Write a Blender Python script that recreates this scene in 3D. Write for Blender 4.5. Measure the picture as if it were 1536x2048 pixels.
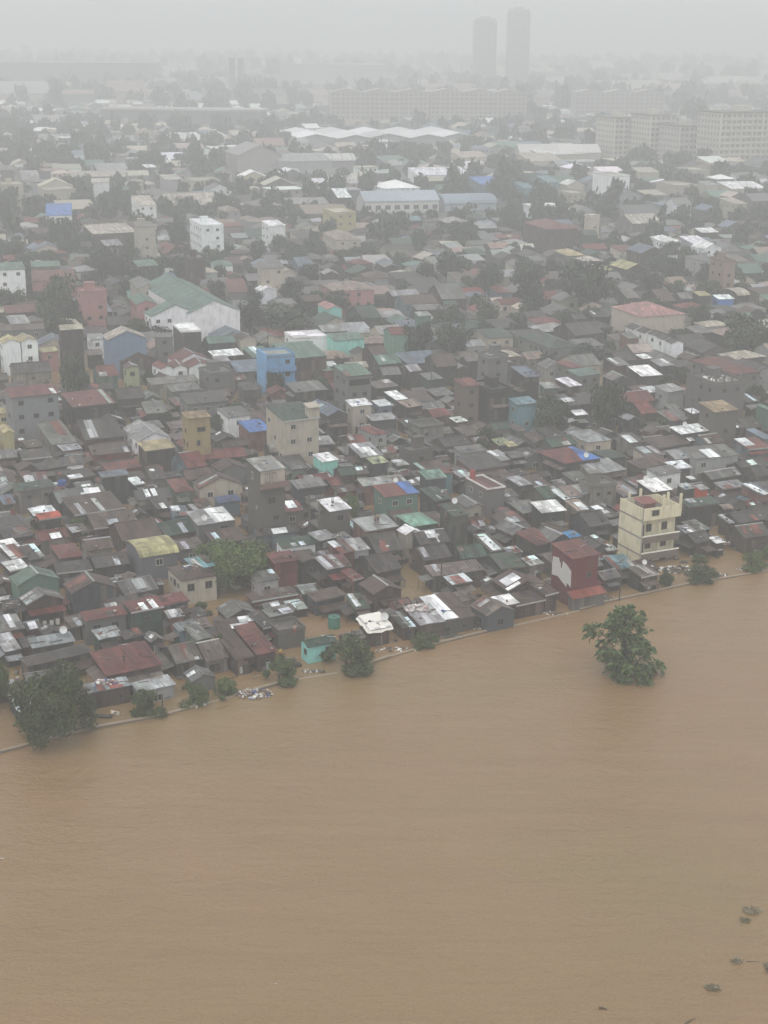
import bpy, bmesh, math, random
import numpy as np
from mathutils import Matrix, Vector, Euler
for o in list(bpy.data.objects): bpy.data.objects.remove(o)
SC = bpy.context.scene
COL = SC.collection
R = math.radians

# ------------------------------------------------------------------ camera, sky, sun, exposure
cam_d = bpy.data.cameras.new('camera'); cam = bpy.data.objects.new('camera', cam_d); COL.objects.link(cam)
cam_d.sensor_fit = 'VERTICAL'; cam_d.sensor_height = 36.0; cam_d.lens = 52.0
cam_d.clip_start = 1.0; cam_d.clip_end = 20000.0
cam.matrix_world = Matrix.Translation((0, 0, 80)) @ Matrix.Rotation(R(72), 4, 'X') @ Matrix.Rotation(R(0.5), 4, 'Z')
SC.camera = cam
W = bpy.data.worlds.new('World'); SC.world = W; W.use_nodes = True
nt = W.node_tree; nt.nodes.clear()
sky = nt.nodes.new('ShaderNodeTexSky'); sky.sky_type = 'NISHITA'; sky.sun_disc = False
sky.sun_elevation = R(58); sky.sun_rotation = R(200); sky.dust_density = 6.0; sky.air_density = 1.0; sky.ozone_density = 1.0
hs = nt.nodes.new('ShaderNodeHueSaturation'); hs.inputs['Saturation'].default_value = 0.06
bgd = nt.nodes.new('ShaderNodeBackground'); bgd.inputs['Strength'].default_value = 0.15
wo = nt.nodes.new('ShaderNodeOutputWorld')
cl = nt.nodes.new('ShaderNodeMix'); cl.data_type = 'RGBA'; cl.inputs[0].default_value = 0.5; cl.inputs[7].default_value = (9.0, 9.2, 9.35, 1)   # even overcast layer
nt.links.new(sky.outputs[0], hs.inputs['Color']); nt.links.new(hs.outputs[0], cl.inputs[6]); nt.links.new(cl.outputs[2], bgd.inputs[0]); nt.links.new(bgd.outputs[0], wo.inputs[0])
sun_d = bpy.data.lights.new('sun', 'SUN'); sun_d.energy = 0.5; sun_d.angle = R(40); sun_d.color = (1.0, 0.97, 0.93)
sun = bpy.data.objects.new('sun', sun_d); COL.objects.link(sun)
sun.rotation_euler = Euler((R(32), 0, R(-20)))
vs = SC.view_settings; vs.view_transform = 'Standard'; vs.look = 'None'; vs.gamma = 1.0; vs.use_curve_mapping = False
vs.exposure = 0.0
cy = SC.cycles; cy.use_denoising = True
cy.max_bounces = 5; cy.diffuse_bounces = 2; cy.glossy_bounces = 2; cy.volume_bounces = 1; cy.transparent_max_bounces = 8
HAZE = 0.0009

# ------------------------------------------------------------------ helpers
def tag(o, label=None, cat=None, group=None, kind=None):
    if label: o['label'] = label
    if cat: o['category'] = cat
    if group: o['group'] = group
    if kind: o['kind'] = kind
    return o
class MB:
    def __init__(s): s.v = []; s.f = []; s.m = []
    def add(s, vs_, fs, m=0):
        n = len(s.v); s.v += [tuple(p) for p in vs_]
        for f in fs: s.f.append(tuple(i + n for i in f)); s.m.append(m)
        return s
    def box(s, x0, y0, z0, x1, y1, z1, m=0):
        return s.add([(x0,y0,z0),(x1,y0,z0),(x1,y1,z0),(x0,y1,z0),(x0,y0,z1),(x1,y0,z1),(x1,y1,z1),(x0,y1,z1)],
                     [(0,3,2,1),(4,5,6,7),(0,1,5,4),(1,2,6,5),(2,3,7,6),(3,0,4,7)], m)
    def slab(s, polys, t, m=0):
        """closed slab under the given top polygons (lists of 3D points), thickness t"""
        idx = {}; top = []
        def k(p): return tuple(round(c, 4) for c in p)
        for p in polys:
            for q in p:
                if k(q) not in idx: idx[k(q)] = len(top); top.append(q)
        n = len(top); vv = top + [(x, y, z - t) for x, y, z in top]; fs = []; ed = {}
        for p in polys:
            f = [idx[k(q)] for q in p]; fs.append(tuple(f)); fs.append(tuple(i + n for i in reversed(f)))
            for a, b in zip(f, f[1:] + f[:1]): ed[(a, b)] = 1
        for a, b in ed:
            if (b, a) not in ed: fs.append((b, a, a + n, b + n))
        return s.add(vv, fs, m)
    def tube(s, p, q, r0, r1=None, n=6, m=0):
        r1 = r0 if r1 is None else r1
        p, q = Vector(p), Vector(q); d = (q - p)
        a = d.orthogonal().normalized(); b = d.normalized().cross(a); vv = []
        for c, r in ((p, r0), (q, r1)):
            for i in range(n):
                t = 2 * math.pi * i / n; vv.append(c + a * r * math.cos(t) + b * r * math.sin(t))
        fs = [(i, (i + 1) % n, n + (i + 1) % n, n + i) for i in range(n)] + [tuple(range(n - 1, -1, -1)), tuple(range(n, 2 * n))]
        return s.add(vv, fs, m)
    def mesh(s, name, mats):
        me = bpy.data.meshes.new(name); me.from_pydata(s.v, [], s.f)
        for m in (mats if isinstance(mats, (list, tuple)) else [mats]): me.materials.append(m)
        if any(s.m): me.polygons.foreach_set('material_index', s.m)
        me.update(); return me
def obj(name, me, parent=None, loc=None, rot=None, scale=None, color=None):
    o = bpy.data.objects.new(name, me); COL.objects.link(o)
    if parent: o.parent = parent
    if loc is not None: o.location = loc
    if rot is not None: o.rotation_euler = rot
    if scale is not None: o.scale = scale
    if color is not None: o.color = (*color[:3], 1.0)
    return o
def empty(name, loc, yaw=0.0):
    o = bpy.data.objects.new(name, None); COL.objects.link(o); o.location = loc; o.rotation_euler = (0, 0, yaw); o.empty_display_size = 0.5
    return o
# ------------------------------------------------------------------ materials
class N:
    def __init__(s, name):
        s.m = bpy.data.materials.new(name); s.m.use_nodes = True; s.t = s.m.node_tree; s.t.nodes.clear()
        s.out = s.n('OutputMaterial'); s.b = s.n('BsdfPrincipled'); s.t.links.new(s.b.outputs[0], s.out.inputs[0])
    def n(s, k, **kw):
        x = s.t.nodes.new('ShaderNode' + k)
        for a, v in kw.items(): setattr(x, a, v)
        return x
    def l(s, a, b): s.t.links.new(a, b)
    def math(s, op, a, b=None):
        x = s.n('Math', operation=op)
        for i, v in enumerate((a, b)):
            if v is None: continue
            if isinstance(v, (int, float)): x.inputs[i].default_value = v
            else: s.l(v, x.inputs[i])
        return x.outputs[0]
    def mix(s, fac, a, b, mode='MIX'):
        x = s.n('Mix', data_type='RGBA', blend_type=mode)
        for i, v in ((0, fac), (6, a), (7, b)):
            if isinstance(v, (int, float)): x.inputs[i].default_value = v
            elif isinstance(v, tuple): x.inputs[i].default_value = (*v, 1)
            else: s.l(v, x.inputs[i])
        return x.outputs[2]
    def ramp(s, v, a, b):
        x = s.n('MapRange'); x.inputs[1].default_value = a; x.inputs[2].default_value = b; s.l(v, x.inputs[0]); return x.outputs[0]
    def noise(s, vec, scale, detail=3.0, w=None):
        x = s.n('TexNoise', noise_dimensions='4D' if w is not None else '3D'); x.inputs['Scale'].default_value = scale; x.inputs['Detail'].default_value = detail
        s.l(vec, x.inputs['Vector'])
        if w is not None: s.l(w, x.inputs['W'])
        return x.outputs[0]
    def mapping(s, vec, scale):
        x = s.n('Mapping'); x.inputs['Scale'].default_value = scale; s.l(vec, x.inputs[0]); return x.outputs[0]
    def setb(s, **kw):
        for k, v in kw.items():
            i = s.b.inputs[k.replace('_', ' ')]
            if hasattr(v, 'is_output'): s.l(v, i)
            elif isinstance(v, tuple): i.default_value = (*v, 1)
            else: i.default_value = v
        return s
def grey(v, mat):  # scalar socket to colour multiplier
    c = mat.n('CombineColor'); [mat.l(v, c.inputs[i]) for i in range(3)]; return c.outputs[0]
def tin_mat(name, cell, axis, rust):
    m = N(name); oi = m.n('ObjectInfo'); tc = m.n('TexCoord').outputs['Object']; rnd = oi.outputs['Random']
    off = m.math('MULTIPLY', rnd, 37.0)
    fl = m.n('VectorMath', operation='FLOOR'); m.l(m.mapping(tc, (1 / cell[0], 1 / cell[1], 0.01)), fl.inputs[0])
    wn = m.n('TexWhiteNoise', noise_dimensions='4D'); m.l(fl.outputs[0], wn.inputs['Vector']); m.l(off, wn.inputs['W'])
    tone = m.math('MULTIPLY_ADD', wn.outputs['Value'], 0.8); tone.node.inputs[2].default_value = 0.55
    st = m.noise(m.mapping(tc, (3.5, 0.45, 1) if axis == 0 else (0.45, 3.5, 1)), 1.6, 4, off)
    tone2 = m.math('MULTIPLY', tone, m.math('ADD', m.math('MULTIPLY', m.ramp(st, 0.3, 0.7), 0.6), 0.68))
    c = m.mix(1.0, oi.outputs['Color'], grey(tone2, m), 'MULTIPLY')
    rn = m.ramp(m.noise(tc, 0.75, 5, off), 0.47, 0.68)
    rf = m.math('MULTIPLY', m.math('MULTIPLY', rn, rust), m.math('ADD', m.math('MULTIPLY', wn.outputs['Value'], 0.8), 0.25))
    c = m.mix(rf, c, (0.085, 0.05, 0.038))
    fine = m.ramp(m.noise(tc, 5.0, 3, off), 0.62, 0.72)
    c = m.mix(m.math('MULTIPLY', fine, 0.25), c, (0.06, 0.055, 0.05))
    wv = m.n('TexWave', wave_type='BANDS', bands_direction='X' if axis == 0 else 'Y'); wv.inputs['Scale'].default_value = 1.1; wv.inputs['Distortion'].default_value = 0.15
    m.l(tc, wv.inputs[0])
    bp = m.n('Bump'); bp.inputs['Strength'].default_value = 0.6; bp.inputs['Distance'].default_value = 0.08; m.l(wv.outputs['Fac'], bp.inputs['Height'])
    m.setb(Base_Color=c, Roughness=m.math('ADD', m.math('MULTIPLY', st, 0.4), 0.28), Specular_IOR_Level=0.35, Normal=bp.outputs[0])
    return m.m
def wall_mat(name, panel):
    m = N(name); oi = m.n('ObjectInfo'); tc = m.n('TexCoord').outputs['Object']; off = m.math('MULTIPLY', oi.outputs['Random'], 53.0)
    c = oi.outputs['Color']
    if panel:
        fl = m.n('VectorMath', operation='FLOOR'); m.l(m.mapping(tc, (1.1, 1.1, 0.42)), fl.inputs[0])
        wn = m.n('TexWhiteNoise', noise_dimensions='4D'); m.l(fl.outputs[0], wn.inputs['Vector']); m.l(off, wn.inputs['W'])
        t = m.math('MULTIPLY_ADD', wn.outputs['Value'], 0.75); t.node.inputs[2].default_value = 0.6
        c = m.mix(1.0, c, grey(t, m), 'MULTIPLY')
        c = m.mix(m.math('MULTIPLY', m.ramp(wn.outputs['Value'], 0.9, 0.95), 0.5), c, (0.17, 0.13, 0.1))
    s1 = m.noise(m.mapping(tc, (1.6, 1.6, 0.22)), 1.3, 5, off)
    s2 = m.noise(tc, 0.5, 3, off)
    c = m.mix(m.math('MULTIPLY', m.ramp(s1, 0.5, 0.75), 0.55 if panel else 0.32), c, (0.05, 0.045, 0.04))
    c = m.mix(m.math('MULTIPLY', m.ramp(s2, 0.5, 0.7), 0.25), c, (0.11, 0.095, 0.08))
    m.setb(Base_Color=c, Roughness=0.75, Specular_IOR_Level=0.25)
    return m.m
def flat_mat(name, col, rough=0.6, var=0.25, scale=1.2, spec=0.3, objcol=False):
    m = N(name); tc = m.n('TexCoord').outputs['Object']; oi = m.n('ObjectInfo'); off = m.math('MULTIPLY', oi.outputs['Random'], 29.0)
    nz = m.noise(tc, scale, 4, off)
    t = m.math('ADD', m.math('MULTIPLY', nz, 2 * var), 1 - var)
    c = m.mix(1.0, oi.outputs['Color'] if objcol else col, grey(t, m), 'MULTIPLY')
    m.setb(Base_Color=c, Roughness=rough, Specular_IOR_Level=spec)
    return m.m
def leaf_mat(name, c0, c1):
    m = N(name); tc = m.n('TexCoord').outputs['Object']; oi = m.n('ObjectInfo'); geo = m.n('NewGeometry')
    nz = m.noise(tc, 3.0, 2, m.math('MULTIPLY', oi.outputs['Random'], 31.0))
    r = m.math('ADD', m.math('MULTIPLY', nz, 0.7), m.math('MULTIPLY', geo.outputs['Random Per Island'], 0.5))
    c = m.mix(m.ramp(r, 0.3, 0.85), c0, c1)
    hsv = m.n('HueSaturation'); m.l(c, hsv.inputs['Color']); m.l(m.math('ADD', m.math('MULTIPLY', oi.outputs['Random'], 0.7), 0.65), hsv.inputs['Value'])
    m.setb(Base_Color=hsv.outputs[0], Roughness=0.55, Specular_IOR_Level=0.25)
    return m.m
TIN = tin_mat('tin_roof', (0.85, 2.6), 0, 0.75); TINV = tin_mat('tin_roof_cross', (2.6, 0.85), 1, 0.75); SHEET = tin_mat('tin_sheet', (40.0, 40.0), 0, 0.3)
PLANK = wall_mat('shanty_wall', True); PLASTER = wall_mat('plaster_wall', False)
CONC = flat_mat('concrete', (0.15, 0.138, 0.122), 0.8, 0.35, 0.8); CLOTH = flat_mat('painted_surface', None, 0.65, 0.12, 1.5, 0.3, True)
GLASS = flat_mat('dark_window', (0.018, 0.02, 0.022), 0.15, 0.3, 1.0, 0.5); FRAME = flat_mat('window_frame', (0.11, 0.1, 0.09), 0.6, 0.2)
FRAMEW = flat_mat('window_frame_white', (0.4, 0.39, 0.36), 0.6, 0.15)
WOOD = flat_mat('wet_wood', (0.07, 0.052, 0.04), 0.7, 0.4, 2.0); BARK = flat_mat('bark', (0.06, 0.05, 0.04), 0.85, 0.4, 3.0)
METAL = flat_mat('grey_metal', (0.35, 0.36, 0.36), 0.4, 0.2)
LEAF = leaf_mat('leaves_near', (0.026, 0.045, 0.013), (0.105, 0.145, 0.042)); LEAFY = leaf_mat('leaves_bush', (0.026, 0.045, 0.014), (0.1, 0.135, 0.045)); LEAFT = leaf_mat('leaves_river', (0.026, 0.05, 0.018), (0.11, 0.16, 0.055))
LEAFF = leaf_mat('leaves_far', (0.02, 0.03, 0.017), (0.05, 0.068, 0.035))
PAL = dict(R=(.19,.052,.044), D=(.1,.066,.057), G=(.2,.2,.192), L=(.44,.45,.45), W=(.8,.82,.83), T=(.14,.25,.2), N=(.045,.088,.065), B=(.06,.17,.47),
  Y=(.6,.53,.28), S=(.18,.23,.3), K=(.075,.07,.067), A=(.5,.33,.13), C=(.17,.33,.38), H=(.47,.52,.3), J=(.22,.42,.32), E=(.38,.28,.23), P=(.5,.25,.235),
  V=(.62,.56,.46), Q=(.15,.137,.122), I=(.27,.3,.31), X=(.06,.28,.58), F=(.17,.14,.125), M=(.26,.6,.54), U=(.19,.15,.125), Z=(.19,.04,.042), O=(.6,.1,.05))
PAL['3'] = (.1,.115,.13); PAL['4'] = (.19,.2,.22); PAL['5'] = (.27,.285,.31); PAL['6'] = (.05,.08,.2); PAL['1'] = (.21,.29,.42); PAL['2'] = (.13,.3,.52); PAL['A'] = (.42,.31,.16)
PAL = {k: (v if k in 'WBXM2' else tuple(x * .68 for x in v)) for k, v in PAL.items()}
SHEETC = [(.62,.77,.78), (.45,.46,.46), (.3,.31,.31), (.15,.1,.085), (.1,.085,.08), (.2,.07,.055), (.36,.38,.4)]
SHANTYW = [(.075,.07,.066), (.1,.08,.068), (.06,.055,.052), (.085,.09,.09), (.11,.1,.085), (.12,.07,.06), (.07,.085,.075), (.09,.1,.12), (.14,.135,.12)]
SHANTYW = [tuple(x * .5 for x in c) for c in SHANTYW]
# shared unit meshes
UB = MB().box(-.5, -.5, 0, .5, .5, 1).mesh('unit_sheet', SHEET)
UBW = MB().box(-.5, -.5, 0, .5, .5, 1).mesh('unit_panel', PLANK)
UBC = MB().box(-.5, -.5, 0, .5, .5, 1).mesh('unit_painted', CLOTH)
def window_mesh(fm):
    b = MB(); b.box(-.5,-.06,-.5,-.42,.02,.5).box(.42,-.06,-.5,.5,.02,.5).box(-.42,-.06,.42,.42,.02,.5).box(-.42,-.09,-.5,.42,.02,-.42).box(-.03,-.05,-.42,.03,.02,.42)
    f = b.mesh('window_frame', fm)
    b.box(-.42,-.02,-.42,.42,.02,.42,1); return b.mesh('window', [fm, GLASS]), f
WIN, WINF = window_mesh(FRAME); WINW, WINWF = window_mesh(FRAMEW)
PANE = MB().box(-.419,-.021,-.419,.419,.021,.419).mesh('pane', GLASS)
def window(mesh, root, loc, rot, scale, split):
    if not split: return obj('window', mesh, root, loc, rot, scale)
    w_ = obj('window', WINWF if mesh is WINW else WINF, root, loc, rot, scale); obj('pane', PANE, w_); return w_
DOOR = MB().box(-.5,-.04,0,.5,.02,1).box(-.42,-.06,.08,.42,-.035,.92).mesh('door', WOOD)
PITCH = dict(m=.14, g=.42, h=.34, b=.3)

KINDS = ['tin_roof_shack', 'tin_roof_house', 'concrete_house', 'lean_to_shed', 'block_building', 'broadleaf_tree', 'shrub']
ROOF_WORDS = {'R': 'rust-red', 'D': 'dark brown', 'G': 'grey', 'L': 'pale zinc', 'W': 'white', 'T': 'green', 'N': 'dark green', 'B': 'blue', 'Y': 'pale yellow', 'S': 'slate-blue', 'K': 'charcoal', 'A': 'tan', 'C': 'pale teal', 'H': 'pale lime', 'J': 'pale green', 'E': 'faded peach', 'P': 'mauve', 'V': 'off-white', 'Q': 'concrete-grey', 'I': 'smooth grey', 'X': 'sky-blue', 'F': 'rust-mottled grey', 'O': 'orange', '6': 'dark blue'}
SHAPE_WORDS = {'m': 'slanted', 'gu': 'gabled', 'gv': 'gabled', 'hu': 'hipped', 'hv': 'hipped', 'f': 'flat', 'p': 'sunken', 'bu': 'curved', 'bv': 'curved'}
REFS = ['the pale yellow two-storey house',
  'the ochre tower house',
  'the slate-topped dark box house',
  'the half-white zinc roof',
  'the yellow barrel roof',
  'the orange tarpaulin',
  'the dark blue tarpaulin',
  'the teal gable house',
  'the brown gable house',
  'the cream stucco house',
  'the bright blue tarpaulin roof',
  'the grey concrete tower',
  'the red roof with blue end',
  'the white-edged red roof',
  'the dark green topped box house',
  'the zinc deck with two people',
  'the pale green tarpaulin roof',
  'the white narrow gable house',
  'the white-topped block house',
  'the tall red box house',
  'the brown hut by the flooded lane',
  'the striped zinc awning',
  'the wide white roof',
  'the red and blue hipped roof',
  'the big white slanted roof',
  'the orange walled house',
  'the sky-blue roof panel',
  'the red house with torn sheet',
  'the striped rusty shack',
  'the patched plank house',
  'the plain red roof',
  'the red roof with white panel',
  'the smooth grey roof',
  'the big red waterfront roof',
  'the patchwork shed',
  'the red end of the long roof',
  'the patchy brown roof',
  'the turquoise waterside house',
  'the white tarpaulin hut',
  'the blue-grey plank shack',
  'the big dark waterside roof',
  'the trash-covered roof',
  'the white school block',
  'the pink box building',
  'the big green hall',
  'the steel-blue gable hall',
  'the dark windowless tower',
  'the pale lime house',
  'the blue-grey red-roofed house',
  'the wide red roof with orange patch',
  'the narrow cream slab house',
  'the peach hipped house',
  'the mint gable end',
  'the teal slab house',
  'the mint walled house',
  'the lime walled house',
  'the large green slanted roof',
  'the bright blue house',
  'the grey house with green roof',
  'the tall red-topped house',
  'the cream house with white canopy',
  'the cream block with planted roof',
  'the slate gable house',
  'the pale yellow gable roof',
  'the blue church roof',
  'the peach apartment block',
  'the cream hall with mauve roof',
  'the olive hipped roof',
  'the largest red hipped roof',
  'the unfinished grey block',
  'the orange deck house',
  'the teal two-storey house',
  'the white five-storey house',
  'the hazy rose building',
  'the long white house',
  'the cream four-storey block',
  'the lone tree in the river']
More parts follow.
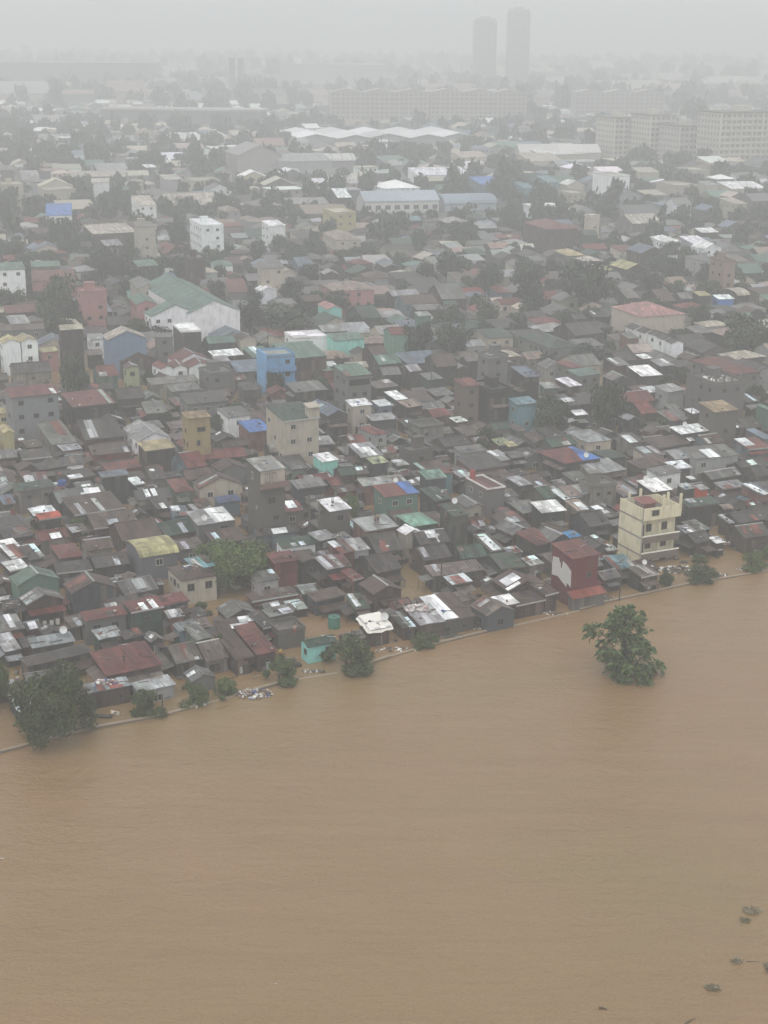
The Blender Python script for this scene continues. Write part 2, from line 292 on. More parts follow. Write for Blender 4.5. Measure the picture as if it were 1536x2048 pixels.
HOUSES = '''
-74.3 280.9 2.2 5.5 26 5.1 gv Y Y 2||pale yellow two-storey house cut by the picture's left edge above the flooded lane
-65.3 284.5 5.1 11.8 27 2.8 m G K 0|s3|=w@r0
-61.4 278.2 4 3.4 33 2.2 m L K 0||=s@l2
-57.7 286.7 7.9 12.1 25 3.4 gu K K 1||=w@f49
-47.5 285.5 6.8 11.2 26 3.4 gv L W 2|s2|=w@l1
-43.3 270.9 6.2 4.7 28 4.7 m Y K 1|n|=m@r2
-52.5 271.6 7.2 4.8 22 3.6 m D R 1|s2|=m@b2
-35.5 270 4.8 3.6 27 11 m A A 4|n|narrow ochre concrete tower house with stained walls and dark window openings
-49.2 265.6 6.9 3.9 29 2.2 m R R 0||=m@b2
-36.9 267.6 4.1 8.9 31 2.8 gu R K 0||=w@f1
-31.2 271.2 9 5 20 3.1 gu R K 1||=w@l11
-28.6 262 5.7 5.1 24 3.4 gv D G 1||=m@l11
-58.6 266.1 4.3 4.1 20 2.8 m K W 2||=m@l2
-61.9 263.6 5.6 3.3 32 2.8 m K K 0||=m#1@l2
-61 246.1 6.8 3.3 31 4.2 m N K 1||=m@b5
-47.7 249.7 5 2.4 25 5.5 m S K 1|n|dark plain box house with thin slate-blue roof edge among rusty roofs
-44.6 253.9 2.1 3.2 35 2.8 m W K 0||=s@r2
-55.7 258 5.2 3.9 35 2.8 m K K 0|w1|=m#0@l2
-53.2 245.3 8.9 6.2 30 2.9 gu G K 0|w3|=w@r5
-49.4 238.9 8.9 7.3 30 3.1 m D K 1|s4|=w@f2
-44.7 231.3 7.5 5.6 23 2.9 m D K 0|s3|=m@l4
-40.2 245 6.2 4.4 20 3 m K K 1|w2|=m@r2
-38.4 241.6 2.9 5.3 28 2.6 m K K 0|w1|=m@l3
-36.3 251.2 3.4 8.4 20 3.1 hu R K 1||=w@l6
-34 258.8 5.8 5.5 22 2.8 gu D K 0||=m@b6
-29.6 251.5 8.2 4.3 23 3.4 gv D V 2||=w@b6
-34.5 237.1 2.8 4 20 2.6 m S S 2||=s@l3
-28.3 229.4 6.6 5.5 28 4.2 m L G 2|n|two-tone zinc roofed house, grey sheets on one half and white on the other
-40.3 226.4 6.8 8.5 27 2.9 gu D K 0||=w@b4
-33.9 228.3 6.6 6.3 33 2.8 gu N K 0||=m@b4
-35.7 214.5 6.3 7.3 28 4.2 bu Y 4 2|n|house with curved pale yellow barrel roof and blue-grey front with white-framed window
-57.5 236.8 4.1 3.2 30 2.6 m W K 0||=s@l5
-64.6 241.3 2.1 3.7 28 3.1 m S K 1||=s@l5
-59 224.4 4.7 3.7 31 2.8 m K K 0||=m#0@l5
-55.5 232.6 3.9 2.5 28 3.2 m O K 1|n|small shack under a bright orange tarpaulin among rusty roofs near the left edge
-27.1 243.4 4.2 2.7 27 2.9 m 6 K 0|n|dark blue tarpaulin roof in front of the brown-roofed cream house
-57.6 216.3 2.9 6.8 36 2.8 m W K 0|s2|=m@b7
-55.8 210.5 3.1 3.2 36 2.5 m W K 0||=s@l7
-54.4 215.4 2.6 4.7 33 2.8 m K K 0||=m@b7
-53.4 224.1 4.8 4.3 31 2.8 gu R K 0||=m@f5
-49.3 216.8 3.8 6.6 25 2.8 hu R K 0||=m@b7
-45.1 219.7 4.3 5 24 2.8 gu D K 0||=m@b8
-42 212.4 5.5 5.2 25 2.8 gu K K 0||=m@b8
-46.9 209.7 5.4 3.4 21 2.6 m K K 0|s3|=m@b8
-50.6 200.9 6.4 4.1 30 4.2 gv T T 2|n|teal painted gable house beside a junk-covered rooftop
-42 198.1 6.7 4.6 27 4.2 gv D K 1||plank-walled house with large brown gable roof, back from the shore
-27.4 207.5 3.5 4 34 4.2 m C K 1||=s@b9
-28.3 205.1 5.8 6.4 27 3.9 hu D V 2||cream stucco house with dark hipped roof and a heap of pots on it
-26.1 287.4 4.8 6.2 29 4.2 m B K 1|n|house roofed with bright blue tarpaulin beside the cream block
-2.5 289.3 3.2 7.1 31 3.4 hu R L 2||=m@f60
-13.4 280 6.3 3.9 18 3.4 m L K 1|w1|=m@f61
-21.1 277 3.7 5.1 22 2.8 gu G K 0||=m@b11
-19.2 230 4.7 5.5 30 13 m L Q 4|n|tall unfinished grey concrete tower house with pale flat roof and open top balcony
-16.3 262.7 3.2 3.6 26 3.4 m G K 1|s3|=s@r11
-11.1 268.2 3.6 4 34 3.4 m W M 2|n|=s@r11
-3.7 273.2 4.8 6.4 25 3.4 m L K 1|w2|=m@b12
0.2 275.5 3 4.7 20 3.1 gu G K 1|s3|=m@b12
-1.3 263.9 3.3 3 29 4.2 m H K 1|n|=s@b12
6 271.3 5.2 4 31 4.5 f G Q 2||=m@b12
-7.4 260.6 3 4.5 23 3 gu N K 1||=m@b18
-4.6 261.3 2.5 4.4 20 3 gu K K 1||=m@l12
-13.4 250.7 5.8 3.9 25 3.6 m G K 1|s2|=m@b18
-9.4 252.1 2.6 6.1 35 3.1 gu R K 1||=m@b18
-7.4 250.3 4.4 3.5 32 2.9 gu D R 0||=m@b18
2 242.2 6.5 5.1 26 5.1 m R T 2|b1|house with red tin roof whose one end is blue, teal and red front wall
-0.4 252.5 8.5 3.3 23 3.7 m L K 1|s2|=w@l12
8.7 254.9 4.1 3.7 21 4.2 m J K 1|n|=s@r12
11.2 258 2.1 2.4 20 4.1 m R C 2|n|=s@l13
14.2 258.5 3 2.8 32 3.4 m L K 1||=s@l13
17.6 247.2 3.4 7.8 26 5.1 p R G 2||tall narrow grey house with sunken red roof framed by white parapet
8.9 245.1 3.5 5.7 29 3.4 m N K 1||=m@b14
11.3 227.4 3 4.8 28 6.4 m N K 1|n|tall dark windowless house with plain dark green slanted roof
14.5 239.7 3.3 5.7 23 3.9 gv G K 1||=m@r14
-1.4 226.1 6.1 4.9 29 4.4 m L K 1|n|flat pale zinc roof deck where two people stand, over dark walls
5.3 228.5 4.6 6.4 26 4.6 hu J N 1|n|house under a sagging pale green tarpaulin roof with brick chimney stubs
4.1 223.7 3.2 3 29 4.2 gv W V 2|n|narrow white-walled gable house with small vent window and half red roof
7.1 222.8 5.3 5.9 22 3.4 gu K K 1||=m@r17
-8.1 229.5 4 4.8 28 6.4 m W Q 2||bare block-walled house with bright white slanted roof beside the unfinished frame
-17.7 227.3 7.3 3.6 23 2.8 gu K K 0||=m@b19
-13.9 221.4 5.9 3.2 24 2.8 m N W 2||=m@b19
-9.8 222.9 3.4 3.3 36 3.4 m L K 1||=s@f18
-6.6 216.7 2.6 4.4 33 3.6 m R R 1||=m@l15
-4.2 218.2 2.8 4.3 25 3.5 m L L 2||=m@f15
-6.7 223.6 2.6 2.6 34 3.1 m G K 1||=s@l15
-0.5 221.2 4.7 7.8 23 2.9 gu K K 0||=m@f15
-15.3 209.7 4.1 3.4 27 4.4 m R R 1|n|tall red box house with plain red tin roof next to the big dark tree
-12.1 211.4 2.5 4.1 34 3.9 bv D K 1||=s@r19
-8.2 209.7 3 4.3 30 3.6 m L K 1||=m@r19
-6.6 211.1 2.3 4 22 3.4 m R K 1|n|=s@l20
-4.8 207.7 2.1 3.5 36 2.5 m R K 0||=s@l20
-17.6 205.3 3.7 3.3 23 3 m G L 2||=s@f19
-11 201.4 2.5 2.6 24 2.5 m L K 0||=s@f19
-1 212.2 4.6 7.4 32 2.8 gu K K 0||=m@b20
-0.4 201.5 4.8 5 27 3.1 gv D D 1||brown boarded hut with low gable roof at the flooded lane
7.2 216.9 5 5.9 25 2.9 gu K D 0||=m@f17
13.2 217.5 4.3 5.5 21 2.9 gu N K 0||=m@b21
10.7 210.2 8.6 3.6 21 2.7 m F K 0|s4|=w@b21
11.1 206.4 3.5 2.8 28 2.4 m W K 0|s3|low shed with rust-striped white zinc sheets beside the leaning pole
16.6 221.4 2.8 6.3 24 2.9 m D K 0||=m#1@f14
13.1 280.6 6.2 5.6 28 3.4 gu K K 1||=m@b13
16.5 275.3 5.7 3.2 24 3.4 m G L 2||=m@b13
22.9 280.4 2.9 3.4 25 3.4 m H K 1||=s@b13
21.9 271.9 2.9 4.7 34 3 m L K 1|w2|=m@b13
18 266.5 7.5 6.3 27 3.1 m K K 1||=m@b13
8.4 292.5 5.5 5 27 3.9 f K K 1||=m@f59
15.3 297.9 2.9 2.9 31 3.4 m W K 1||=s@f59
23.2 292.9 4 4.2 21 3.4 gu N K 1||=s@f71
6.6 279.4 3.4 4 21 3.4 m G K 1|w2|=s@b12
2.7 259.5 3.1 3.3 34 3 gu D K 1||=s@b12
2.9 266.2 2.5 2.8 32 3.1 m L K 1||=s@b12
40.8 286.2 5.9 8.7 22 3.4 hu L V 2||=w@b23
48.7 283.9 3.7 5 21 3.4 m K K 1|w1|=m@l22
62 288.8 8.7 4 27 4.2 m W K 1||wide white tin roof over dark walls in the crowded upper quarter
55.7 282.5 8.8 4.6 33 3.1 m D K 1|s2|=w@l22
72.1 280.5 5.1 5.4 21 3.4 m R K 1||=m@f70
74.8 285.9 2.5 5.4 33 3.9 m S G 1||=m@r70
34.8 269.3 8.5 9.4 29 4.2 hu R K 1|b2|hipped roof painted rust red on one slope and bright blue on the other
40.4 265.3 7.6 5.9 29 2.8 m L K 0|s3|=m@r23
51.1 275.8 4.6 4.7 25 2.9 m F V 2|s2|=m@b24
62.4 273.4 9.6 5.7 20 3.6 m G L 2|w1|=w@f22
56.6 273.3 4.1 4.4 19 3.1 m L K 1||=m@f22
50 268.9 8 4.2 34 2.8 m D K 0|s1|=w@b24
54.8 265.3 3.9 3.4 23 3.4 m W K 1||=s@b24
51.3 260.7 5.7 3.6 30 3.6 m G W 2||=m@b24
47.3 247.7 4.2 5.1 26 4.6 m W K 1|n|big bright white slanted roof standing@b75
24.3 255.4 2.9 4.1 32 2.9 m L K 0|s2|=s@r13
31.8 247.4 3.9 4.4 29 3.1 m W K 1||=m@f23
33.7 248.4 5.1 4.3 24 3.4 m E K 1||=m@f23
37.6 249.2 5.2 4 22 4.7 f G K 1||=m@f23
27.4 248.4 2.8 6.5 31 3 gu N K 1||=m@r13
27.6 236.4 4.7 4.4 21 4.2 m W K 1|s1|=m@b26
33.2 241.6 2.8 4.4 24 2.8 m E K 0||=m@b26
53.4 250.7 2.4 2.5 28 3.7 m L K 1|s2|=s@l25
55.6 248.1 2 2 30 4.4 m L O 2|n|small house with bright orange wall@r75
61.3 259.9 7.3 4.2 29 3.4 gu G K 1||=m@r25
62 254 5.2 2.9 24 3.1 m L K 1||=m@r25
65.8 249.9 2.8 5.2 34 3.4 m S K 1|w2|=m@r25
53.7 240.1 6.5 2.9 23 4.2 m N K 1||=m@f25
58.5 241.7 2 2.3 20 2.9 bu E K 0||=s@f25
57.9 235.4 2.6 3.4 24 2.7 m L K 0||=s@f25
60.2 236.2 5.8 5 27 2.9 gu K K 0||=m#1@r25
59.5 229.1 5.3 5.7 21 2.8 gu K K 0||=m@f25
53.7 225.5 1.9 2.3 23 2.4 m W K 0|n|=s@r75
49.7 230.4 2.3 2.9 26 2.5 m L K 0|w1|=s@r75
50.5 226.9 3.7 4.6 29 2.4 gu K K 0||=m@r75
22.2 230.1 2.6 3.9 22 2.9 gu K K 0||=s@l26
34.3 234.6 4.3 6.9 26 2.8 gu K K 0||=m@b26
37.2 238 3.3 4.8 34 2.8 m K K 0||=m@r26
23.9 220.8 4.2 5.3 36 4.1 m R K 1||=m@l26
26.9 221.8 4.4 4.4 31 4.2 gv G K 1|n|=m#0@l26
29.6 220.6 2.2 2.3 29 4.8 m X K 1|n|small bright sky-blue roof tucked between red and green roofs
28.2 205.1 5.1 5.5 29 7.6 m R Z 2|n|tall red house with torn white sheeting on one wall and red skirt roof
33.5 221.4 3.3 4.4 22 3 gv K K 1||=m@r27
35.6 220.1 2 2.2 21 2.8 m L K 0||=s@r27
36.3 214 3.7 4.5 20 2.5 m C K 0|s4|=m@l28
39.3 210.3 3.5 3.4 30 2.5 m F K 0|s4|low plank shack with rust-striped roof at the water before the cream block
64.4 285.5 4.7 5.4 29 3 gu D K 1||=m@r22
68.6 268.2 7.3 5.1 34 2.8 gu K K 0||=m#2@r25
68.8 262.9 3 5.6 19 3 gu K K 1||=m@r25
24.6 279 2.1 2.4 28 3.4 m Y K 1||=s@b13
24.9 271.5 3.2 3.1 26 3.4 m G K 1||=s@b13
34.1 282.1 6.3 5.3 30 3.1 gu N K 1||=m@b23
43.2 274.4 4.5 5.6 24 3 hu N K 1||=m@r23
-48.2 194.5 5.5 3.6 31 3.6 gv G D 1|s4|plank house on the waterfront with patchwork grey gable roof, white buckets in front
-52.5 193.9 2.5 3.5 21 2.8 gu K K 0||=s@l29
-38.3 188.4 6 2.8 28 3.7 m R G 1||plain red mono-pitch roof between the brown gable house and the shore
-42.3 189.2 2.6 3.2 32 2.2 m F K 0||=s@l30
-33.1 190 4.8 3.3 30 4.4 m R N 1|w2|dark green walled house with red roof and one large white panel
-30.1 196.9 4.1 2.9 32 2.6 m R K 0||=s@r31
-37.1 184.2 3.5 2.8 31 2.6 m L N 0||=s@f30
-33.8 184.2 3 2.3 33 2.5 m K K 0||=s@b33
-30.9 184 2.1 2.8 35 2.2 gv G K 0||=s@b33
-44 181.3 5.8 2.8 27 2.7 m I K 0||broad smooth grey roof with white edge strip behind the dark waterfront tree
-49.7 180.8 2.3 4.7 31 2.4 m L K 0||=m@l32
-42.5 177.2 9 3.3 34 2.5 hu K K 0||=w@f32
-32.9 174.4 7.6 6.4 30 2.9 m R D 0||biggest red waterfront roof, worn tin, where one person crouches
-34.2 168 5.5 2.2 28 2.4 m I D 0|s4|low plank shed with patchwork roof standing in water before the big red roof
-28.7 169.5 5.1 2.6 33 1.9 m L L 2|s4|=m@f33
-26.8 187 3.4 2.3 34 2.6 m I K 0||=s@r31
-26.5 178.8 3.7 6.2 29 2.2 gu F K 0|s5|=m#1@l36
-43.8 163.8 2.1 6.1 30 1.5 m W K 0|s2|=m@l34
-29 191.3 2.4 2.3 26 2.6 m L K 0||=s@r31
-17 181.7 3 8 28 2.6 m R D 0||bright red tin roof on the waterfront joined to a patchy brown one
-19.8 180.3 2.7 7.6 29 2.5 m D D 0|s5|patchy brown tin roof on the waterfront beside the bright red one
-19.8 188.6 6.6 2.9 21 2.4 m D K 0|w2|=m@b35
-23.1 180.1 3.2 6.7 30 2 gu F K 0|s5|=m#0@l36
-25.1 185.3 2.4 4.1 36 2.2 m G K 0||=s@l36
-16.7 189.1 2.2 4.7 34 2.6 m K K 0||=m@b35
-14.6 191.3 3.9 2.4 32 3.1 m G Q 1|s2|=s@b35
-13.2 187.6 3.8 3.8 26 2.4 f Q Q 0|n|=s@l37
-8.6 182.5 4.5 2.6 29 2.5 gu N M 2|n|small turquoise house with dark green roof and two black windows at the flood wall
-1.2 188.7 3.2 4 28 2.6 m W K 0|n|waterside hut covered with draped white tarpaulin sheets
-16.1 199.7 7.2 2.6 27 2.4 m D R 0||=m@f19
-8.3 199.8 5.3 2.8 33 2.4 m D K 0|s2|=m@l20
-3.7 197.3 2.4 4.4 21 2.2 m N N 0||=m@l20
21.1 227.2 4.5 5.2 32 3.5 gv G K 1||=m#1@l26
18.9 213 4.1 5 20 2.9 m N K 0|s2|=m@r21
22.8 213.3 2.6 2.8 30 2.9 m L K 0||=s@l27
20.2 218.6 2.5 2.2 28 2.8 m L K 0||=s@l26
19.9 204.8 6.1 5.5 24 2.6 gv D K 0|w3|=m@b39
15.5 194.8 4.8 4.6 29 2.6 gv F 3 2|s4|blue-grey plank shack with rotten patched roof right on the flood wall
17.5 197.9 3.1 3 28 2.4 m W K 0|n|=s@r39
20.4 199.5 5.2 3.5 30 2.2 m D D 0||=m#0@r39
22.6 202.4 2.6 6.3 35 2.9 m D D 0||=m#1@r39
8.7 194.8 6 7.4 27 2.2 m D K 0|w1|biggest dark roof on the waterside with one pale sheet near its end
5.7 192.2 4 5.7 25 2.3 m L D 0|s5|zinc waterside roof with a heap of pink and white rubbish bags
2.7 191 2.1 4.6 25 1.9 m K D 0||=m@l41
-110.8 435.6 8.5 7.7 20 13 m T W 4||white four-storey block with green roof and window bands at the left edge
-107.5 467.7 9 6.2 14 9 m T G 4||=m@r42
-99.7 442.8 12.7 11 14 9 m R P 4|n|=m@l43
-81.7 409.1 6.8 6.6 23 11 f P P 4||plain pink box building with two small windows behind the dark tree
-76.4 470.8 6.9 7.2 22 9 m T K 4||=m@l44
-71.1 432.5 6 15.6 18 9 gv G V 4||=w@l44
-54.9 411.2 14.5 49.1 23 9 gv T W 4|n|big hall with long pale green gable roof and blank white end wall
-67.7 410.5 5.9 12.7 18 8 gv T P 2||=m@l44
-56.8 389.5 13.3 7.6 24 8.5 gv T W 2||=m@f44
-63 352.2 9.6 6.9 21 9.5 gv V 1 4|n|tall hall with blank steel-blue gable wall
-91.1 353.6 4.6 6.2 22 8 gv Y W 2||=m#1@l46
-87.6 355.7 4.4 6.5 28 8 gv Y W 2||=m#0@l46
-82.6 356.5 4.4 3.4 29 5 m Y P 2||=s@f46
-62.1 354.8 9.3 12.4 29 4.2 gv D D 1||=m@b47
-77.5 359.7 5.7 4.1 22 10 gu V K 4|n|dark windowless tower block with pale cap beside trees
-74 372.8 4 4.7 23 5 m L W 2||=s@r46
-50.4 371.3 5.1 10.5 19 8 p W K 1||=m@f44
-54.8 361 4.4 3.5 17 8 m G G 2||=s@r45
-42.2 370.3 7.3 5.8 22 5 gu T K 1||=m@l57
-35.7 371.9 4.5 5.1 27 5.7 gv D V 2||=s@l57
-39.2 358 7.7 4.8 28 4.2 m W K 1||=m@l57
-47.5 352.2 9.2 7.3 26 4.3 gv R W 2||=m#2@r47
-52.7 343.7 3.5 6.1 31 4.2 gv R W 2||=m#0@r47
-49.3 344.8 3.7 6.2 20 4.2 gv R W 2||=m#1@r47
-44.6 345.9 5.8 6.3 18 4.2 gv R W 2||=m@b1
-65 336.2 4.6 8.1 23 4.2 gu R K 1||=m@l47
-39.3 347.7 3.6 4.2 20 5 m L G 2||=s@l57
-57.1 325.9 3.2 4.1 22 8 gv D H 2||narrow pale lime house beside the row of red gables
-48.6 331.2 11.4 4.5 23 3.5 m G K 1||=m@r47
-45 322.3 7 4.6 26 3.9 m G G 1||=m@b1
-39.1 311 9.4 6.5 25 4.2 m K G 2||=m@b1
-83 339.1 8.8 8 21 4.2 gu K K 1||=m@b48
-72 293.8 9.9 5.9 28 9.5 m R 5 4||blue-grey concrete house with red roof and upper balcony near the left edge
-62.7 303.9 9.3 8.5 28 5.4 m R K 1||wide red roof with an orange rag lying on it
-56.1 314.5 5.9 7.6 24 4.2 gu K K 1||=m@f47
-48.8 304.2 4.6 6.9 18 3.6 m G K 1||=m@l1
-30.6 322.4 3.3 5.3 17 4.2 m K K 1||=s@f57
-31.1 295.6 5.5 5.5 31 5 m G W 2||=m@l10
-78.9 296.3 2.4 4 18 4.9 gu Y Y 2||=s@b0
-98.8 393.8 5.2 7.7 24 5 m L K 1||=m@l46
-102.2 410.5 8.5 7.1 21 5 m R K 1||=m@l46
-94.8 381 11.2 5.3 19 5.7 gu F G 2||=m@l46
-38.9 334.4 6 7.1 28 5.2 f G G 2||=m@b1
-45.3 446 6 13.6 11 5.7 m R G 2||=m@l50
-55.3 498.6 6.6 10.7 13 5.3 hu T W 2||=m@l50
-61.1 473.8 4.9 9.8 18 11 f G K 4||=m@f72
-35.6 456.6 7.3 7.9 16 11 m G V 4||narrow cream slab house with blank tall side wall and small windows
-28.9 501.3 5.5 11.5 24 5 gu S S 2||=m@r50
-19.5 516.4 4.5 8.2 15 5.3 hu G L 2||=m@b51
-11.2 439.1 13 11.8 17 7.6 hu E P 2||wide peach-walled house with faded pink hipped roof
-18.4 485 5.2 6.7 12 4.6 gv L K 1||=m@l51
-36.7 451.8 5.7 5.9 21 4.6 gv W W 2||=s@f50
-24.7 449.1 8.2 7.7 18 4.3 gu G K 1||=m@l52
-29.4 430.9 5.8 5.5 21 4.2 m G K 1||=s@l52
-16.1 423.1 4.7 9.3 21 4.6 gv P M 2|n|small gable house with blank mint green end wall
-6.3 413.1 6.1 12 25 4.3 gu N K 1||=m@r52
4.8 443.9 9.1 5.9 26 4.9 gu L K 1||=m@b53
8.8 434.7 10.6 9.4 22 4.3 gu D K 1||=m@b53
12.1 419.9 8.2 5.3 15 4.9 m G K 1||=m@b53
9.7 382 3.7 3.6 21 10 m L T 4|n|narrow tall teal-walled slab house beside dark trees
18.3 443.3 7.8 15.9 14 4.9 gu G K 1||=w@b53
35.2 453.4 4.8 11.5 11 4.9 hu R K 1||=m@b67
-20.6 377.3 8.9 8.2 21 5.3 p W W 2||=m@b56
-10.2 372.8 8.6 5.6 23 5.6 m T M 2|n|mint green walled house with green mono-pitch roof
2.6 370.1 4.8 6.4 20 7.6 gu R J 2|n|lime green walled house with red roof beside dark trees
-14.3 390.6 6.4 5.5 18 4.2 m L K 1||=m@l54
-21.5 399.1 4.9 4.7 18 4.2 gu G K 1||=s@l52
-20.2 342.2 9.8 11 25 8 m T D 1|n|large green slanted roof directly@b57
-25.4 336.5 6.9 7 24 9 f L 2 4||bright blue three-storey house with blue fin wall, balconies and pale flat roof
-0.3 351.4 6.1 7.5 25 4.3 gu T K 1||=m@r58
-2.7 362 4.3 6.8 27 4.3 gu D K 1||=m@f55
-15.4 344.1 7.6 3.4 22 4.6 m W K 1||=m@r56
-14.1 340.2 2.7 3.7 28 4.6 m T R 1||=s@l58
-7.2 317.7 6.1 7.6 27 9 m T G 4||grey two-storey house with open upper porch and green roof
0.8 337.5 4.5 5.8 17 4.6 gu G K 1||=s@r58
6 341 3.3 4.8 30 4.6 gu L K 1||=s@f55
10.6 333.8 4 4.5 27 4.3 m G N 1||=s@l59
13.3 347.5 5.4 9.8 17 4.9 gu D K 1||=m@b59
17.8 345.1 2.8 3.1 23 4.3 gv L K 1||=s@b59
20.2 352.3 3.3 4.3 25 4.6 gu G K 1||=s@b59
24.9 337 5.2 4.8 30 9 f L G 4||=s@b59
17.1 303.2 4 4.8 24 10 m R U 4||tall brown-walled house with small red roof and window column
-17.5 321.8 7.9 6.2 25 4.3 m G K 1|s2|=m@b62
-0.5 325.4 5.9 4.5 30 4.3 m F K 1||=s@r60
2.4 311.7 3.1 5.4 30 4.9 m W K 1||=s@r60
5.4 307.9 4.2 4 32 4.2 m E K 1|s2|=s@r60
-5.5 301.1 4.7 3.9 25 6 m W V 2||cream house under a folded white canopy roof, twin of a pale blue one
-0.6 304.2 3.3 3.6 28 5.2 m W S 2||=s@r60
-0.7 298.6 5.8 3.7 21 3.6 m L K 1||=m@r60
-17.9 277.7 7.7 8.9 28 9.5 m N V 4||cream three-storey block with dark green roof terrace and small windows
-11.9 297.5 4.8 10.7 27 5.6 gv S K 1||large dark house with slate-blue gable roof behind the cream block
10.6 300.3 4.2 5.5 28 4.2 gu R K 1||=s@f59
22.4 306.8 5.2 9 28 8.5 f K K 1||=m@r59
65.4 529.5 7.2 13.4 14 5.6 hu Y G 2||=m@f73
70.3 516.1 6.9 9.1 25 5.3 hu V K 1||=m@l63
80.7 493.2 8.4 11.1 22 6.3 gv Y K 1|n|steep pale yellow gable roof standing out among grey roofs
71.9 499.5 6.9 12.4 27 4.9 hu Y K 1||=m@l63
90.2 516.6 9.9 11.2 19 8.4 gv S K 1|n|steep blue-grey gabled roofs with white ridge strips
104.7 493.3 5.3 10.5 24 9 f G L 4||=m@l65
105.3 464.6 3.9 8.8 18 13 f K E 4||peach four-storey apartment block with dark penthouse and scattered small windows
113.3 527.5 8 7.9 26 8.4 gv W W 2||=m@b65
106.5 450.6 4.8 8.7 25 4.9 bu V K 1||=m@f65
95.3 445.2 4.1 4.6 17 5.3 m Y K 1||=s@f65
101.6 443.6 5.4 4.4 12 4.6 m W B 2||=s@f65
81.5 440.7 5.2 12.4 18 4.9 gu D K 1||=m@b66
89.2 444.3 4 6.4 20 4.6 gu G K 1||=m@r66
72.1 444.6 4.4 9.7 23 4.9 gu G K 1||=m@l66
71.8 402.5 14.1 16.2 21 8 hu P V 2|n|long cream hall with blank buttressed wall and flat mauve roof
60.1 414.7 5.3 5.7 13 4.3 m K K 1|w1|=s@l66
53.2 410.8 4 5.3 25 4.3 gu K K 1||=s@b67
101.3 414.9 2.9 5.7 13 4.3 gu T K 1||=s@b68
83.3 389.5 5.3 5.8 26 4.9 m G K 1||=s#1@b68
66.8 389.8 4.6 5.4 16 5.6 gv K W 2||=s#0@f66
68.7 384.7 4 4.6 19 5.6 gv K W 2||=s#1@f66
71.1 380.8 4 4.4 26 5.6 gv K W 2||=s#2@f66
72.4 375.8 3.9 4.2 16 5.6 gv K W 2||=s#3@f66
73.5 371.1 3.6 4 16 5.6 gv K W 2||=s#4@f66
63.5 380.4 3.4 4.9 22 5 m G K 1||=s@f66
41.5 370.7 9 17.3 23 5.6 hu N G 2||broad olive hipped roof on a single house before a dark tree clump
50.8 386.3 9 10.8 27 5.3 gu K K 1||=m@r67
44 346.3 3.9 7.4 26 4.9 hu R G 2||=m@f67
46.1 336.9 6.6 4.8 31 4.9 m T G 2||=m@f67
30.9 320.3 3.7 7.3 24 8.4 m S K 1||=m@b71
41.7 329.2 3.7 5.5 31 4.2 m W K 1||=s@r71
37.2 327.9 3.7 3.5 17 3.9 m L K 1||=s@r71
53.6 335 5.1 5.5 19 4.3 gv G K 1||=s@r67
56.1 351 3.9 5.5 23 4.3 m G K 1|w1|=s@r67
61 340.9 5.6 7 20 4.3 m W K 1||=m@l69
63.7 358.7 2.9 3.3 26 4.2 m W K 1||=s@f66
66.8 351.2 4 4.7 25 4.2 m L K 1|w1|=s@l69
57.8 359.3 5.2 7.5 23 3.9 gu K K 1||=m@f66
79.5 339.9 7.6 17 26 6.3 hu R G 2||largest red hipped roof near the right edge behind an unfinished block
71.2 311.9 7.6 10.5 25 9.5 f G G 4||unfinished grey concrete block with column stubs and white sacks on its roof
52.5 312.3 9.6 7.2 22 4.9 gu R K 1||=m#1@l22
53.9 303.7 3.9 7.2 23 4.6 gu R K 1||=m#0@l22
59.3 322.9 3.6 3.4 30 4.3 m W K 1||=s#1@b22
63.3 321.4 5.4 4.5 31 4.9 m L L 2||=s@l69
67.3 290.3 5.9 5.6 24 8.4 m A Q 2||block-walled house with flat orange-tan roof deck
64.6 302.1 2.4 2.8 31 4.6 m W K 1||=s#0@b22
79.9 302.6 1.9 3.9 33 5.3 m T T 2||=s@r70
29 302.6 5.1 4.1 25 6.3 m C C 2||teal two-storey house with pale teal roof beside dark trees
41.4 312.5 6.2 4.3 26 3.9 m K K 1|w1|=m@r71
41.1 304.3 3 2.9 20 3.5 m W K 1||=s@b23
70.7 294.5 3.6 5.9 26 3.9 m K K 1|w4|=m@f70
50.6 297.9 3.1 4.1 25 4.3 gv L K 1||=s@l22
-64.8 537.8 7.8 19.3 20 14 f W W 4||stark white five-storey house with dark window column in the haze
-134.7 616.1 10.5 19.8 11 8 m B W 2||=w@b42
-103.8 559.8 16.7 13.3 27 8 m V D 1||=w@b43
-104.4 644.8 8.2 17.2 19 9 m V W 4||=w@l72
-84.6 522.1 5.9 11.6 17 15 f G V 4||=m@l72
-153.9 701.8 14 16.7 24 9 f V V 4||=w@b42
-172.6 692.7 9.2 13 20 12 f V V 4||=m@b42
-190.2 801.1 9.1 22.7 19 4.6 bu L L 2||=w@b42
-146.4 1094.1 26 27 22 5.3 m W V 2||=w@b72
-20.6 682.9 6.5 17 12 9 m W K 4||=w@l74
-19.4 613.3 8.9 16.4 20 10 f V Y 4||=w@b50
-69.3 657.4 7.5 15.1 18 5.3 hu E L 2||=w#0@r72
-55.7 620.8 7.4 16.9 26 5.3 hu E L 2||=w#1@r72
-41.7 551.3 6.7 8 26 12 m W W 4||=m@b50
-16.6 551.4 9.7 22.6 15 8 hu E V 2||=w@b51
-49.1 865 31.1 20.6 19 10 m L L 4||=w@r72
-34.2 756.7 6.4 10 13 8 m W L 2||=m@b50
-154.5 848.7 18.1 22.1 18 4.6 m L K 1||=w@l72
-130.9 833 6.3 7.6 24 8 m W K 1||=m@b72
-110 767.5 8.8 11.1 25 8 m V L 2||=m@b72
-91.8 751.5 14 18.6 19 9 f V V 4||=w@b72
-142.5 748.4 8.8 8.7 16 8 m V W 2||=m@l72
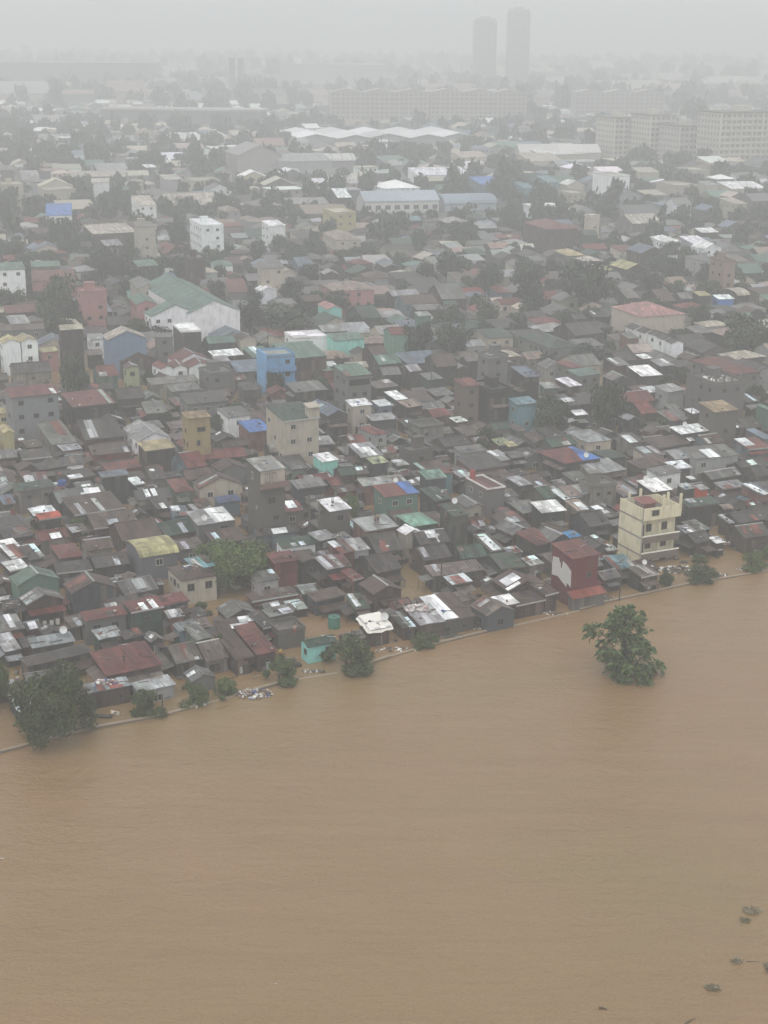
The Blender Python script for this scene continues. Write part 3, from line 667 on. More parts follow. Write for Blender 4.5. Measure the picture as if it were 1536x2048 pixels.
-124.9 753.1 5.7 8.3 14 8 f V V 2||=m@l72
-90.4 682.8 24 20 21 5.3 gu V K 1||=w@b72
-55.7 679.3 13 17.9 26 5.3 hu G K 1||=w@r72
-36.8 687.4 19.1 11.6 13 5.3 m L K 1||=w@b50
-101.6 549.8 6.8 9.9 23 4.6 m L K 1||=m@b43
-84.2 566.4 5.7 12.3 11 4.6 hu L K 1||=m@l72
-153.7 809 32.3 14 14 5.3 m V K 1||=w@l72
-234.8 1080.6 24.6 20.7 15 4.6 gu L K 1||=w@b42
-189 1085.7 15.2 16.4 22 4.6 gu L K 1||=w@b72
-266.9 1069.6 9.9 12.9 16 8 gv W L 2||=m@b42
62.7 572 13 22.5 18 10 hu R D 4||hazy rose two-storey building with dull red hipped roof and two window rows
79.4 578.9 4.1 4.6 21 13 f W V 4||=s@r73
76 562.9 5.5 7.7 13 8 gu N N 1||=m@r73
101.6 604.6 13.9 14 23 8 gu V K 1||=m@b64
102.8 550.5 7.4 13 13 8 hu W W 2||=m@r64
116.3 552.5 7.8 18.7 19 5.3 m W L 2||=w@l65
127.5 595.8 7.5 7 15 5.3 m W K 1||=m@b65
27.3 786.5 29.3 17.7 17 10 m W W 4||long white two-storey house with window row, deep in the haze
49.3 748.8 12.5 16.7 19 9 m B S 4||=w@r74
66.7 730.5 5.9 13.4 18 9 m C C 4||=m@b73
72.4 762.7 4.6 6.7 17 12 f T T 4||=m@b73
81.1 761.7 6.8 14.6 18 9 m C C 4||=w@b73
110.4 744 9.4 21.1 19 14 f V W 4||=w@b73
138.3 809.3 11.4 11.6 14 10 m V V 4||=m@b64
165.8 823.5 13.2 18.2 14 10 f V V 4||=w#1@b64
140.3 729.7 12.4 18.2 21 11 f V V 4||=w#0@b64
159.8 750 6.9 9.2 21 9 m L V 4||=m@b65
176.2 748.3 20.1 15.1 19 8 m W V 2||=w@b65
154.1 668.2 7 11.4 25 9 m V V 4||=m@b65
3.9 849.5 8.1 11.4 21 9 m L L 4||=m@l74
50.4 912.2 19.2 16.6 25 9 m V V 4||=w@r74
91.4 906.4 21.3 21.7 15 8 m V V 2||=w@b73
92.7 757.6 9.7 9.3 23 8 gv W V 2||=m@b73
85.5 695.2 7.7 12.3 24 10 f V V 4||=m@b73
11.2 625.8 5.8 7.2 25 5.3 m C K 1||=m@f74
28 622.5 10.8 12.5 16 5.3 hu L K 1||=m@f74
39.9 604.2 8.1 9.7 16 5.3 m L K 1||=m@l73
111.9 998.5 41.6 30.8 26 5.3 m W V 2||=w@b73
-40.2 164.4 3.3 3.2 25 1.4 m K Q 3||=s@l34
-46.9 169.1 3.1 2.5 26 1.6 m R D 3||=s@f32
-41.9 170 6 4.4 22 2.6 gu G D 0||=m@f32
-23.3 173 3.4 3.2 28 1.7 gv G G 3||=s@f36
-33.6 181.5 2.6 2.2 25 1.7 m F K 3||=s@b33
-47.5 183.1 2.3 3 25 1.6 m K K 3||=s@l32
-4.3 186 3.1 2.7 33 1.8 gu G K 3||=s@l38
-51.8 186.1 5.3 4.5 28 2.8 m G K 0||=m@l32
-45.3 186.4 2.5 2.9 31 2 gv K Q 3||=s@b32
-48.6 189.2 2.3 3.1 32 1.6 gu K K 3||=s@l32
-53.1 190.1 2.9 2.5 31 1.5 gu K K 3||=s@l29
-25.5 190.7 2.8 2.9 23 1.4 m F K 3||=s@l36
-26.4 194 2.5 2.6 31 1.7 m K K 3||=s@r31
0.4 194.3 2.3 2.8 32 1.5 gv G K 3||=s@r38
-20.6 194.4 4.8 4.4 27 2 gv G K 0||=m@b35
-36.9 194.7 5.8 5 25 2.2 m K K 0||=m@r30
-16 194.7 2.7 3.9 34 2.3 gu G K 3||=s@b35
2.4 197.8 2.8 3.1 33 2 gu D K 3||=s@f20
-12.6 198 3 2.9 23 1.3 m F K 3||=s@b37
-55 198.3 2.8 2.2 31 1.7 gu F K 3||=s@l29
5.2 198.6 2.3 2.2 26 1.6 m G G 3||=s@b41
-33.6 198.8 2.9 2.2 32 1.9 gv D K 3||=s@b31
-56.2 200.5 2.2 2.8 31 2.1 gu K K 3||=s@l7
8.6 200.9 2 2.5 29 1.7 m K K 3||=s@b40
11.9 201.2 2.6 3.1 26 1.7 m F K 3||=s@f21
-36.6 202.9 5.4 5.7 33 2.3 gu G K 0||=m@b31
-44.3 203.7 4.6 3.8 24 2.2 m K Q 0||=m@l8
-11.5 204 3.2 2.2 22 1.9 gu K G 3||=s@f19
-56.5 204.7 3.3 3.8 29 2.1 gv D K 3||=s@l7
-51 205.5 2.7 3.5 26 2 m K G 3||=s@r7
-33.6 205.6 1.9 2.1 27 1.8 m D K 3||=s@b31
-40.3 207.1 2.4 2.2 32 1.5 gu F Q 3||=s@r8
25.2 208.1 1.7 1.9 30 1.6 m G K 3||=s#1@f27
16 208.2 2.5 2.1 27 1.5 gv K K 3||=s@r21
-52.6 208.3 2.8 2.6 22 1.8 gu D Q 3||=s@b7
-37.9 208.3 2.6 2.6 34 1.7 gv F G 3||=s@b31
33.6 209.9 3.5 3.5 29 2.1 gu G K 3||=s@l28
-30.2 210.5 2.8 2.3 28 1.6 m F Q 3||=s@l9
-20.7 213.8 5.1 4.1 28 2.2 m D K 0||=m@l19
-28.8 214.2 2.6 2.6 25 1.5 gu D D 3||=s@b9
27.8 214.6 4.4 6.4 26 2.1 m F Q 0||=m@f27
40.3 214.9 3.5 3.6 28 1.7 m D K 3||=s@b28
-15.8 215.1 3.3 2.2 25 1.8 m D K 3||=s@f19
-12.2 216.2 3.1 3.6 23 2.4 m K K 3||=s@r19
32.1 216.4 3.6 3.1 26 1.5 m G K 3||=s#0@f27
-25 217.6 4.9 5 32 2 gv D D 0||=m@r9
-39.7 218.7 2.6 2.5 32 2 gv R K 3||=s@l4
-9.3 219.3 2.5 2.3 31 1.6 m F K 3||=s@r19
-19.9 220.6 2.4 3.2 28 1.8 gv D K 3||=s@l19
-56.7 220.7 2.7 2.4 31 1.8 m D G 3||=s@b7
-30.8 221.1 4 3.7 26 2.4 m F G 3||=s@b9
-16.2 223.4 2.5 2 23 1.5 gu D K 3||=s@b19
-25.4 224.3 5.7 4.8 28 2.7 m D K 0||=m@f3
-30.9 224.7 2.2 2.2 32 1.8 gu D D 3||=s@f3
-47.4 224.9 2.9 2.9 28 1.8 gu D K 3||=s@r5
34.2 227.7 2.7 2.4 32 1.6 m G K 3||=s@r26
28.7 228.7 4.9 6.5 34 2.4 gv D K 0||=m@l26
38.7 228.7 1.9 2.6 32 1.5 m G K 3||=s@l75
-61.8 229.3 7 5.9 32 2.4 m K K 0||=m#1@l5
15.1 229.8 2.7 2.5 28 2.4 gv K K 3||=s@f14
53.3 229.8 2.4 2.2 23 1.5 gv D G 3||=s@r75
-53.9 229.8 2.5 2.3 25 1.3 gu K G 3||=s@f5
-50.4 230 2.9 3.3 33 1.9 m F K 3||=s@r5
42.3 230.7 2.2 2.8 32 1.9 gv D K 3||=s@l75
17.5 231.2 2.3 2.6 32 1.8 m K K 3||=s@r14
-15.7 232.1 2 2.5 31 1.9 gv K K 3||=s@b19
-4.1 232.5 4.4 4.3 27 2.2 m K D 0||=m@l15
51.8 232.9 3.2 4 31 2.2 m G K 3||=s@r75
-12.4 233.6 3.6 2.8 31 1.7 gv D Q 3||=s#1@f18
45.2 233.6 3.7 5.2 27 2.2 m F K 0||=m@b75
-37.9 233.7 3 4.1 29 1.6 gv R Q 3||=s@b4
10.6 234.3 4.8 4.9 23 2.3 m D D 0||=m#0@f14
15.3 234.4 2.4 3.2 27 1.9 gu R G 3||=s@r14
3.5 234.9 4.5 5.1 24 2.7 m D G 0||=m@l16
-64.9 235 4.7 3.8 23 2.1 gu G Q 0||=m#1@l5
20.9 235.7 4.9 4.9 26 2.1 m D G 0||=m@f13
-20.8 236.2 5.5 4.9 31 1.9 gv K G 0||=m@r6
-28.5 236.8 5.5 6.1 25 1.9 gv G K 0||=m@r3
-8.4 236.8 5.4 4.6 27 1.9 m D G 0||=m@f18
-41.6 237.9 2.9 3.1 29 2.1 gv K K 3||=s@b4
8.2 238.9 2.8 2.6 25 1.8 m K G 3||=s@r16
66 239.8 6 6.1 33 2.2 gv K K 0||=m#3@r25
-3.5 240 2.9 2.7 30 1.7 gu K Q 3||=s@b15
-58.6 240.1 3.1 2.6 32 1.8 m K K 3||=s@l5
20.2 240.1 3.2 2.6 29 2.2 m K D 3||=s@f13
-16.4 240.2 4.8 4.2 22 2.5 m R G 0||=m@l18
44.2 240.9 5.5 6.6 28 2.3 gu D K 0||=m@b75
-67.6 241.5 2.7 2.1 33 1.7 m F G 3||=s@l5
29.6 241.6 2.8 2.7 23 1.4 gv K K 3||=s@b26
-8.8 241.7 2.7 2.6 28 1.9 gu D Q 3||=s#0@f18
-31.8 241.9 3.1 3.5 33 1.7 m D D 3||=s#0@b3
24.4 242.1 4.5 4.6 30 2.3 m G K 0||=m@r13
-4.8 242.9 2.2 2.6 23 2.2 gu G K 3||=s@r18
50.1 243.1 4.9 4.8 26 2.7 m D K 0||=m@f24
37.8 244.2 3.1 2.8 28 2 gv G K 3||=s@b26
-11.6 244.6 5.2 4.5 34 2 gu K K 0||=m@l18
41.2 245 2.9 1.9 32 1.4 gv R G 3||=s@l75
68 245.8 2.8 2.9 22 1.4 gv K K 3||=s@r25
-18.2 245.9 1.7 1.9 32 2 gv D K 3||=s@f11
60.3 246.1 4.1 4.9 30 2.7 gv K Q 0||=m#0@r25
22.5 246.1 3.1 2.7 33 2.1 m K D 3||=s#0@r13
-21.9 246.3 3.5 3.7 22 2.4 m F K 3||=s@r6
-31.9 246.4 2.6 2.4 31 1.4 m D D 3||=s#1@b3
12.9 247 2.2 2.3 30 1.8 m R K 3||=s@b14
1.2 247.2 2.4 3.4 28 1.7 gu K Q 3||=s@f12
-27.7 247.5 2.3 2.4 23 1.6 gv F G 3||=s@l6
64 247.5 2.5 2.6 24 1.8 gu R K 3||=s#0@r25
-5.5 247.6 2.7 2.6 30 1.5 gv R Q 3||=s@r18
-17.1 247.9 2.1 2.4 27 1.8 m D G 3||=s@f11
-42.4 248.4 2.9 2.1 23 1.9 m F K 3||=s@r2
-23.5 249.8 3.4 2.7 27 1.9 gv D K 3||=s@r6
3.6 250 3.4 2.4 33 1.4 gv G Q 3||=s@f12
-57.6 250.5 2.7 2.8 33 2.1 m R G 3||=s@b5
-66.4 250.6 4.8 4.9 33 2.2 gv G K 0||=m#0@l5
-60.8 250.6 2.1 2.7 31 2 m G Q 3||=s@b5
9.8 251.3 3.2 2.6 25 1.9 gu K G 3||=s@b14
21.9 251.8 3.2 3.3 24 1.8 m F G 3||=s@r13
50.1 252.3 3.5 2.9 28 1.5 gv G Q 3||=s@f24
-53.5 252.7 3.2 3.4 33 2.2 m G G 3||=s@l2
57 253 2.7 2.6 28 1.8 m D Q 3||=s@f25
-23.8 253.3 2.7 2.7 28 1.8 m D K 3||=s@r6
30.7 254 5.3 4.6 25 1.8 m K K 0||=m@f23
42.7 254.1 4.1 5.9 30 1.9 m F D 0||=m@l24
-18.5 254.1 4.9 4.3 23 1.9 m D D 0||=m@f11
52.9 254.1 2.3 3.2 33 1.4 m D Q 3||=s@l25
70.3 254.2 6.2 5.2 22 2.5 m K D 0||=m@r25
36.9 254.6 3.7 4.2 22 1.6 m K Q 3||=m@f23
17.7 254.9 7.1 5.1 25 2.7 gu D K 0||=m@l13
-41.9 255.1 2.7 1.7 31 1.5 m K D 3||=s#0@r2
-6.6 255.4 2.7 2.2 33 1.4 m D K 3||=s@b18
48.8 255.8 2.5 2.8 30 2 m D K 3||=s@f24
-3.3 255.9 2 2.3 30 1.4 gv K D 3||=s@l12
-62.9 256 4.3 6.7 22 1.9 m R D 0||=m@b5
-69.1 256.2 4.4 4.8 21 2.3 m D Q 0||=m@f0
56.2 256.3 3.2 2.7 23 2.2 gu D K 3||=s@l25
5.2 257 2.1 2.4 25 2 m G K 3||=s@r12
-50.5 257.1 3.1 2.5 31 2.1 m R G 3||=s@f2
-0.7 257.3 3.7 3.1 28 2.1 m D Q 3||=s@l12
-22.6 258.2 4 5.1 29 1.8 m K Q 0||=m@f11
-13.1 258.3 5.7 6.1 22 1.9 gu R K 0||=m@b18
27.7 258.6 3.5 5.2 27 1.9 m D K 0||=m@f23
46 258.7 3.6 3.9 32 2 m K G 3||=s@l24
-41.5 259.1 3 3.8 25 2.3 m K G 3||=s#1@r2
7 259.1 2.9 2.8 26 1.8 m F G 3||=s@r12
40.7 259.1 3.5 3.3 32 1.7 m G K 3||=s@l24
17.2 259.3 2.2 2.1 29 1.5 gv K G 3||=s@l13
-46.6 259.3 5.2 3.6 28 2 m K K 0||=m#0@r2
31.7 260.2 2.6 3.1 31 1.3 gu D K 3||=s@f23
-65.9 260.5 2.2 3 28 1.9 m D G 3||=s@b5
-59 260.7 2.8 3 26 2.3 gu K G 3||=s#1@l2
-70.6 261 5.5 3.6 24 1.8 gv F G 0||=m#1@f0
35.3 261.1 3.8 4.3 29 2.2 m G Q 3||=m@f23
0.1 261.1 2.5 1.9 25 1.7 gv D K 3||=s@b12
21.6 261.2 4.5 3.8 27 2 gu F D 0||=m@r13
10.1 261.5 2.1 2.8 28 1.6 m D G 3||=s@b14
6.1 262.3 2.2 2.8 27 2.2 m K K 3||=s#0@b12
-42.7 262.9 2.8 3.5 26 2.3 m D Q 3||=s@r2
-39.4 263 2.8 2.7 32 1.4 m K D 3||=s#2@r2
48.5 263.1 2.6 2.6 28 1.7 m R G 3||=s@b24
57.6 263.2 2.7 2.1 29 1.5 m K K 3||=s@b25
-10.8 263.5 2 2.5 28 1.5 m F K 3||=s#0@b18
72.8 264.1 3.9 4.4 27 2.2 gv K K 0||=m#4@r25
29 264.3 3.4 3 25 1.7 gu K K 3||=s@l23
-23.6 264.4 4.1 4.4 30 2.4 m K K 0||=m@l11
-73.9 264.4 4.2 3.4 32 1.8 m K D 3||=s@f0
60.3 264.6 3.2 2.3 26 1.8 gu D K 3||=s@b25
-6 265.4 3.2 2.1 29 1.8 gu D Q 3||=s@b18
-31.3 265.7 2.2 2.9 21 1.5 gv G Q 3||=s@b6
-66.9 265.8 4.1 3.5 32 1.9 gv D D 3||=s@f0
-14.1 266.1 3 3 24 1.9 gv K K 3||=s@r11
-42.8 266.1 2.4 2.4 26 1.8 m R K 3||=s@r2
63.2 266.2 1.8 2 29 1.3 m D K 3||=s#0@r25
9.1 266.2 5.8 5.2 30 2.2 m D K 0||=m@r12
25.1 266.4 3 2.9 32 1.4 m K K 3||=s#1@r13
-54.5 266.5 3 2.2 25 1.5 gu D K 3||=s@l2
-28.4 266.9 3.4 3.2 23 1.8 m G K 3||=s@l11
-24.9 268.2 2.7 1.9 33 2 m D D 3||=s@l11
-2.1 268.5 3.4 2.4 23 1.9 m K D 3||=s#1@b12
-6.7 268.8 3.4 3.4 32 1.5 m G K 3||=s@b18
-17.7 269.3 5 4.6 22 2.4 m K K 0||=m@r11
-63.3 269.5 2.7 3.5 23 1.7 gv K K 3||=s@r0
-72 270.6 4 4.2 21 2.8 m G K 3||=s@f0
-59.3 271 3.4 3.9 21 2 gu K K 3||=s#0@l2
75.9 272.2 2.4 3.2 29 2.3 gu F K 3||=s@r25
-9 272.5 3.4 2.7 26 2 m F D 3||=s#1@b18
-67.1 273.3 5.7 4.3 24 2.1 m K Q 0||=m@f0
10.9 273.5 2.7 2.7 24 2 gu D K 3||=s@l13
24 274.6 2.2 2.5 27 1.9 gv D G 3||=s#0@b13
38.4 274.7 2.3 2.4 32 1.6 m K Q 3||=s#1@r23
-35.3 274.8 5 3.3 29 2.1 m K D 0||=m@f1
-75.1 275.1 4.5 3.2 31 1.9 gv F K 0||=m#0@f0
74.6 275.4 2.4 2.7 23 1.7 gu R G 3||=s#1@r25
-56.1 275.4 3.5 2.4 25 1.7 m R G 3||=s@b2
-10.6 275.9 2.2 2.4 32 1.9 m K D 3||=s#1@f62
28.2 276 5.1 4.6 23 2.1 gv K G 0||=m@l23
-70.5 276 2.6 2.6 22 1.8 gv K K 3||=s@f0
33.3 276.2 2 2.1 29 2 gv G G 3||=s@l23
69.6 276.2 2.6 3.2 22 1.9 m D G 3||=s#1@r25
-29.9 276.6 2.5 1.8 21 1.8 gu K G 3||=s@l11
-43.4 277 6.1 4.2 23 2.2 m K K 0||=m#1@r2
46 277 2 2.9 28 1.7 m D G 3||=s@b24
2.7 277.2 2.3 2.1 29 1.3 m G Q 3||=s#0@b12
-26.5 277.8 3.5 2.5 32 1.6 m K K 3||=s@l11
-6.9 278.6 3.6 4 24 1.9 m G D 3||=s@f62
78 278.6 2.8 2.5 27 1.5 gv K G 3||=s#3@r70
37 278.7 2.4 2.5 22 2 m K K 3||=s#0@r23
48 278.8 2 3.1 29 1.8 gu F D 3||=s@b24
-50.7 278.8 2.4 2.9 20 1.7 gu K Q 3||=s@b2
67.4 278.9 2 2.3 32 1.9 m K D 3||=s@r22
40.9 279.5 2.9 2.6 28 1.4 m K K 3||=s#2@r23
62.3 279.6 3.1 2.8 23 2.1 gv G K 3||=s@f22
19.5 279.6 2.5 3.5 22 1.9 gv F K 3||=s@b13
-78.3 280.3 4 5.1 27 2.5 gv D G 0||=m@l0
-37.4 280.4 5.6 6.4 29 2.5 gv R Q 0||=m@f1
-1 280.6 3.3 3.1 22 1.9 gu K G 3||=s#0@b12
28 280.9 2.9 3 28 1.5 m K G 3||=s@l23
-69.4 281.1 3.3 3.8 31 2 m F Q 3||=s@r0
-30 281.9 5.5 3.7 31 2.2 gu D D 0||=m@f10
-7.7 282.3 2.1 2 27 2 gu D Q 3||=s@f62
79.2 282.6 3.4 2.8 27 2.2 m D D 3||=s@r70
2.6 283.1 2 1.9 32 1.3 m G D 3||=s#1@b12
-20.3 283.8 2.3 2.6 23 1.7 m D Q 3||=s@b11
22.9 284.1 3.1 2.6 27 1.6 m R K 3||=s@b13
69.9 284.5 3.3 2.7 25 1.3 gu D K 3||=s@r22
-72.8 284.6 2.2 1.7 26 1.8 m F K 3||=s@f0
9.6 284.9 4.5 3.5 23 2.5 m K K 0||=m@b12
-17.8 284.9 2.1 2.2 23 1.9 gu D K 3||=s#1@f61
-40.9 285.6 3.6 3.4 31 2.6 m F G 3||=s@f1
-6.2 285.9 3.5 5.1 27 2.2 gu R Q 0||=m@f60
26.5 286.1 4.8 5.3 30 1.8 gv G D 0||=m@l23
79.1 286.4 2.4 1.6 20 1.5 m K G 3||=s#2@r70
18.6 287 3.8 3.3 32 2.1 gu D K 3||=s#1@b13
5.5 287.2 2.3 2.4 25 1.6 gv K K 3||=s#1@b12
-32.4 287.6 4.8 4.9 26 1.9 gv K K 0||=m@l10
53.8 287.8 4.7 3.4 23 2.3 gu K K 0||=m@l22
-13 287.9 5.1 5 21 2.6 gv K K 0||=m@f62
47.6 288.1 2.7 2.7 29 2 m K K 3||=s#3@r23
2.4 288.7 3.6 3 27 1.6 gv G K 3||=s#1@f60
30.2 289 3.4 4.8 23 2 m D G 0||=m@l23
-20.8 289.1 5.2 5.2 25 2.6 m K K 0||=m@f61
76.1 289.2 2.3 2.6 24 2 m K K 3||=s#0@r70
-7.8 289.8 3.5 2.4 26 1.6 gu K K 3||=s#1@f62
80.9 289.8 3.6 4.4 31 2.2 gv G D 0||=m@r70
-43.7 289.9 2.4 2.6 21 1.4 gu R Q 3||=s@f1
17.4 291.6 5.3 4.9 31 2.6 m F K 0||=m@f59
-28.1 291.8 2.3 2.3 30 1.6 m K K 3||=s@f10
-37.9 291.8 5.9 5.5 31 2.2 m G G 0||=m@f1
75.2 292.1 2.1 2.5 25 1.3 gv G Q 3||=s@f70
-54.2 292.3 2.8 2.5 23 1.5 m F K 3||=s@f49
45.3 292.5 3.8 3.9 28 2.3 gv K K 3||=s@r23
1.1 292.6 3.1 3.3 23 1.9 m K K 3||=s@f60
34.2 292.7 4.6 6 29 1.9 m K K 0||=m@b23
-81.4 292.8 3.5 3.7 25 2.1 gv F K 3||=s@l0
-42.8 293.8 2.4 2.4 20 1.4 gv K K 3||=s@f1
55.4 294.2 3.9 4 24 2.5 gv F K 3||=s#0@l22
-60 294.4 2.1 2.4 21 2 gv G K 3||=s@f49
-4.3 294.7 3.1 2.9 28 2.4 gu G K 3||=s#0@f60
-23.1 294.8 3.8 3.5 26 2.5 m D D 3||=s@r10
-54.9 294.9 3 2.4 20 2 gv D Q 3||=s@f49
-63.5 295 3 3.1 24 1.8 m D K 3||=s@f49
12.1 295 2.6 4.1 29 1.7 gu G D 3||=s#1@f59
39.6 295.1 4.5 3.6 31 1.8 gv G D 0||=m@b23
27.4 295.1 2.7 3.2 21 2.3 m F G 3||=s@f71
60.6 295.4 4.7 4.9 29 1.8 m D K 0||=m@l22
81.4 295.5 4.8 4.2 24 2.3 gv K K 0||=m#1@r70
-48.7 295.6 5.5 4.3 25 2.1 m G G 0||=m@l1
-16.4 295.7 2.3 3.4 28 1.6 gv D K 3||=s#0@f61
65.6 296.2 2.9 2.4 26 1.8 gv F Q 3||=s#0@r22
-20.1 296.5 1.8 2.7 31 1.5 gu F K 3||=s@f61
31.5 296.8 2.2 2.2 29 1.4 gv G K 3||=s#1@f71
6.8 297.1 3.3 2.4 23 2.3 m K G 3||=s#1@r60
-42.4 297.6 5.3 4 22 1.8 m F D 0||=m@l1
53.9 297.8 2.1 2 23 1.5 m G D 3||=s@l22
-56.9 297.9 5.6 3.8 31 2.6 gv D K 0||=m@f49
20.4 297.9 3 3.8 28 2.3 gv F K 3||=s@l71
-83.2 298 3.4 2.9 28 1.8 m G K 3||=s@l0
25.9 298.7 1.9 2.3 24 2 m R K 3||=s@f71
-17.4 298.9 3.2 2.7 29 1.7 m K K 3||=s@f61
57.9 299.3 3.2 2.6 21 1.6 gu G G 3||=s#0@l22
-35.5 299.3 4.3 4.6 30 2.1 gu D D 0||=m@r1
82 299.7 3.1 2.6 25 1.7 gv K K 3||=s#0@r70
-80.2 300.2 2.2 2.5 21 1.3 m K K 3||=s#0@b0
-30.6 300.6 2.5 2.5 26 1.4 gv K G 3||=s@l10
-25 300.7 7 7.1 23 2.7 m D K 0||=m@b10
23.9 300.9 3.8 2.5 27 1.4 m G K 3||=s@f71
-74 301.1 4.9 5.9 28 1.9 m D K 0||=s@r0
-52.3 301.2 2.1 3.1 27 1.9 gu K Q 3||=s#3@r49
4.9 301.3 3.4 4.4 25 1.7 m K D 0||=s@r60
75.3 301.3 4.6 7 29 2.2 gu K K 0||=m#0@r70
-41.7 302.3 2.1 2.2 24 1.8 m K G 3||=s@l1
-20.5 302.6 2.7 2.2 24 1.7 gv K Q 3||=s@f61
-84.3 302.7 6.5 4.7 27 2 gu K Q 0||=m@l0
-33.1 304.2 2.6 3.8 30 1.7 m K K 3||=s@l10
37.7 304.2 2.4 2.5 23 1.7 gv K Q 3||=s@b23
-69.6 304.3 2.1 1.7 22 1.8 gv K K 3||=s@l49
-38.7 304.4 3.9 3.7 24 2 gv R G 3||=s@r1
68.5 304.6 2.5 2.2 24 1.3 gv F Q 3||=s#1@r22
-10 304.9 2.4 2.5 24 1.6 m K G 3||=s#0@f62
-27.4 305.1 1.9 1.9 28 1.6 gv G G 3||=s#0@b10
8.4 305.2 2.7 2.4 25 1.8 m R K 3||=s@f59
84 305.4 6.3 5.4 23 1.8 m D K 0||=m@r70
-16.2 305.7 4.5 4.5 28 2.4 gv G G 0||=s@r61
46.3 305.8 4.4 4.9 28 2 gu D G 0||=s@b23
-56.9 306.2 2.9 3.2 29 1.9 gv K Q 3||=s#2@r49
61.8 306.3 5.8 6 24 2.4 m G G 0||=m@l22
-45 306.4 2.3 2.6 22 1.7 m F Q 3||=s@l1
66.5 307 3.1 3.5 21 1.6 m G K 3||=s#0@b22
-84.5 307.2 2.9 2.5 28 1.6 m K K 3||=s#1@b0
27.5 307.2 3.2 3.5 21 1.3 gu G K 3||=s#0@f71
-5.1 307.5 3.6 3.6 27 2 m R G 3||=s@f60
-72.8 307.7 3.5 2.8 29 1.7 gu K K 3||=s#1@f48
32.5 307.8 4.8 5.4 22 2.1 m G G 0||=s@f71
-29.7 308 3.8 4.8 24 2.5 gv K G 0||=s@b10
37.8 308.2 2.6 1.9 26 1.3 m D K 3||=s#1@r71
43.7 308.6 1.8 2.3 30 1.4 m D K 3||=s@b23
-79.1 308.9 5.2 5.1 27 2.1 m G G 0||=s@f48
-52.1 309 2.7 3.3 26 1.9 gu G G 3||=s@l1
14.7 309.1 3.4 4.8 25 1.9 gu R K 0||=s@f59
-11.9 309.3 3.1 2.2 27 1.9 gu K Q 3||=s#0@f62
-24.6 309.5 4.8 5.1 23 2.6 m D G 0||=s@l61
-20.4 309.5 2.8 2.6 21 1.6 gv K K 3||=s#0@l61
-68.9 310.6 5.2 3.9 27 2.1 gu D K 0||=s@l49
35.3 311.3 2.6 2.9 19 1.6 m D G 3||=s#0@r71
-63.5 311.4 2.6 2.6 26 1.9 gu K K 3||=s@f49
-12.6 311.4 2.4 1.8 30 1.8 gu R G 3||=s@f62
-17.1 311.8 4.6 4.9 21 2.3 gu K K 0||=s@r61
60.7 312 2.7 2.2 22 1.9 gv K K 3||=s@l22
26.2 312.3 2.9 3.6 19 2.1 gu K Q 3||=s@l71
81.3 312.3 4.4 5.1 23 2.5 m G K 0||=s@r70
-2.5 312.4 2.7 2.5 28 1.5 m F K 3||=s@r60
86.6 312.4 4.3 4.1 25 1.9 gv K K 3||=s#2@r70
9.4 312.8 6.3 4.4 29 2.7 gu G D 0||=m@l59
-86.7 313.1 5.5 5.5 28 1.8 m K D 0||=s@b0
-13.2 313.6 2.1 2.3 30 1.7 m K K 3||=s@l62
-80.2 313.8 2.9 3.1 30 1.9 gv K K 3||=s#0@f48
33.9 314 2.6 2.5 25 1.4 m F D 3||=s@r71
-26.8 314.2 3.3 2.5 25 2.4 gu K D 3||=s@b10
-30.7 314.3 2.7 3 23 2 gv G K 3||=s#1@b10
59.4 314.4 2.1 1.8 30 1.5 gu G K 3||=s#1@l22
4.4 314.9 2.7 2.1 19 1.5 gv R D 3||=s@r60
-22.9 315.1 3 3 26 2.4 m G K 3||=s@b61
29.3 315.3 2.4 3.2 29 1.7 m D G 3||=s@f71
62.8 315.4 2.9 2.9 19 2.2 m G D 3||=s#1@b22
-64.8 315.5 5 4 23 2.8 gu D G 0||=s@b49
15.5 315.5 5.1 4.8 30 2 gu D K 0||=s@f59
-17.5 315.5 1.9 2.1 23 1.9 gu K K 3||=s@r61
-73.8 316.1 5.1 4.6 28 2.7 m K K 0||=s@r48
-44.1 316.5 5.9 4.8 27 2.2 m G K 0||=s@b1
0.7 316.5 1.8 2.1 20 1.5 gv D G 3||=s#0@r60
48.2 316.6 2.6 3.2 21 2.1 gu F G 3||=s@b23
-50.8 316.9 3 3.9 24 1.7 gv D K 3||=s@l1
39.8 317.1 5.7 4 22 2.5 m G G 0||=s@r71
-13.2 317.1 3.6 2.7 19 1.8 gu K K 3||=s@b62
81.4 317.3 2.7 2.6 29 1.8 m R Q 3||=s@r70
23.5 317.4 5.3 4.2 26 2.6 m G Q 0||=s@l71
56.8 318.1 1.9 1.7 20 1.4 m K G 3||=s@l22
-82 318.2 5 3.9 22 2.6 m D K 0||=s@l48
-61.5 318.3 2.8 3.3 28 1.5 gv K K 3||=s#0@r49
68.2 318.3 2.9 3.1 21 1.6 m K K 3||=s@l70
87.7 318.6 6.2 4.8 29 2.7 gv D Q 0||=m@r70
-89.2 318.6 4.1 4.3 30 2.4 gv R Q 3||=s@b0
-37.4 318.6 4.4 4.5 23 1.9 gv K D 0||=s@r1
75.8 319.2 5.6 5.1 27 2.1 m K K 0||=s#0@r70
53.1 319.7 3.8 4 24 1.6 gv F Q 3||=s#1@l22
0.7 320.3 4 4.6 24 1.9 m F Q 0||=s@r60
-24.3 320.4 2.4 2 26 1.5 gu K Q 3||=s#1@l61
38.7 320.5 2.1 2.2 18 1.8 gv D K 3||=s@r71
14.6 320.7 3.9 3.8 22 2 gv G D 3||=s#0@f59
-86 320.9 2.4 2.2 23 1.6 m K Q 3||=s#1@l48
-71 320.9 2.8 3.1 26 1.9 m K Q 3||=s#0@l49
46.2 321.6 6.6 5.4 26 2.6 m K G 0||=m@r71
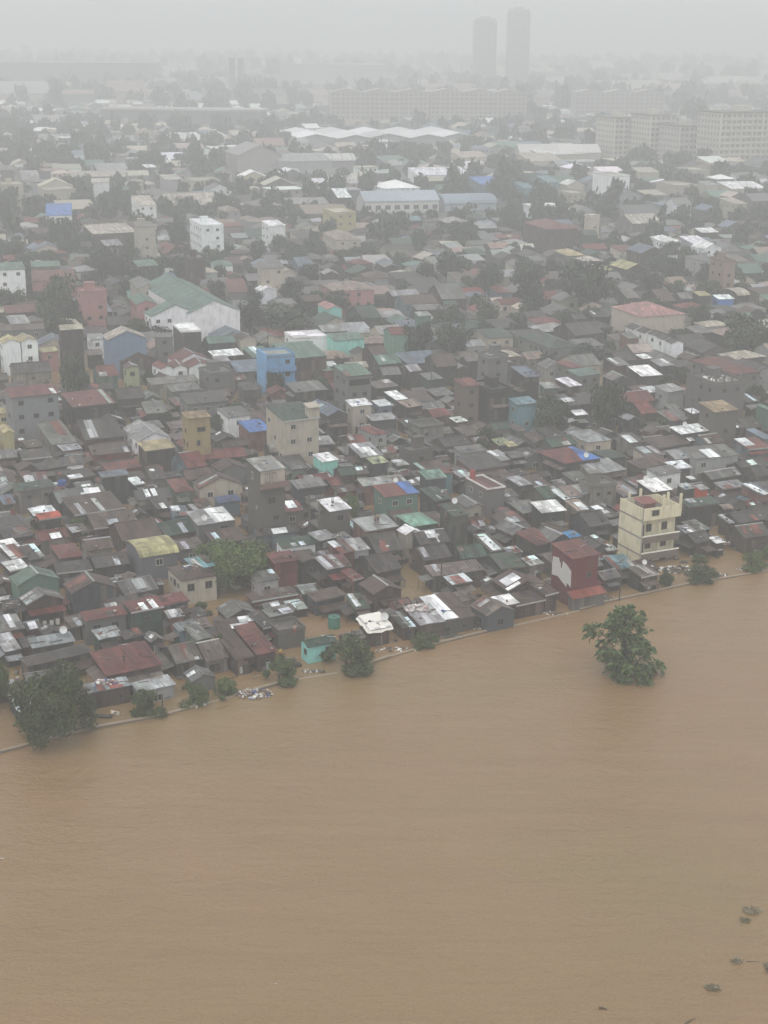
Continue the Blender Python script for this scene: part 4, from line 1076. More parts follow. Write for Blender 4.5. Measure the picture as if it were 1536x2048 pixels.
-52.6 322 4.4 5.5 24 2 gv G K 0||=s@f47
-4.4 322.3 2.3 2.7 23 1.6 m K D 3||=s#0@r60
-66.5 322.3 4.3 4.4 26 2.2 m F K 0||=s@b49
-61.6 322.3 3.1 3.3 27 1.9 gv K D 3||=s#1@r49
7.1 322.5 5.9 6.3 23 2.2 m D D 0||=m@l59
19.9 322.5 4.3 3.8 20 2.6 gu R K 3||=s@f59
35.3 322.8 2.7 2.8 30 1.8 gv F G 3||=s@r71
68.4 323 2.1 2.2 22 1.7 gu D Q 3||=s@l70
51.1 323.1 2.1 2.3 27 1.6 gu D K 3||=s@b23
-40.4 323.7 1.8 2.6 21 1.4 gu D K 3||=s@b1
-90.7 323.8 5 5 24 2.4 gv G Q 0||=s@l48
39.7 324.1 2.8 3.2 19 2.1 m G K 3||=s#0@r71
-82 324.2 5.9 5.8 21 2.3 gu D Q 0||=s@l48
-37.1 324.3 4.3 4.6 27 2.1 m D K 0||=s@b1
23.1 324.6 1.9 2.2 20 1.4 m F K 3||=s@f59
76.6 324.7 2.8 3.1 19 1.9 m D K 3||=s@b70
72.5 324.8 4.1 4.3 19 2 m K Q 3||=s@b70
82 325 5.2 6 19 2.1 m K K 0||=s#1@r70
89.4 325.2 4.1 4 26 1.9 gv K D 3||=s#1@r70
-24.1 325.5 4.9 4.4 19 2.6 gv R K 0||=s@b61
12.4 325.8 5 4.7 30 2.5 m G K 0||=s@l59
27.1 326 6 4.1 27 2.5 m K K 0||=s@l71
65.1 326.4 2 2.4 23 1.7 m D Q 3||=s@b22
46.1 326.5 3 2.4 29 2.3 m G K 3||=s#1@r71
-46 327 3.3 2.2 29 2 gv K D 3||=s@b1
31.7 327.6 2.5 2.8 22 1.8 m K D 3||=s@b71
53.3 327.7 4.7 4.3 28 2.4 m K Q 0||=s@l22
17.2 328.1 3.7 5.2 30 2.2 gu G D 0||=s@f59
-65.5 328.3 6.7 4.7 22 2.5 gu K K 0||=m@b49
-73.5 328.5 3.1 3.2 20 1.6 m K K 3||=s#1@l49
77.3 328.6 3.4 2.8 18 2.2 gv F K 3||=s@b70
3.5 328.7 2.6 2.1 25 1.4 gu D Q 3||=s#1@r60
-25.5 328.7 1.8 1.8 25 1.5 gv K K 3||=s@b61
-78.3 328.8 3.7 4.6 27 1.9 m D G 0||=s@r48
-9.8 328.8 6.3 6.9 25 2.8 gu R K 0||=m@f58
68.7 328.8 5.3 4.9 19 2.5 m R K 0||=s@l69
8.1 328.9 3.5 3.2 29 2.2 m G Q 3||=s@l59
-19.4 329.1 4.1 5.6 28 1.8 gu K Q 0||=s@b61
-36.4 329.2 3.1 2.3 29 1.8 m D D 3||=s@b1
-42.6 329.2 2.7 2.3 26 1.8 m K K 3||=s@b1
-3.7 329.3 2.8 2.9 22 2.2 m D K 3||=s@b60
22.5 329.3 4.5 4.9 26 2.7 gv K D 0||=s@r59
-30.8 329.4 5.1 3.4 25 2.7 m K Q 0||=s@f57
-90.6 329.5 2.5 3.6 29 2.1 gv G K 3||=s@l48
-84.5 329.7 4.2 3.4 30 2.4 m K K 3||=s#0@l48
58.6 329.8 5.1 4.9 30 2.5 m D K 0||=s@b22
86.7 329.9 2.4 2.1 27 2 m F D 3||=s@r70
90 329.9 2.3 2.3 18 1.6 m K Q 3||=s#1@r70
-71.9 335.7 6.1 4.2 25 3.7 gv N G 1||=m@b49
72.9 336.2 3.9 5.1 27 3.3 m K G 1||=s@l69
-51.6 336.2 4.8 4.9 26 2.9 gv D V 2||=s@r47
-90.9 336.8 5.8 5.1 26 2.4 gu K Q 1||=s@l48
32.5 337.8 5.7 6.9 30 4.2 gu K L 2||=m@b71
-5.5 338.1 5 7.2 23 3.3 gv K U 2||=m@r58
93.8 338.6 8.6 12.1 27 4.6 gu G L 2||=m#0@r68
-34.6 338.6 3.9 3.5 26 2.5 gu R Q 1||=s@l57
-59 343.9 4.5 5.9 21 2.5 m K Q 1||=s@f47
28.3 347.6 7.3 7.8 22 4.3 gv D Q 2||=m@r59
87.9 347.6 10.6 7.6 29 3.6 gv K L 2||=m@r68
-7.2 348.2 5.4 4.2 20 3.7 gu V V 2||=s@b58
-33.3 348.3 6.8 8.2 19 2.9 m S G 1||=m@l57
-83.9 348.7 4.2 3.8 18 2.5 gv N U 2||=s@b48
-97.1 348.7 6.2 6.3 28 4 hu L K 1||=m@l48
-23.5 351.6 10.2 7.9 23 3.7 gu G K 1||=m@f56
40.7 353.3 6.1 6 18 3 gv G L 2||=m@f67
73.1 353.4 6.7 9 25 3.5 hu K U 2||=m@l69
-14.6 353.6 4.8 5.8 18 2.4 gv G L 2||=s@l58
83 355.4 7.5 7.1 28 3.5 m D V 2||=m@b68
-99.6 356.5 5.2 6.4 24 3.3 m L Q 1||=m@l48
98.1 357.1 8.2 7.3 17 2.9 gv F V 2||=m@r68
8.2 357.5 9.7 8.4 24 3.4 m S Q 1||=m@f55
47.9 357.9 7 9.1 24 3 gu G V 2||=m@r67
-50.8 358 4 3.8 21 3.2 m K Q 1||=s@r47
-31.4 358.7 5.5 7.9 26 4.1 m T Q 2||=m@l57
-93.5 360.5 4.7 4.1 23 3.5 gu G K 1||=s@b48
29.2 360.6 7.3 6.5 20 4.2 hu V U 2||=m@l67
-72.1 360.9 3.7 4.2 18 3.5 m F K 1||=s@l45
21 361.1 6 7.3 19 2.8 hu G K 1||=m@b59
68.3 361.2 6.4 6.4 21 3.6 gv G L 2||=m@l69
-25.4 361.3 4.8 3.7 27 2.5 gu D K 1||=s@r57
36.2 362.4 5.4 5.7 27 3.3 gu E K 1||=s@f67
-13 362.6 6.9 8.1 17 3.2 hu E Q 1||=m@f54
76.1 363 4.8 5.3 26 3.3 gv D K 1||=s@l68
-87.2 363.4 5.3 5.6 22 3.1 m G K 1||=s@l46
13.7 363.9 4.2 6.1 23 3.2 m K K 1||=m@b59
89 363.9 9.7 7.4 28 3.8 hu V Q 1||=m@r68
-32.8 366.6 5.1 4.5 23 3.1 gu G V 2||=s@l57
-99.9 366.6 5.7 5.8 27 4.4 gu G Q 2||=s#1@b48
-56.9 366.7 6.5 6.9 22 4.3 gv E L 2||=m@r45
-6.2 367.5 5 4.2 24 3 gv K V 2||=s@f54
20.2 367.7 4.9 4.7 19 2.4 gu F U 2||=s@b59
-65.4 367.8 6.7 7.4 18 2.9 m E Q 1||=m@f45
63.7 368.1 6.1 6.9 19 4.1 gu V G 2||=m@f66
-91.8 368.7 3.8 5 22 3.8 m K V 2||=s@l46
99.5 368.9 9.4 6.9 17 4.6 gu E L 2||=m@r68
-26.1 370 5.3 4.6 18 3.5 m T Q 1||=s@b57
30.3 370.5 7.7 5.9 26 3.1 hu D Q 1||=m@l67
82.4 371.6 9 9.9 16 3.8 gv K Q 1||=m@b68
-103.4 373.1 6.4 5.6 24 4.2 gv N G 2||=m@b48
-96.7 373.4 5.1 5 26 2.6 gv G L 2||=s#0@b48
51.4 374 7.1 6.1 23 4.2 m G L 2||=m@r67
12 374.3 6.9 7.7 22 4.5 gv S G 2||=m@f53
-85.4 374.8 10.1 7.8 17 3 gv S V 2||=m@f46
22.1 375.6 5.4 5.5 26 3.6 gu L L 2||=s@b59
-61.3 377.8 9.3 7.5 24 3.9 m G G 1||=m@r45
-2.5 378.6 7.6 7.3 16 3.8 hu E K 1||=m@l55
-40.6 379.3 9.4 8.5 20 4.5 gv S L 2||=m@l57
-71.8 379.5 5.7 5.3 21 3.3 hu K L 2||=s@l45
-31 380.5 6.8 5.8 28 3.7 gv G V 2||=m@b57
19.2 381.8 5.8 5.7 27 2.9 gu K K 1||=s@r53
78.7 381.9 8.1 7.9 25 3.9 gu K U 2||=m@l68
28.8 385 7.7 7.5 22 4.2 m N V 2||=m@l67
106 385.3 9.4 6.5 18 4.1 gu G V 2||=m#1@r68
92.5 385.5 5.9 6.5 27 4.3 hu R K 1||=m@b68
38 385.7 9 7.5 20 3.9 m K G 1||=m#0@l67
-77.6 386 8.9 7 25 4.1 hu K G 2||=m@r46
-106.5 386.1 7.3 8.2 17 4.2 m N G 2||=m@f42
61.4 387.5 3.9 5.2 23 3.1 m F L 2||=s@f66
8.8 388.3 6.2 8 22 3.1 m K K 1||=m@r55
0.2 389.3 7 7.5 23 4.1 gu L V 2||=m@l55
-28.7 390.4 9.1 7.1 22 2.9 m R V 2||=m@b57
20.9 392.5 7 8.7 22 3.5 gv S V 2||=m@r53
-92.2 392.9 4.2 3.6 21 2.4 gv K G 1||=s@l46
29.9 393.8 6.8 6.2 20 3.3 hu T Q 1||=m@l67
-78.5 394.9 3.6 3.7 26 3 gv R K 1||=s@r46
44.8 395.1 10.1 8.6 27 4.3 hu L K 1||=m@b67
92.4 395.2 8.1 8.4 25 3.5 hu E K 1||=m@b68
108.6 395.2 9.3 9 24 3.9 gv S G 1||=m@r68
-33.5 395.9 4.1 4.3 25 3.2 m K K 1||=s@b57
-63.7 396 8.4 7.6 19 4.2 gv R V 2||=m@r45
-86.4 396.2 6.5 8.9 22 4.3 hu V Q 2||=m@b46
-7.8 396.6 7 9 19 3 m L V 2||=m@r54
-107.7 397.2 8.3 9.1 19 2.9 hu F U 2||=m@f42
99 397.7 5.2 5.6 25 2.7 m G K 1||=s#0@b68
-72.7 398.3 6.4 8.3 15 4.2 gu K K 1||=m@b45
16.2 399.4 7 6.3 24 3.7 hu N V 2||=m@r53
6.2 401.5 7.2 5.9 15 3.6 m S K 1||=m@r55
57.3 402.3 7.9 8 19 3.7 hu K U 2||=m@r67
32.3 403 7.7 7.5 25 3.5 m K G 1||=m#1@l67
-97.3 403.8 6 6.5 15 3.7 hu G U 2||=m@l46
23.3 403.9 6.5 6.3 21 3 m N U 2||=m@r53
105.5 404.9 8.1 9.9 25 2.9 m V L 2||=m@b68
43.9 404.9 7.9 7.1 16 4.4 hu R L 2||=m@b67
90.3 405.2 8.2 6.3 17 3.8 hu V L 2||=m@b68
-109.5 405.9 6.3 7.2 22 2.8 gv K U 2||=m@f42
-15.5 407.6 10 10.2 23 3 gv N V 2||=m@f52
4.6 409.4 7.6 8.1 21 3 gv T K 1||=m@b55
-37.6 409.8 6.7 6.5 20 2.9 gu K K 1||=m@b57
12.4 410.2 6.1 6.1 19 3.2 gv V L 2||=m@f53
32.4 410.8 4.6 4.3 22 2.7 m D V 2||=s@l67
21.6 413.1 9.5 9.2 14 3.9 hu K V 2||=m@r53
82.8 413.6 5.7 8.7 25 3.5 m D V 2||=m@r66
-28 414 10.3 7.7 21 3.1 m N G 1||=m@l52
41.2 414.3 6.3 6.1 24 4.2 gu K K 1||=m@b67
110.8 415 7.5 7.5 16 3.2 gu G K 1||=m@b68
93.5 415.7 6.9 7.6 15 4.3 m G V 2||=m@b68
-111.2 416 7.6 5.3 17 3.7 m V Q 1||=m@f42
1.1 417.7 7.3 5.9 16 3.2 m L U 2||=m@b55
68.5 418.1 6.2 7.7 14 3.9 hu G U 2||=m@l66
-81.2 418.3 5.4 8 22 3.9 m S K 1||=m@f43
-41.3 418.7 8.2 7.4 23 4.5 m G Q 2||=m@r44
-73.8 420.1 4.3 5.1 14 2.6 gv K G 1||=s@b45
85.9 420.3 4.1 3.8 23 3.2 gv K Q 1||=s@r66
49.6 420.4 9 9.3 16 4.1 gv G Q 2||=m@b67
31.5 420.8 8.1 10.3 21 3.5 gv E V 2||=m@l67
-101.8 421.1 8.1 8.3 17 4 gu D G 2||=m@l46
-116.4 421.7 4.5 4.1 25 3 gv D K 1||=s@f42
-31.9 421.7 7.4 8.4 22 2.8 m F V 2||=m@b57
'''
FAR_HOUSES = '''
105 423 7 6 4 gv DK;19 423 6 9 4 hu DK;117 424 7 7 4 m LK;61 424 9 7 4 gv EL;76 424 9 8 4 gv KU;-1 424 10 6 3 hu EV;-95 426 4 4 3 gv GU;11 426 4 5 3 gv DG
-26 426 4 4 4 gv DK;98 427 5 6 4 m KQ;-78 427 5 5 3 gv FL;88 427 8 6 5 hu RQ;40 427 5 7 4 gv VV;-88 427 8 8 4 gu LL;48 428 5 5 3 m GU;-119 429 8 10 4 hu GV
-43 429 8 8 4 hu GK;28 430 7 6 3 gv RV;106 431 9 7 4 hu GV;119 432 9 6 3 m VQ;-97 432 6 7 3 m GK;19 433 4 4 4 m NG;-81 434 6 6 3 hu GQ;65 434 5 7 3 m NL
97 435 4 4 3 gu EQ;76 435 5 7 3 m GK;36 436 7 6 4 gu RV;-53 436 6 8 3 gv KV;-31 437 8 6 3 gv NK;-22 438 6 6 4 m DK;115 439 5 7 5 m TV;108 440 6 5 3 gu KL
28 441 4 5 3 gu FK;-64 442 8 9 4 gv GQ;-88 442 8 6 4 m KU;65 443 8 6 3 gu GG;55 443 9 7 4 gv GV;-121 444 5 5 3 gu FV;33 444 4 5 3 gu VL;43 444 5 5 3 gv GG
122 446 6 7 4 m GQ;-56 446 5 8 4 gu RQ;-114 447 8 9 3 m KL;-75 447 7 9 3 m TQ;27 449 7 6 4 hu SV;-15 450 7 6 3 gv GL;48 451 8 9 3 gu RQ;-67 451 6 7 3 gu GG
-3 452 9 8 4 m EG;87 453 5 6 3 m RV;-103 453 6 6 3 hu RK;66 454 7 9 4 m GG;78 454 8 8 3 gu KU;-119 454 8 6 3 gu DK;118 455 9 10 4 m DU;-27 455 5 4 3 m EL
12 455 9 8 4 m KV;95 456 10 10 3 hu KG;-88 456 6 9 4 gu KU;26 457 7 9 3 gu RG;55 457 7 6 3 m KQ;-49 458 8 8 4 m GQ;-111 458 4 5 3 gv RU;41 458 7 9 4 gv GK
-60 458 6 7 3 gu KQ;-20 460 8 9 3 gu DK;-69 461 6 6 4 gu SU;-28 461 4 3 3 gv RV;-97 462 6 6 4 hu KU;49 463 4 5 3 gv RQ;-120 463 9 10 3 m FV;61 463 7 6 3 m FV
-64 463 4 4 3 m SK;-6 464 6 9 4 hu GV;77 464 7 9 4 gv GQ;85 464 6 7 3 gu GQ;127 464 10 10 4 m GK;-43 465 5 3 2 gv TV;1 465 6 10 3 hu GQ;117 466 5 6 4 gu LL
12 466 10 11 4 m KK;-55 466 7 6 4 gu GV;22 467 6 8 4 hu NQ;94 468 5 5 3 m LV;-86 468 8 11 3 gv KU;67 469 5 8 4 m KQ;-27 469 6 9 4 m KG;35 469 8 8 3 hu NV
-47 470 8 8 3 hu KQ;-129 471 8 9 4 hu SV;-19 471 9 7 3 m GV;-68 471 6 5 3 gv GQ;44 471 9 7 3 gu SU;86 472 6 6 4 gu RQ;-8 472 7 7 4 gu DK;56 472 5 8 3 hu KV
101 473 9 8 3 hu EU;73 474 8 7 4 gu DQ;124 474 7 7 4 hu EV;-110 475 7 6 4 gu KK;112 475 6 8 4 gv LU;7 476 11 8 5 m KQ;-35 476 7 9 3 hu GL;-97 476 6 7 4 gu FK
-54 477 6 5 3 gu GQ;93 478 6 7 4 gu EV;-82 479 5 7 3 gu SU;25 479 8 11 4 m FV;63 479 10 10 4 m NK;-10 480 6 6 3 hu GK;82 480 7 6 3 hu KV;-88 480 4 5 3 m KG
-71 480 5 5 4 m SL;49 481 7 6 3 gu RV;100 482 6 5 4 m KL;-132 482 7 10 4 gv GQ;-44 482 5 8 3 gu GK;39 482 7 8 5 gu LV;-122 483 7 6 3 m EV;134 483 7 9 4 gu RV
-60 484 9 7 5 hu VL;-3 484 9 11 4 hu DL;-98 485 5 5 3 gv NV;-110 485 12 10 4 gu GL;-25 486 5 5 4 gv GK;110 486 4 6 3 gv KV;72 486 9 7 4 gu GK;14 487 7 9 4 gv DQ
91 487 7 6 3 gv KQ;-33 488 8 7 4 gv EV;98 488 5 6 3 m KG;31 489 6 6 3 hu GQ;117 489 9 8 3 gv TV;-51 489 5 5 3 gv RQ;-81 490 7 11 4 hu GQ;5 490 6 7 4 hu VG
43 491 5 5 4 gv LK;-27 491 5 4 4 gu KK;55 491 7 9 3 gu FQ;-71 491 7 7 4 hu LV;131 492 10 8 4 m LL;-100 492 8 9 4 hu LQ;66 492 8 7 3 hu DQ;-118 493 9 7 3 gu FU
-18 493 7 6 5 gv KK;-130 494 9 7 4 m DQ;91 494 7 7 3 gv FU;-62 495 7 6 4 hu NL;112 496 7 7 3 gv FV;-42 496 8 8 4 gv GK;28 497 9 7 3 m RV;-8 498 10 9 3 gv NK
-92 498 9 9 4 gv DQ;11 498 8 8 4 gu GV;1 499 5 7 5 gv GK;62 499 6 5 3 gv KV;51 499 7 5 3 hu RQ;-124 499 4 4 3 gv KQ;-109 500 7 6 3 hu FL;-81 500 8 7 3 m KQ
-137 501 6 6 3 gv TG;-67 501 11 8 4 m KQ;-119 502 6 7 4 gu LK;99 502 7 9 3 gv RL;122 502 8 11 4 gu TK;22 502 5 5 4 hu TL;136 503 7 8 4 hu SU;83 503 7 6 3 m FQ
105 504 4 5 2 gu KQ;90 505 5 3 3 gv EQ;37 505 8 11 3 gv DG;-17 505 6 6 3 gu RG;57 506 7 9 4 hu NV;-42 506 7 10 4 gv SK;-9 507 7 8 5 hu RQ;-138 508 8 8 4 gv VQ
10 508 8 10 4 hu TK;-83 509 7 9 4 gv GK;-101 509 11 9 4 gu DL;-54 510 9 7 4 m DQ;-128 510 7 9 3 gv RQ;1 510 7 10 4 gv SQ;-68 511 11 9 5 m KQ;111 511 7 5 3 gv NK
132 511 9 7 3 hu EV;-35 511 6 5 4 m LU;-115 512 9 6 3 gu DU;64 512 4 6 4 gu SQ;81 512 7 8 3 hu NK;-26 513 7 6 3 gv DV;45 513 6 8 4 gv GV;30 514 9 8 3 gv GQ
102 515 6 7 4 m KK;19 515 9 10 4 m GV;108 516 3 5 3 gu DV;-12 516 6 7 4 gu LK;120 516 4 5 3 m VQ;10 517 7 6 3 gu KL;-106 517 8 7 4 gu GV;-73 517 5 5 3 gu DK
-138 517 7 8 4 gv SQ;58 517 7 5 3 m DV;-57 518 8 8 3 m DK;127 518 9 8 3 gu KL;-49 519 4 5 4 gv EQ;-39 519 9 7 4 gu GV;-114 520 4 4 3 gu RU;-125 520 6 6 4 gv DV
136 520 6 6 3 hu GV;42 521 8 8 5 gv KU;-4 522 11 11 3 m LV;81 522 4 4 3 m GG;-66 522 8 7 4 gv DV;51 523 8 6 4 m GG;29 523 10 8 4 m LK;-133 523 4 5 3 m RU
-119 523 5 4 3 gu KK;-77 524 8 8 3 hu DU;-28 524 11 10 4 hu GK;-98 524 9 10 3 m KQ;-142 525 7 7 4 gv KK;-51 525 7 6 3 gu DK;15 526 9 8 4 gv VK;144 526 8 10 3 gu KU
102 526 8 7 4 m LV;-15 527 5 7 4 gu KV;123 527 8 9 4 m FK;-110 527 6 9 3 gv NV;-125 527 6 6 4 hu GU;-41 528 5 6 4 gu KL;86 528 8 6 3 gv NQ;78 529 5 8 4 gv KK
40 529 7 8 5 gu LQ;4 530 7 9 4 gu FQ;-117 531 5 6 4 hu RK;-84 531 6 5 3 gu VV;-146 532 5 6 4 hu KG;-6 533 6 8 3 hu RU;133 533 7 11 3 gu TG;-34 533 9 9 4 gu KQ
-78 533 5 7 4 gv RU;52 534 8 10 4 gv KL;22 534 9 9 3 m SL;-99 535 8 8 4 hu GU;93 535 9 7 4 gv GQ;12 535 7 9 3 m DV;-53 535 8 6 4 hu DU;-18 535 6 5 4 gu RQ
-109 536 6 5 3 hu NK;111 536 7 7 3 m DK;-137 536 8 7 4 gu KV;32 537 7 9 4 m NK;120 537 6 7 4 m SU;-73 537 6 6 3 hu RV;140 537 9 7 4 gv GG;99 537 4 5 3 gu DK
-45 538 8 6 4 hu LK;-123 539 11 9 4 gv SV;60 539 8 6 3 gv FQ;75 540 6 10 4 gv NQ;-147 542 7 11 3 hu TV;91 542 10 7 3 hu FQ;4 543 11 11 4 gu KV;-37 543 5 5 4 gu RV
-78 543 7 6 4 gu RQ;129 544 9 9 3 gu KL;80 544 5 5 3 gv GQ;46 544 8 6 4 gv LG;-113 544 10 9 4 gu KU;27 544 7 6 4 gu EU;18 545 7 7 3 gu GG;152 545 11 9 5 gu DV
-30 545 6 8 3 gv FQ;-52 545 6 8 3 gv GV;-139 546 6 8 4 m NK;-87 546 6 6 4 gu GV;34 547 6 6 3 hu FG;-129 547 8 8 3 gv SV;54 547 9 6 3 gv LK;139 547 10 9 4 gu EK
11 548 4 5 3 m RK;-24 550 4 5 4 gv RK;-2 551 5 5 3 gv DG;88 551 8 8 4 m RV;64 551 9 6 3 hu DU;-81 552 8 10 3 gv RK;25 553 6 9 4 m LQ;-92 553 6 5 3 gu KL
-120 553 5 5 4 gv VL;-71 553 8 7 4 m KK;-149 554 9 9 4 gv DV;6 554 6 6 3 hu VV;33 554 6 7 3 gu GG;-137 554 7 5 4 gu VV;-58 554 10 9 3 hu LQ;16 555 5 6 3 gv GQ
77 555 9 7 4 gu RQ;41 555 8 8 4 gu EK;127 556 10 9 4 gv GL;-34 557 9 8 4 gu DK;-129 557 7 7 3 gu RV;149 558 11 9 4 hu KK;137 558 7 9 4 hu TV;52 558 6 9 3 gu VK
-5 559 9 7 4 gv KQ;-47 559 7 7 3 m DQ;70 560 4 4 3 m GQ;86 560 5 6 3 gv DV;24 561 7 6 4 m VQ;96 562 8 9 4 gv DV;-68 562 6 8 4 hu EK;-140 562 6 7 4 gu GU
-157 563 9 10 4 gu RL;-61 563 7 7 4 gu KV;108 563 4 5 3 m VL;35 564 10 6 4 gu GV;6 564 9 9 4 m NQ;-92 564 6 5 4 m NQ;-148 565 7 8 4 gu VG;-121 565 6 6 3 m GQ
-11 566 7 9 3 hu GG;-35 566 6 7 4 hu KK;151 566 5 5 4 gu NV;122 566 7 10 4 gv GQ;-113 567 6 6 3 m EQ;131 567 9 8 3 gu NK;-130 567 7 7 3 hu TQ;-51 568 8 6 3 gu GV
-76 568 9 7 4 gv DQ;48 568 10 7 4 hu LQ;21 569 9 8 3 m DV;-5 569 4 5 3 gu GK;-26 569 7 7 4 m RU;76 570 3 4 3 gv TV;102 571 6 6 4 gu KU;144 572 7 5 3 gv LK
-106 572 8 9 3 m GG;-116 572 6 5 4 gu KQ;-141 572 5 7 4 gv SQ;92 573 9 10 4 gv LG;-64 573 6 8 4 gv RL;8 574 9 8 3 gv SU;-95 574 6 5 3 m DK;83 574 6 5 4 gu GQ
-43 574 9 8 4 gu GV;-16 575 6 7 4 m TQ;132 575 5 5 4 m FU;157 575 9 7 4 m FK;29 576 8 9 3 gu KK;72 576 6 9 3 m RK;-135 576 9 8 5 gu DK;39 577 7 9 4 m GQ
-151 577 9 10 5 gv GQ;49 577 4 4 3 gu GV;-57 577 6 7 4 m LG;-75 577 5 7 3 hu KU;-84 577 7 7 4 gv GU;117 578 9 10 4 hu EV;108 578 5 6 3 m GV;124 578 4 6 4 m SV
-9 578 5 8 3 m LK;-120 579 7 8 3 gv KK;-32 579 8 12 4 m KV;144 579 6 5 5 gv DQ;16 580 7 9 5 gv RQ;-111 580 5 5 4 gv GG;98 581 6 6 4 gv KU;-106 581 4 6 4 gu EK
130 582 5 5 3 m GQ;-97 582 10 10 4 gu RQ;-18 582 9 7 4 hu FL;-65 583 8 6 3 gv NV;2 583 6 5 4 hu KK;45 583 5 5 4 m RQ;25 583 6 6 4 gv KG;137 583 5 4 3 gu GV
89 584 8 7 4 gv GL;77 584 6 5 3 gu FV;-51 585 9 8 4 m NL;-137 585 7 7 3 gu GG;156 585 6 9 4 hu SQ;52 585 7 6 3 gv RV;-128 585 7 8 4 hu NK;37 586 7 9 4 m GK
-87 586 7 7 3 hu SQ;-161 586 10 10 3 hu LK;-79 586 5 5 3 gu DK;-118 586 4 4 3 m DV;-151 587 6 6 5 gv KG;-41 587 9 8 5 hu FQ;60 587 7 7 4 gv NV;112 587 8 9 4 gv GG
-9 589 9 7 5 hu KL;135 589 7 5 4 m LQ;120 589 6 6 3 gu GK;12 590 7 9 4 hu DV;149 590 4 4 3 gv EQ;-71 590 7 7 3 m KL;-110 590 9 7 3 m DL;100 591 8 8 4 hu GK
48 591 6 7 3 hu VL;-102 592 4 4 3 gv KQ;85 592 7 7 4 hu DV;19 593 4 4 3 gv NV;-53 593 8 7 3 gu KQ;-95 593 7 7 5 gu EQ;72 594 11 12 4 gv DG;-143 594 9 8 3 gv GQ
153 594 5 6 3 gv SU;-25 594 10 10 4 gv EK;143 595 8 8 3 m KL;-122 595 10 8 3 gv RL;-44 595 7 6 3 gv GV;-88 595 5 7 3 gv FK;28 595 10 7 4 m NK;39 596 5 4 3 m KG
119 596 5 6 3 gu KL;-64 596 10 10 3 gu DL;-1 597 9 7 4 gu NQ;8 597 6 7 3 gv KG;-80 597 7 9 4 gv GL;163 597 9 8 3 gu FG;90 597 5 5 3 gv FQ;-112 598 4 4 3 gu LQ
44 598 5 4 3 m GV;-158 598 8 8 5 m GK;60 599 7 7 3 hu VK;-11 600 7 8 3 gv DV;-104 600 8 6 4 hu DK;52 600 4 5 3 gu DV;20 600 8 7 4 gv KK;-130 600 10 7 4 gv VK
-32 602 8 7 5 gv GV;115 602 6 5 3 gv RQ;151 602 5 5 3 gu DV;-75 603 6 6 3 gu FQ;5 604 5 4 3 m GV;-42 604 5 5 4 m KV;-146 604 10 10 4 hu LG;87 604 7 8 4 m GK
136 605 8 8 4 gu FV;-91 605 8 10 4 gv DK;-62 605 5 4 3 gu GV;-50 605 8 8 4 gv GL;-69 605 6 6 3 gu KV;-112 605 4 4 4 gv FV;-158 606 6 6 4 hu RV;-167 606 9 11 3 gu VK
48 607 6 9 4 hu GK;-81 607 4 5 3 m GK;66 607 9 10 4 m LV;-25 607 4 4 4 m KL;77 607 7 6 4 m DU;164 607 8 6 4 m RK;-120 608 5 6 4 hu GK;16 608 7 8 4 hu KQ
28 608 5 7 4 gv RV;-105 609 8 8 4 gu DV;151 610 6 6 3 gv RQ;-4 611 8 7 4 gu VV;-75 611 6 7 3 gv GV;-63 612 8 6 4 m RQ;117 612 8 9 3 gv SV;-38 612 6 4 2 m TV
-30 612 7 8 4 gu DV;129 614 7 8 3 gu KV;-112 614 8 6 3 hu GV;60 614 7 6 4 gu GL;-157 615 8 7 4 m KQ;-90 615 9 6 5 m GQ;88 616 10 11 4 gv KV;43 616 7 9 4 hu DV
142 616 10 7 5 gv SQ;10 617 7 6 3 gu RL;73 617 10 11 4 hu TU;101 617 8 5 3 m KG;164 617 6 8 4 gv FQ;-42 619 5 5 3 gu RG;-100 619 7 7 4 gu NV;-11 619 10 8 3 m EQ
-123 620 7 9 4 hu KV;-146 620 8 8 4 m RK;-67 620 8 7 4 gu EQ;-161 620 5 5 3 gv KL;54 621 8 6 5 m KU;-171 621 11 10 4 hu GK;149 621 5 7 4 m RV;-33 621 7 8 4 gv NU
122 622 7 6 3 m RL;-2 622 7 9 4 gv LQ;109 622 9 9 4 m KQ;-116 623 8 6 4 m DV;-78 623 9 8 4 m KG;63 624 9 8 3 hu NQ;78 624 5 5 3 gv RL;-91 625 8 9 4 gv RU
160 626 10 7 3 m KQ;-45 626 7 7 4 gv KG;136 626 6 9 3 m GQ;-106 626 7 7 3 hu GK;-15 627 5 5 3 gu NK;95 627 8 8 3 hu GV;-152 627 9 7 4 hu DG;41 628 10 10 3 m SK
-124 628 6 5 3 gu NL;119 630 10 8 4 m GG;-35 630 6 8 3 gu GV;-25 630 5 6 3 gu EQ;168 630 7 7 4 gu KV;60 630 5 4 3 gv GL;-69 630 9 10 3 hu RG;74 630 8 7 4 m SQ
-81 631 9 6 4 gv GL;82 631 6 8 3 gu KU;146 631 7 9 3 gu FQ;-7 632 8 7 4 gv DU;49 632 7 9 4 m GQ;-98 632 8 7 3 hu DG;19 632 7 8 4 hu KL;-50 632 10 7 4 hu EV
108 633 7 8 4 m DG;64 633 4 4 4 gv KG;-168 633 6 7 4 m RQ;-62 633 6 7 3 hu KQ;4 633 6 7 3 gv DK;-145 633 7 9 4 gv TG;-111 633 7 6 4 hu DL;-128 633 7 6 4 gv RG
29 634 7 7 3 gu NQ;-18 634 9 10 3 gv KQ;-159 634 9 7 3 m KV;11 635 4 4 3 gv DL;137 636 7 6 3 hu GK;154 636 11 10 3 m DV;-137 637 7 10 5 gu DQ;-40 637 6 4 4 gu GU
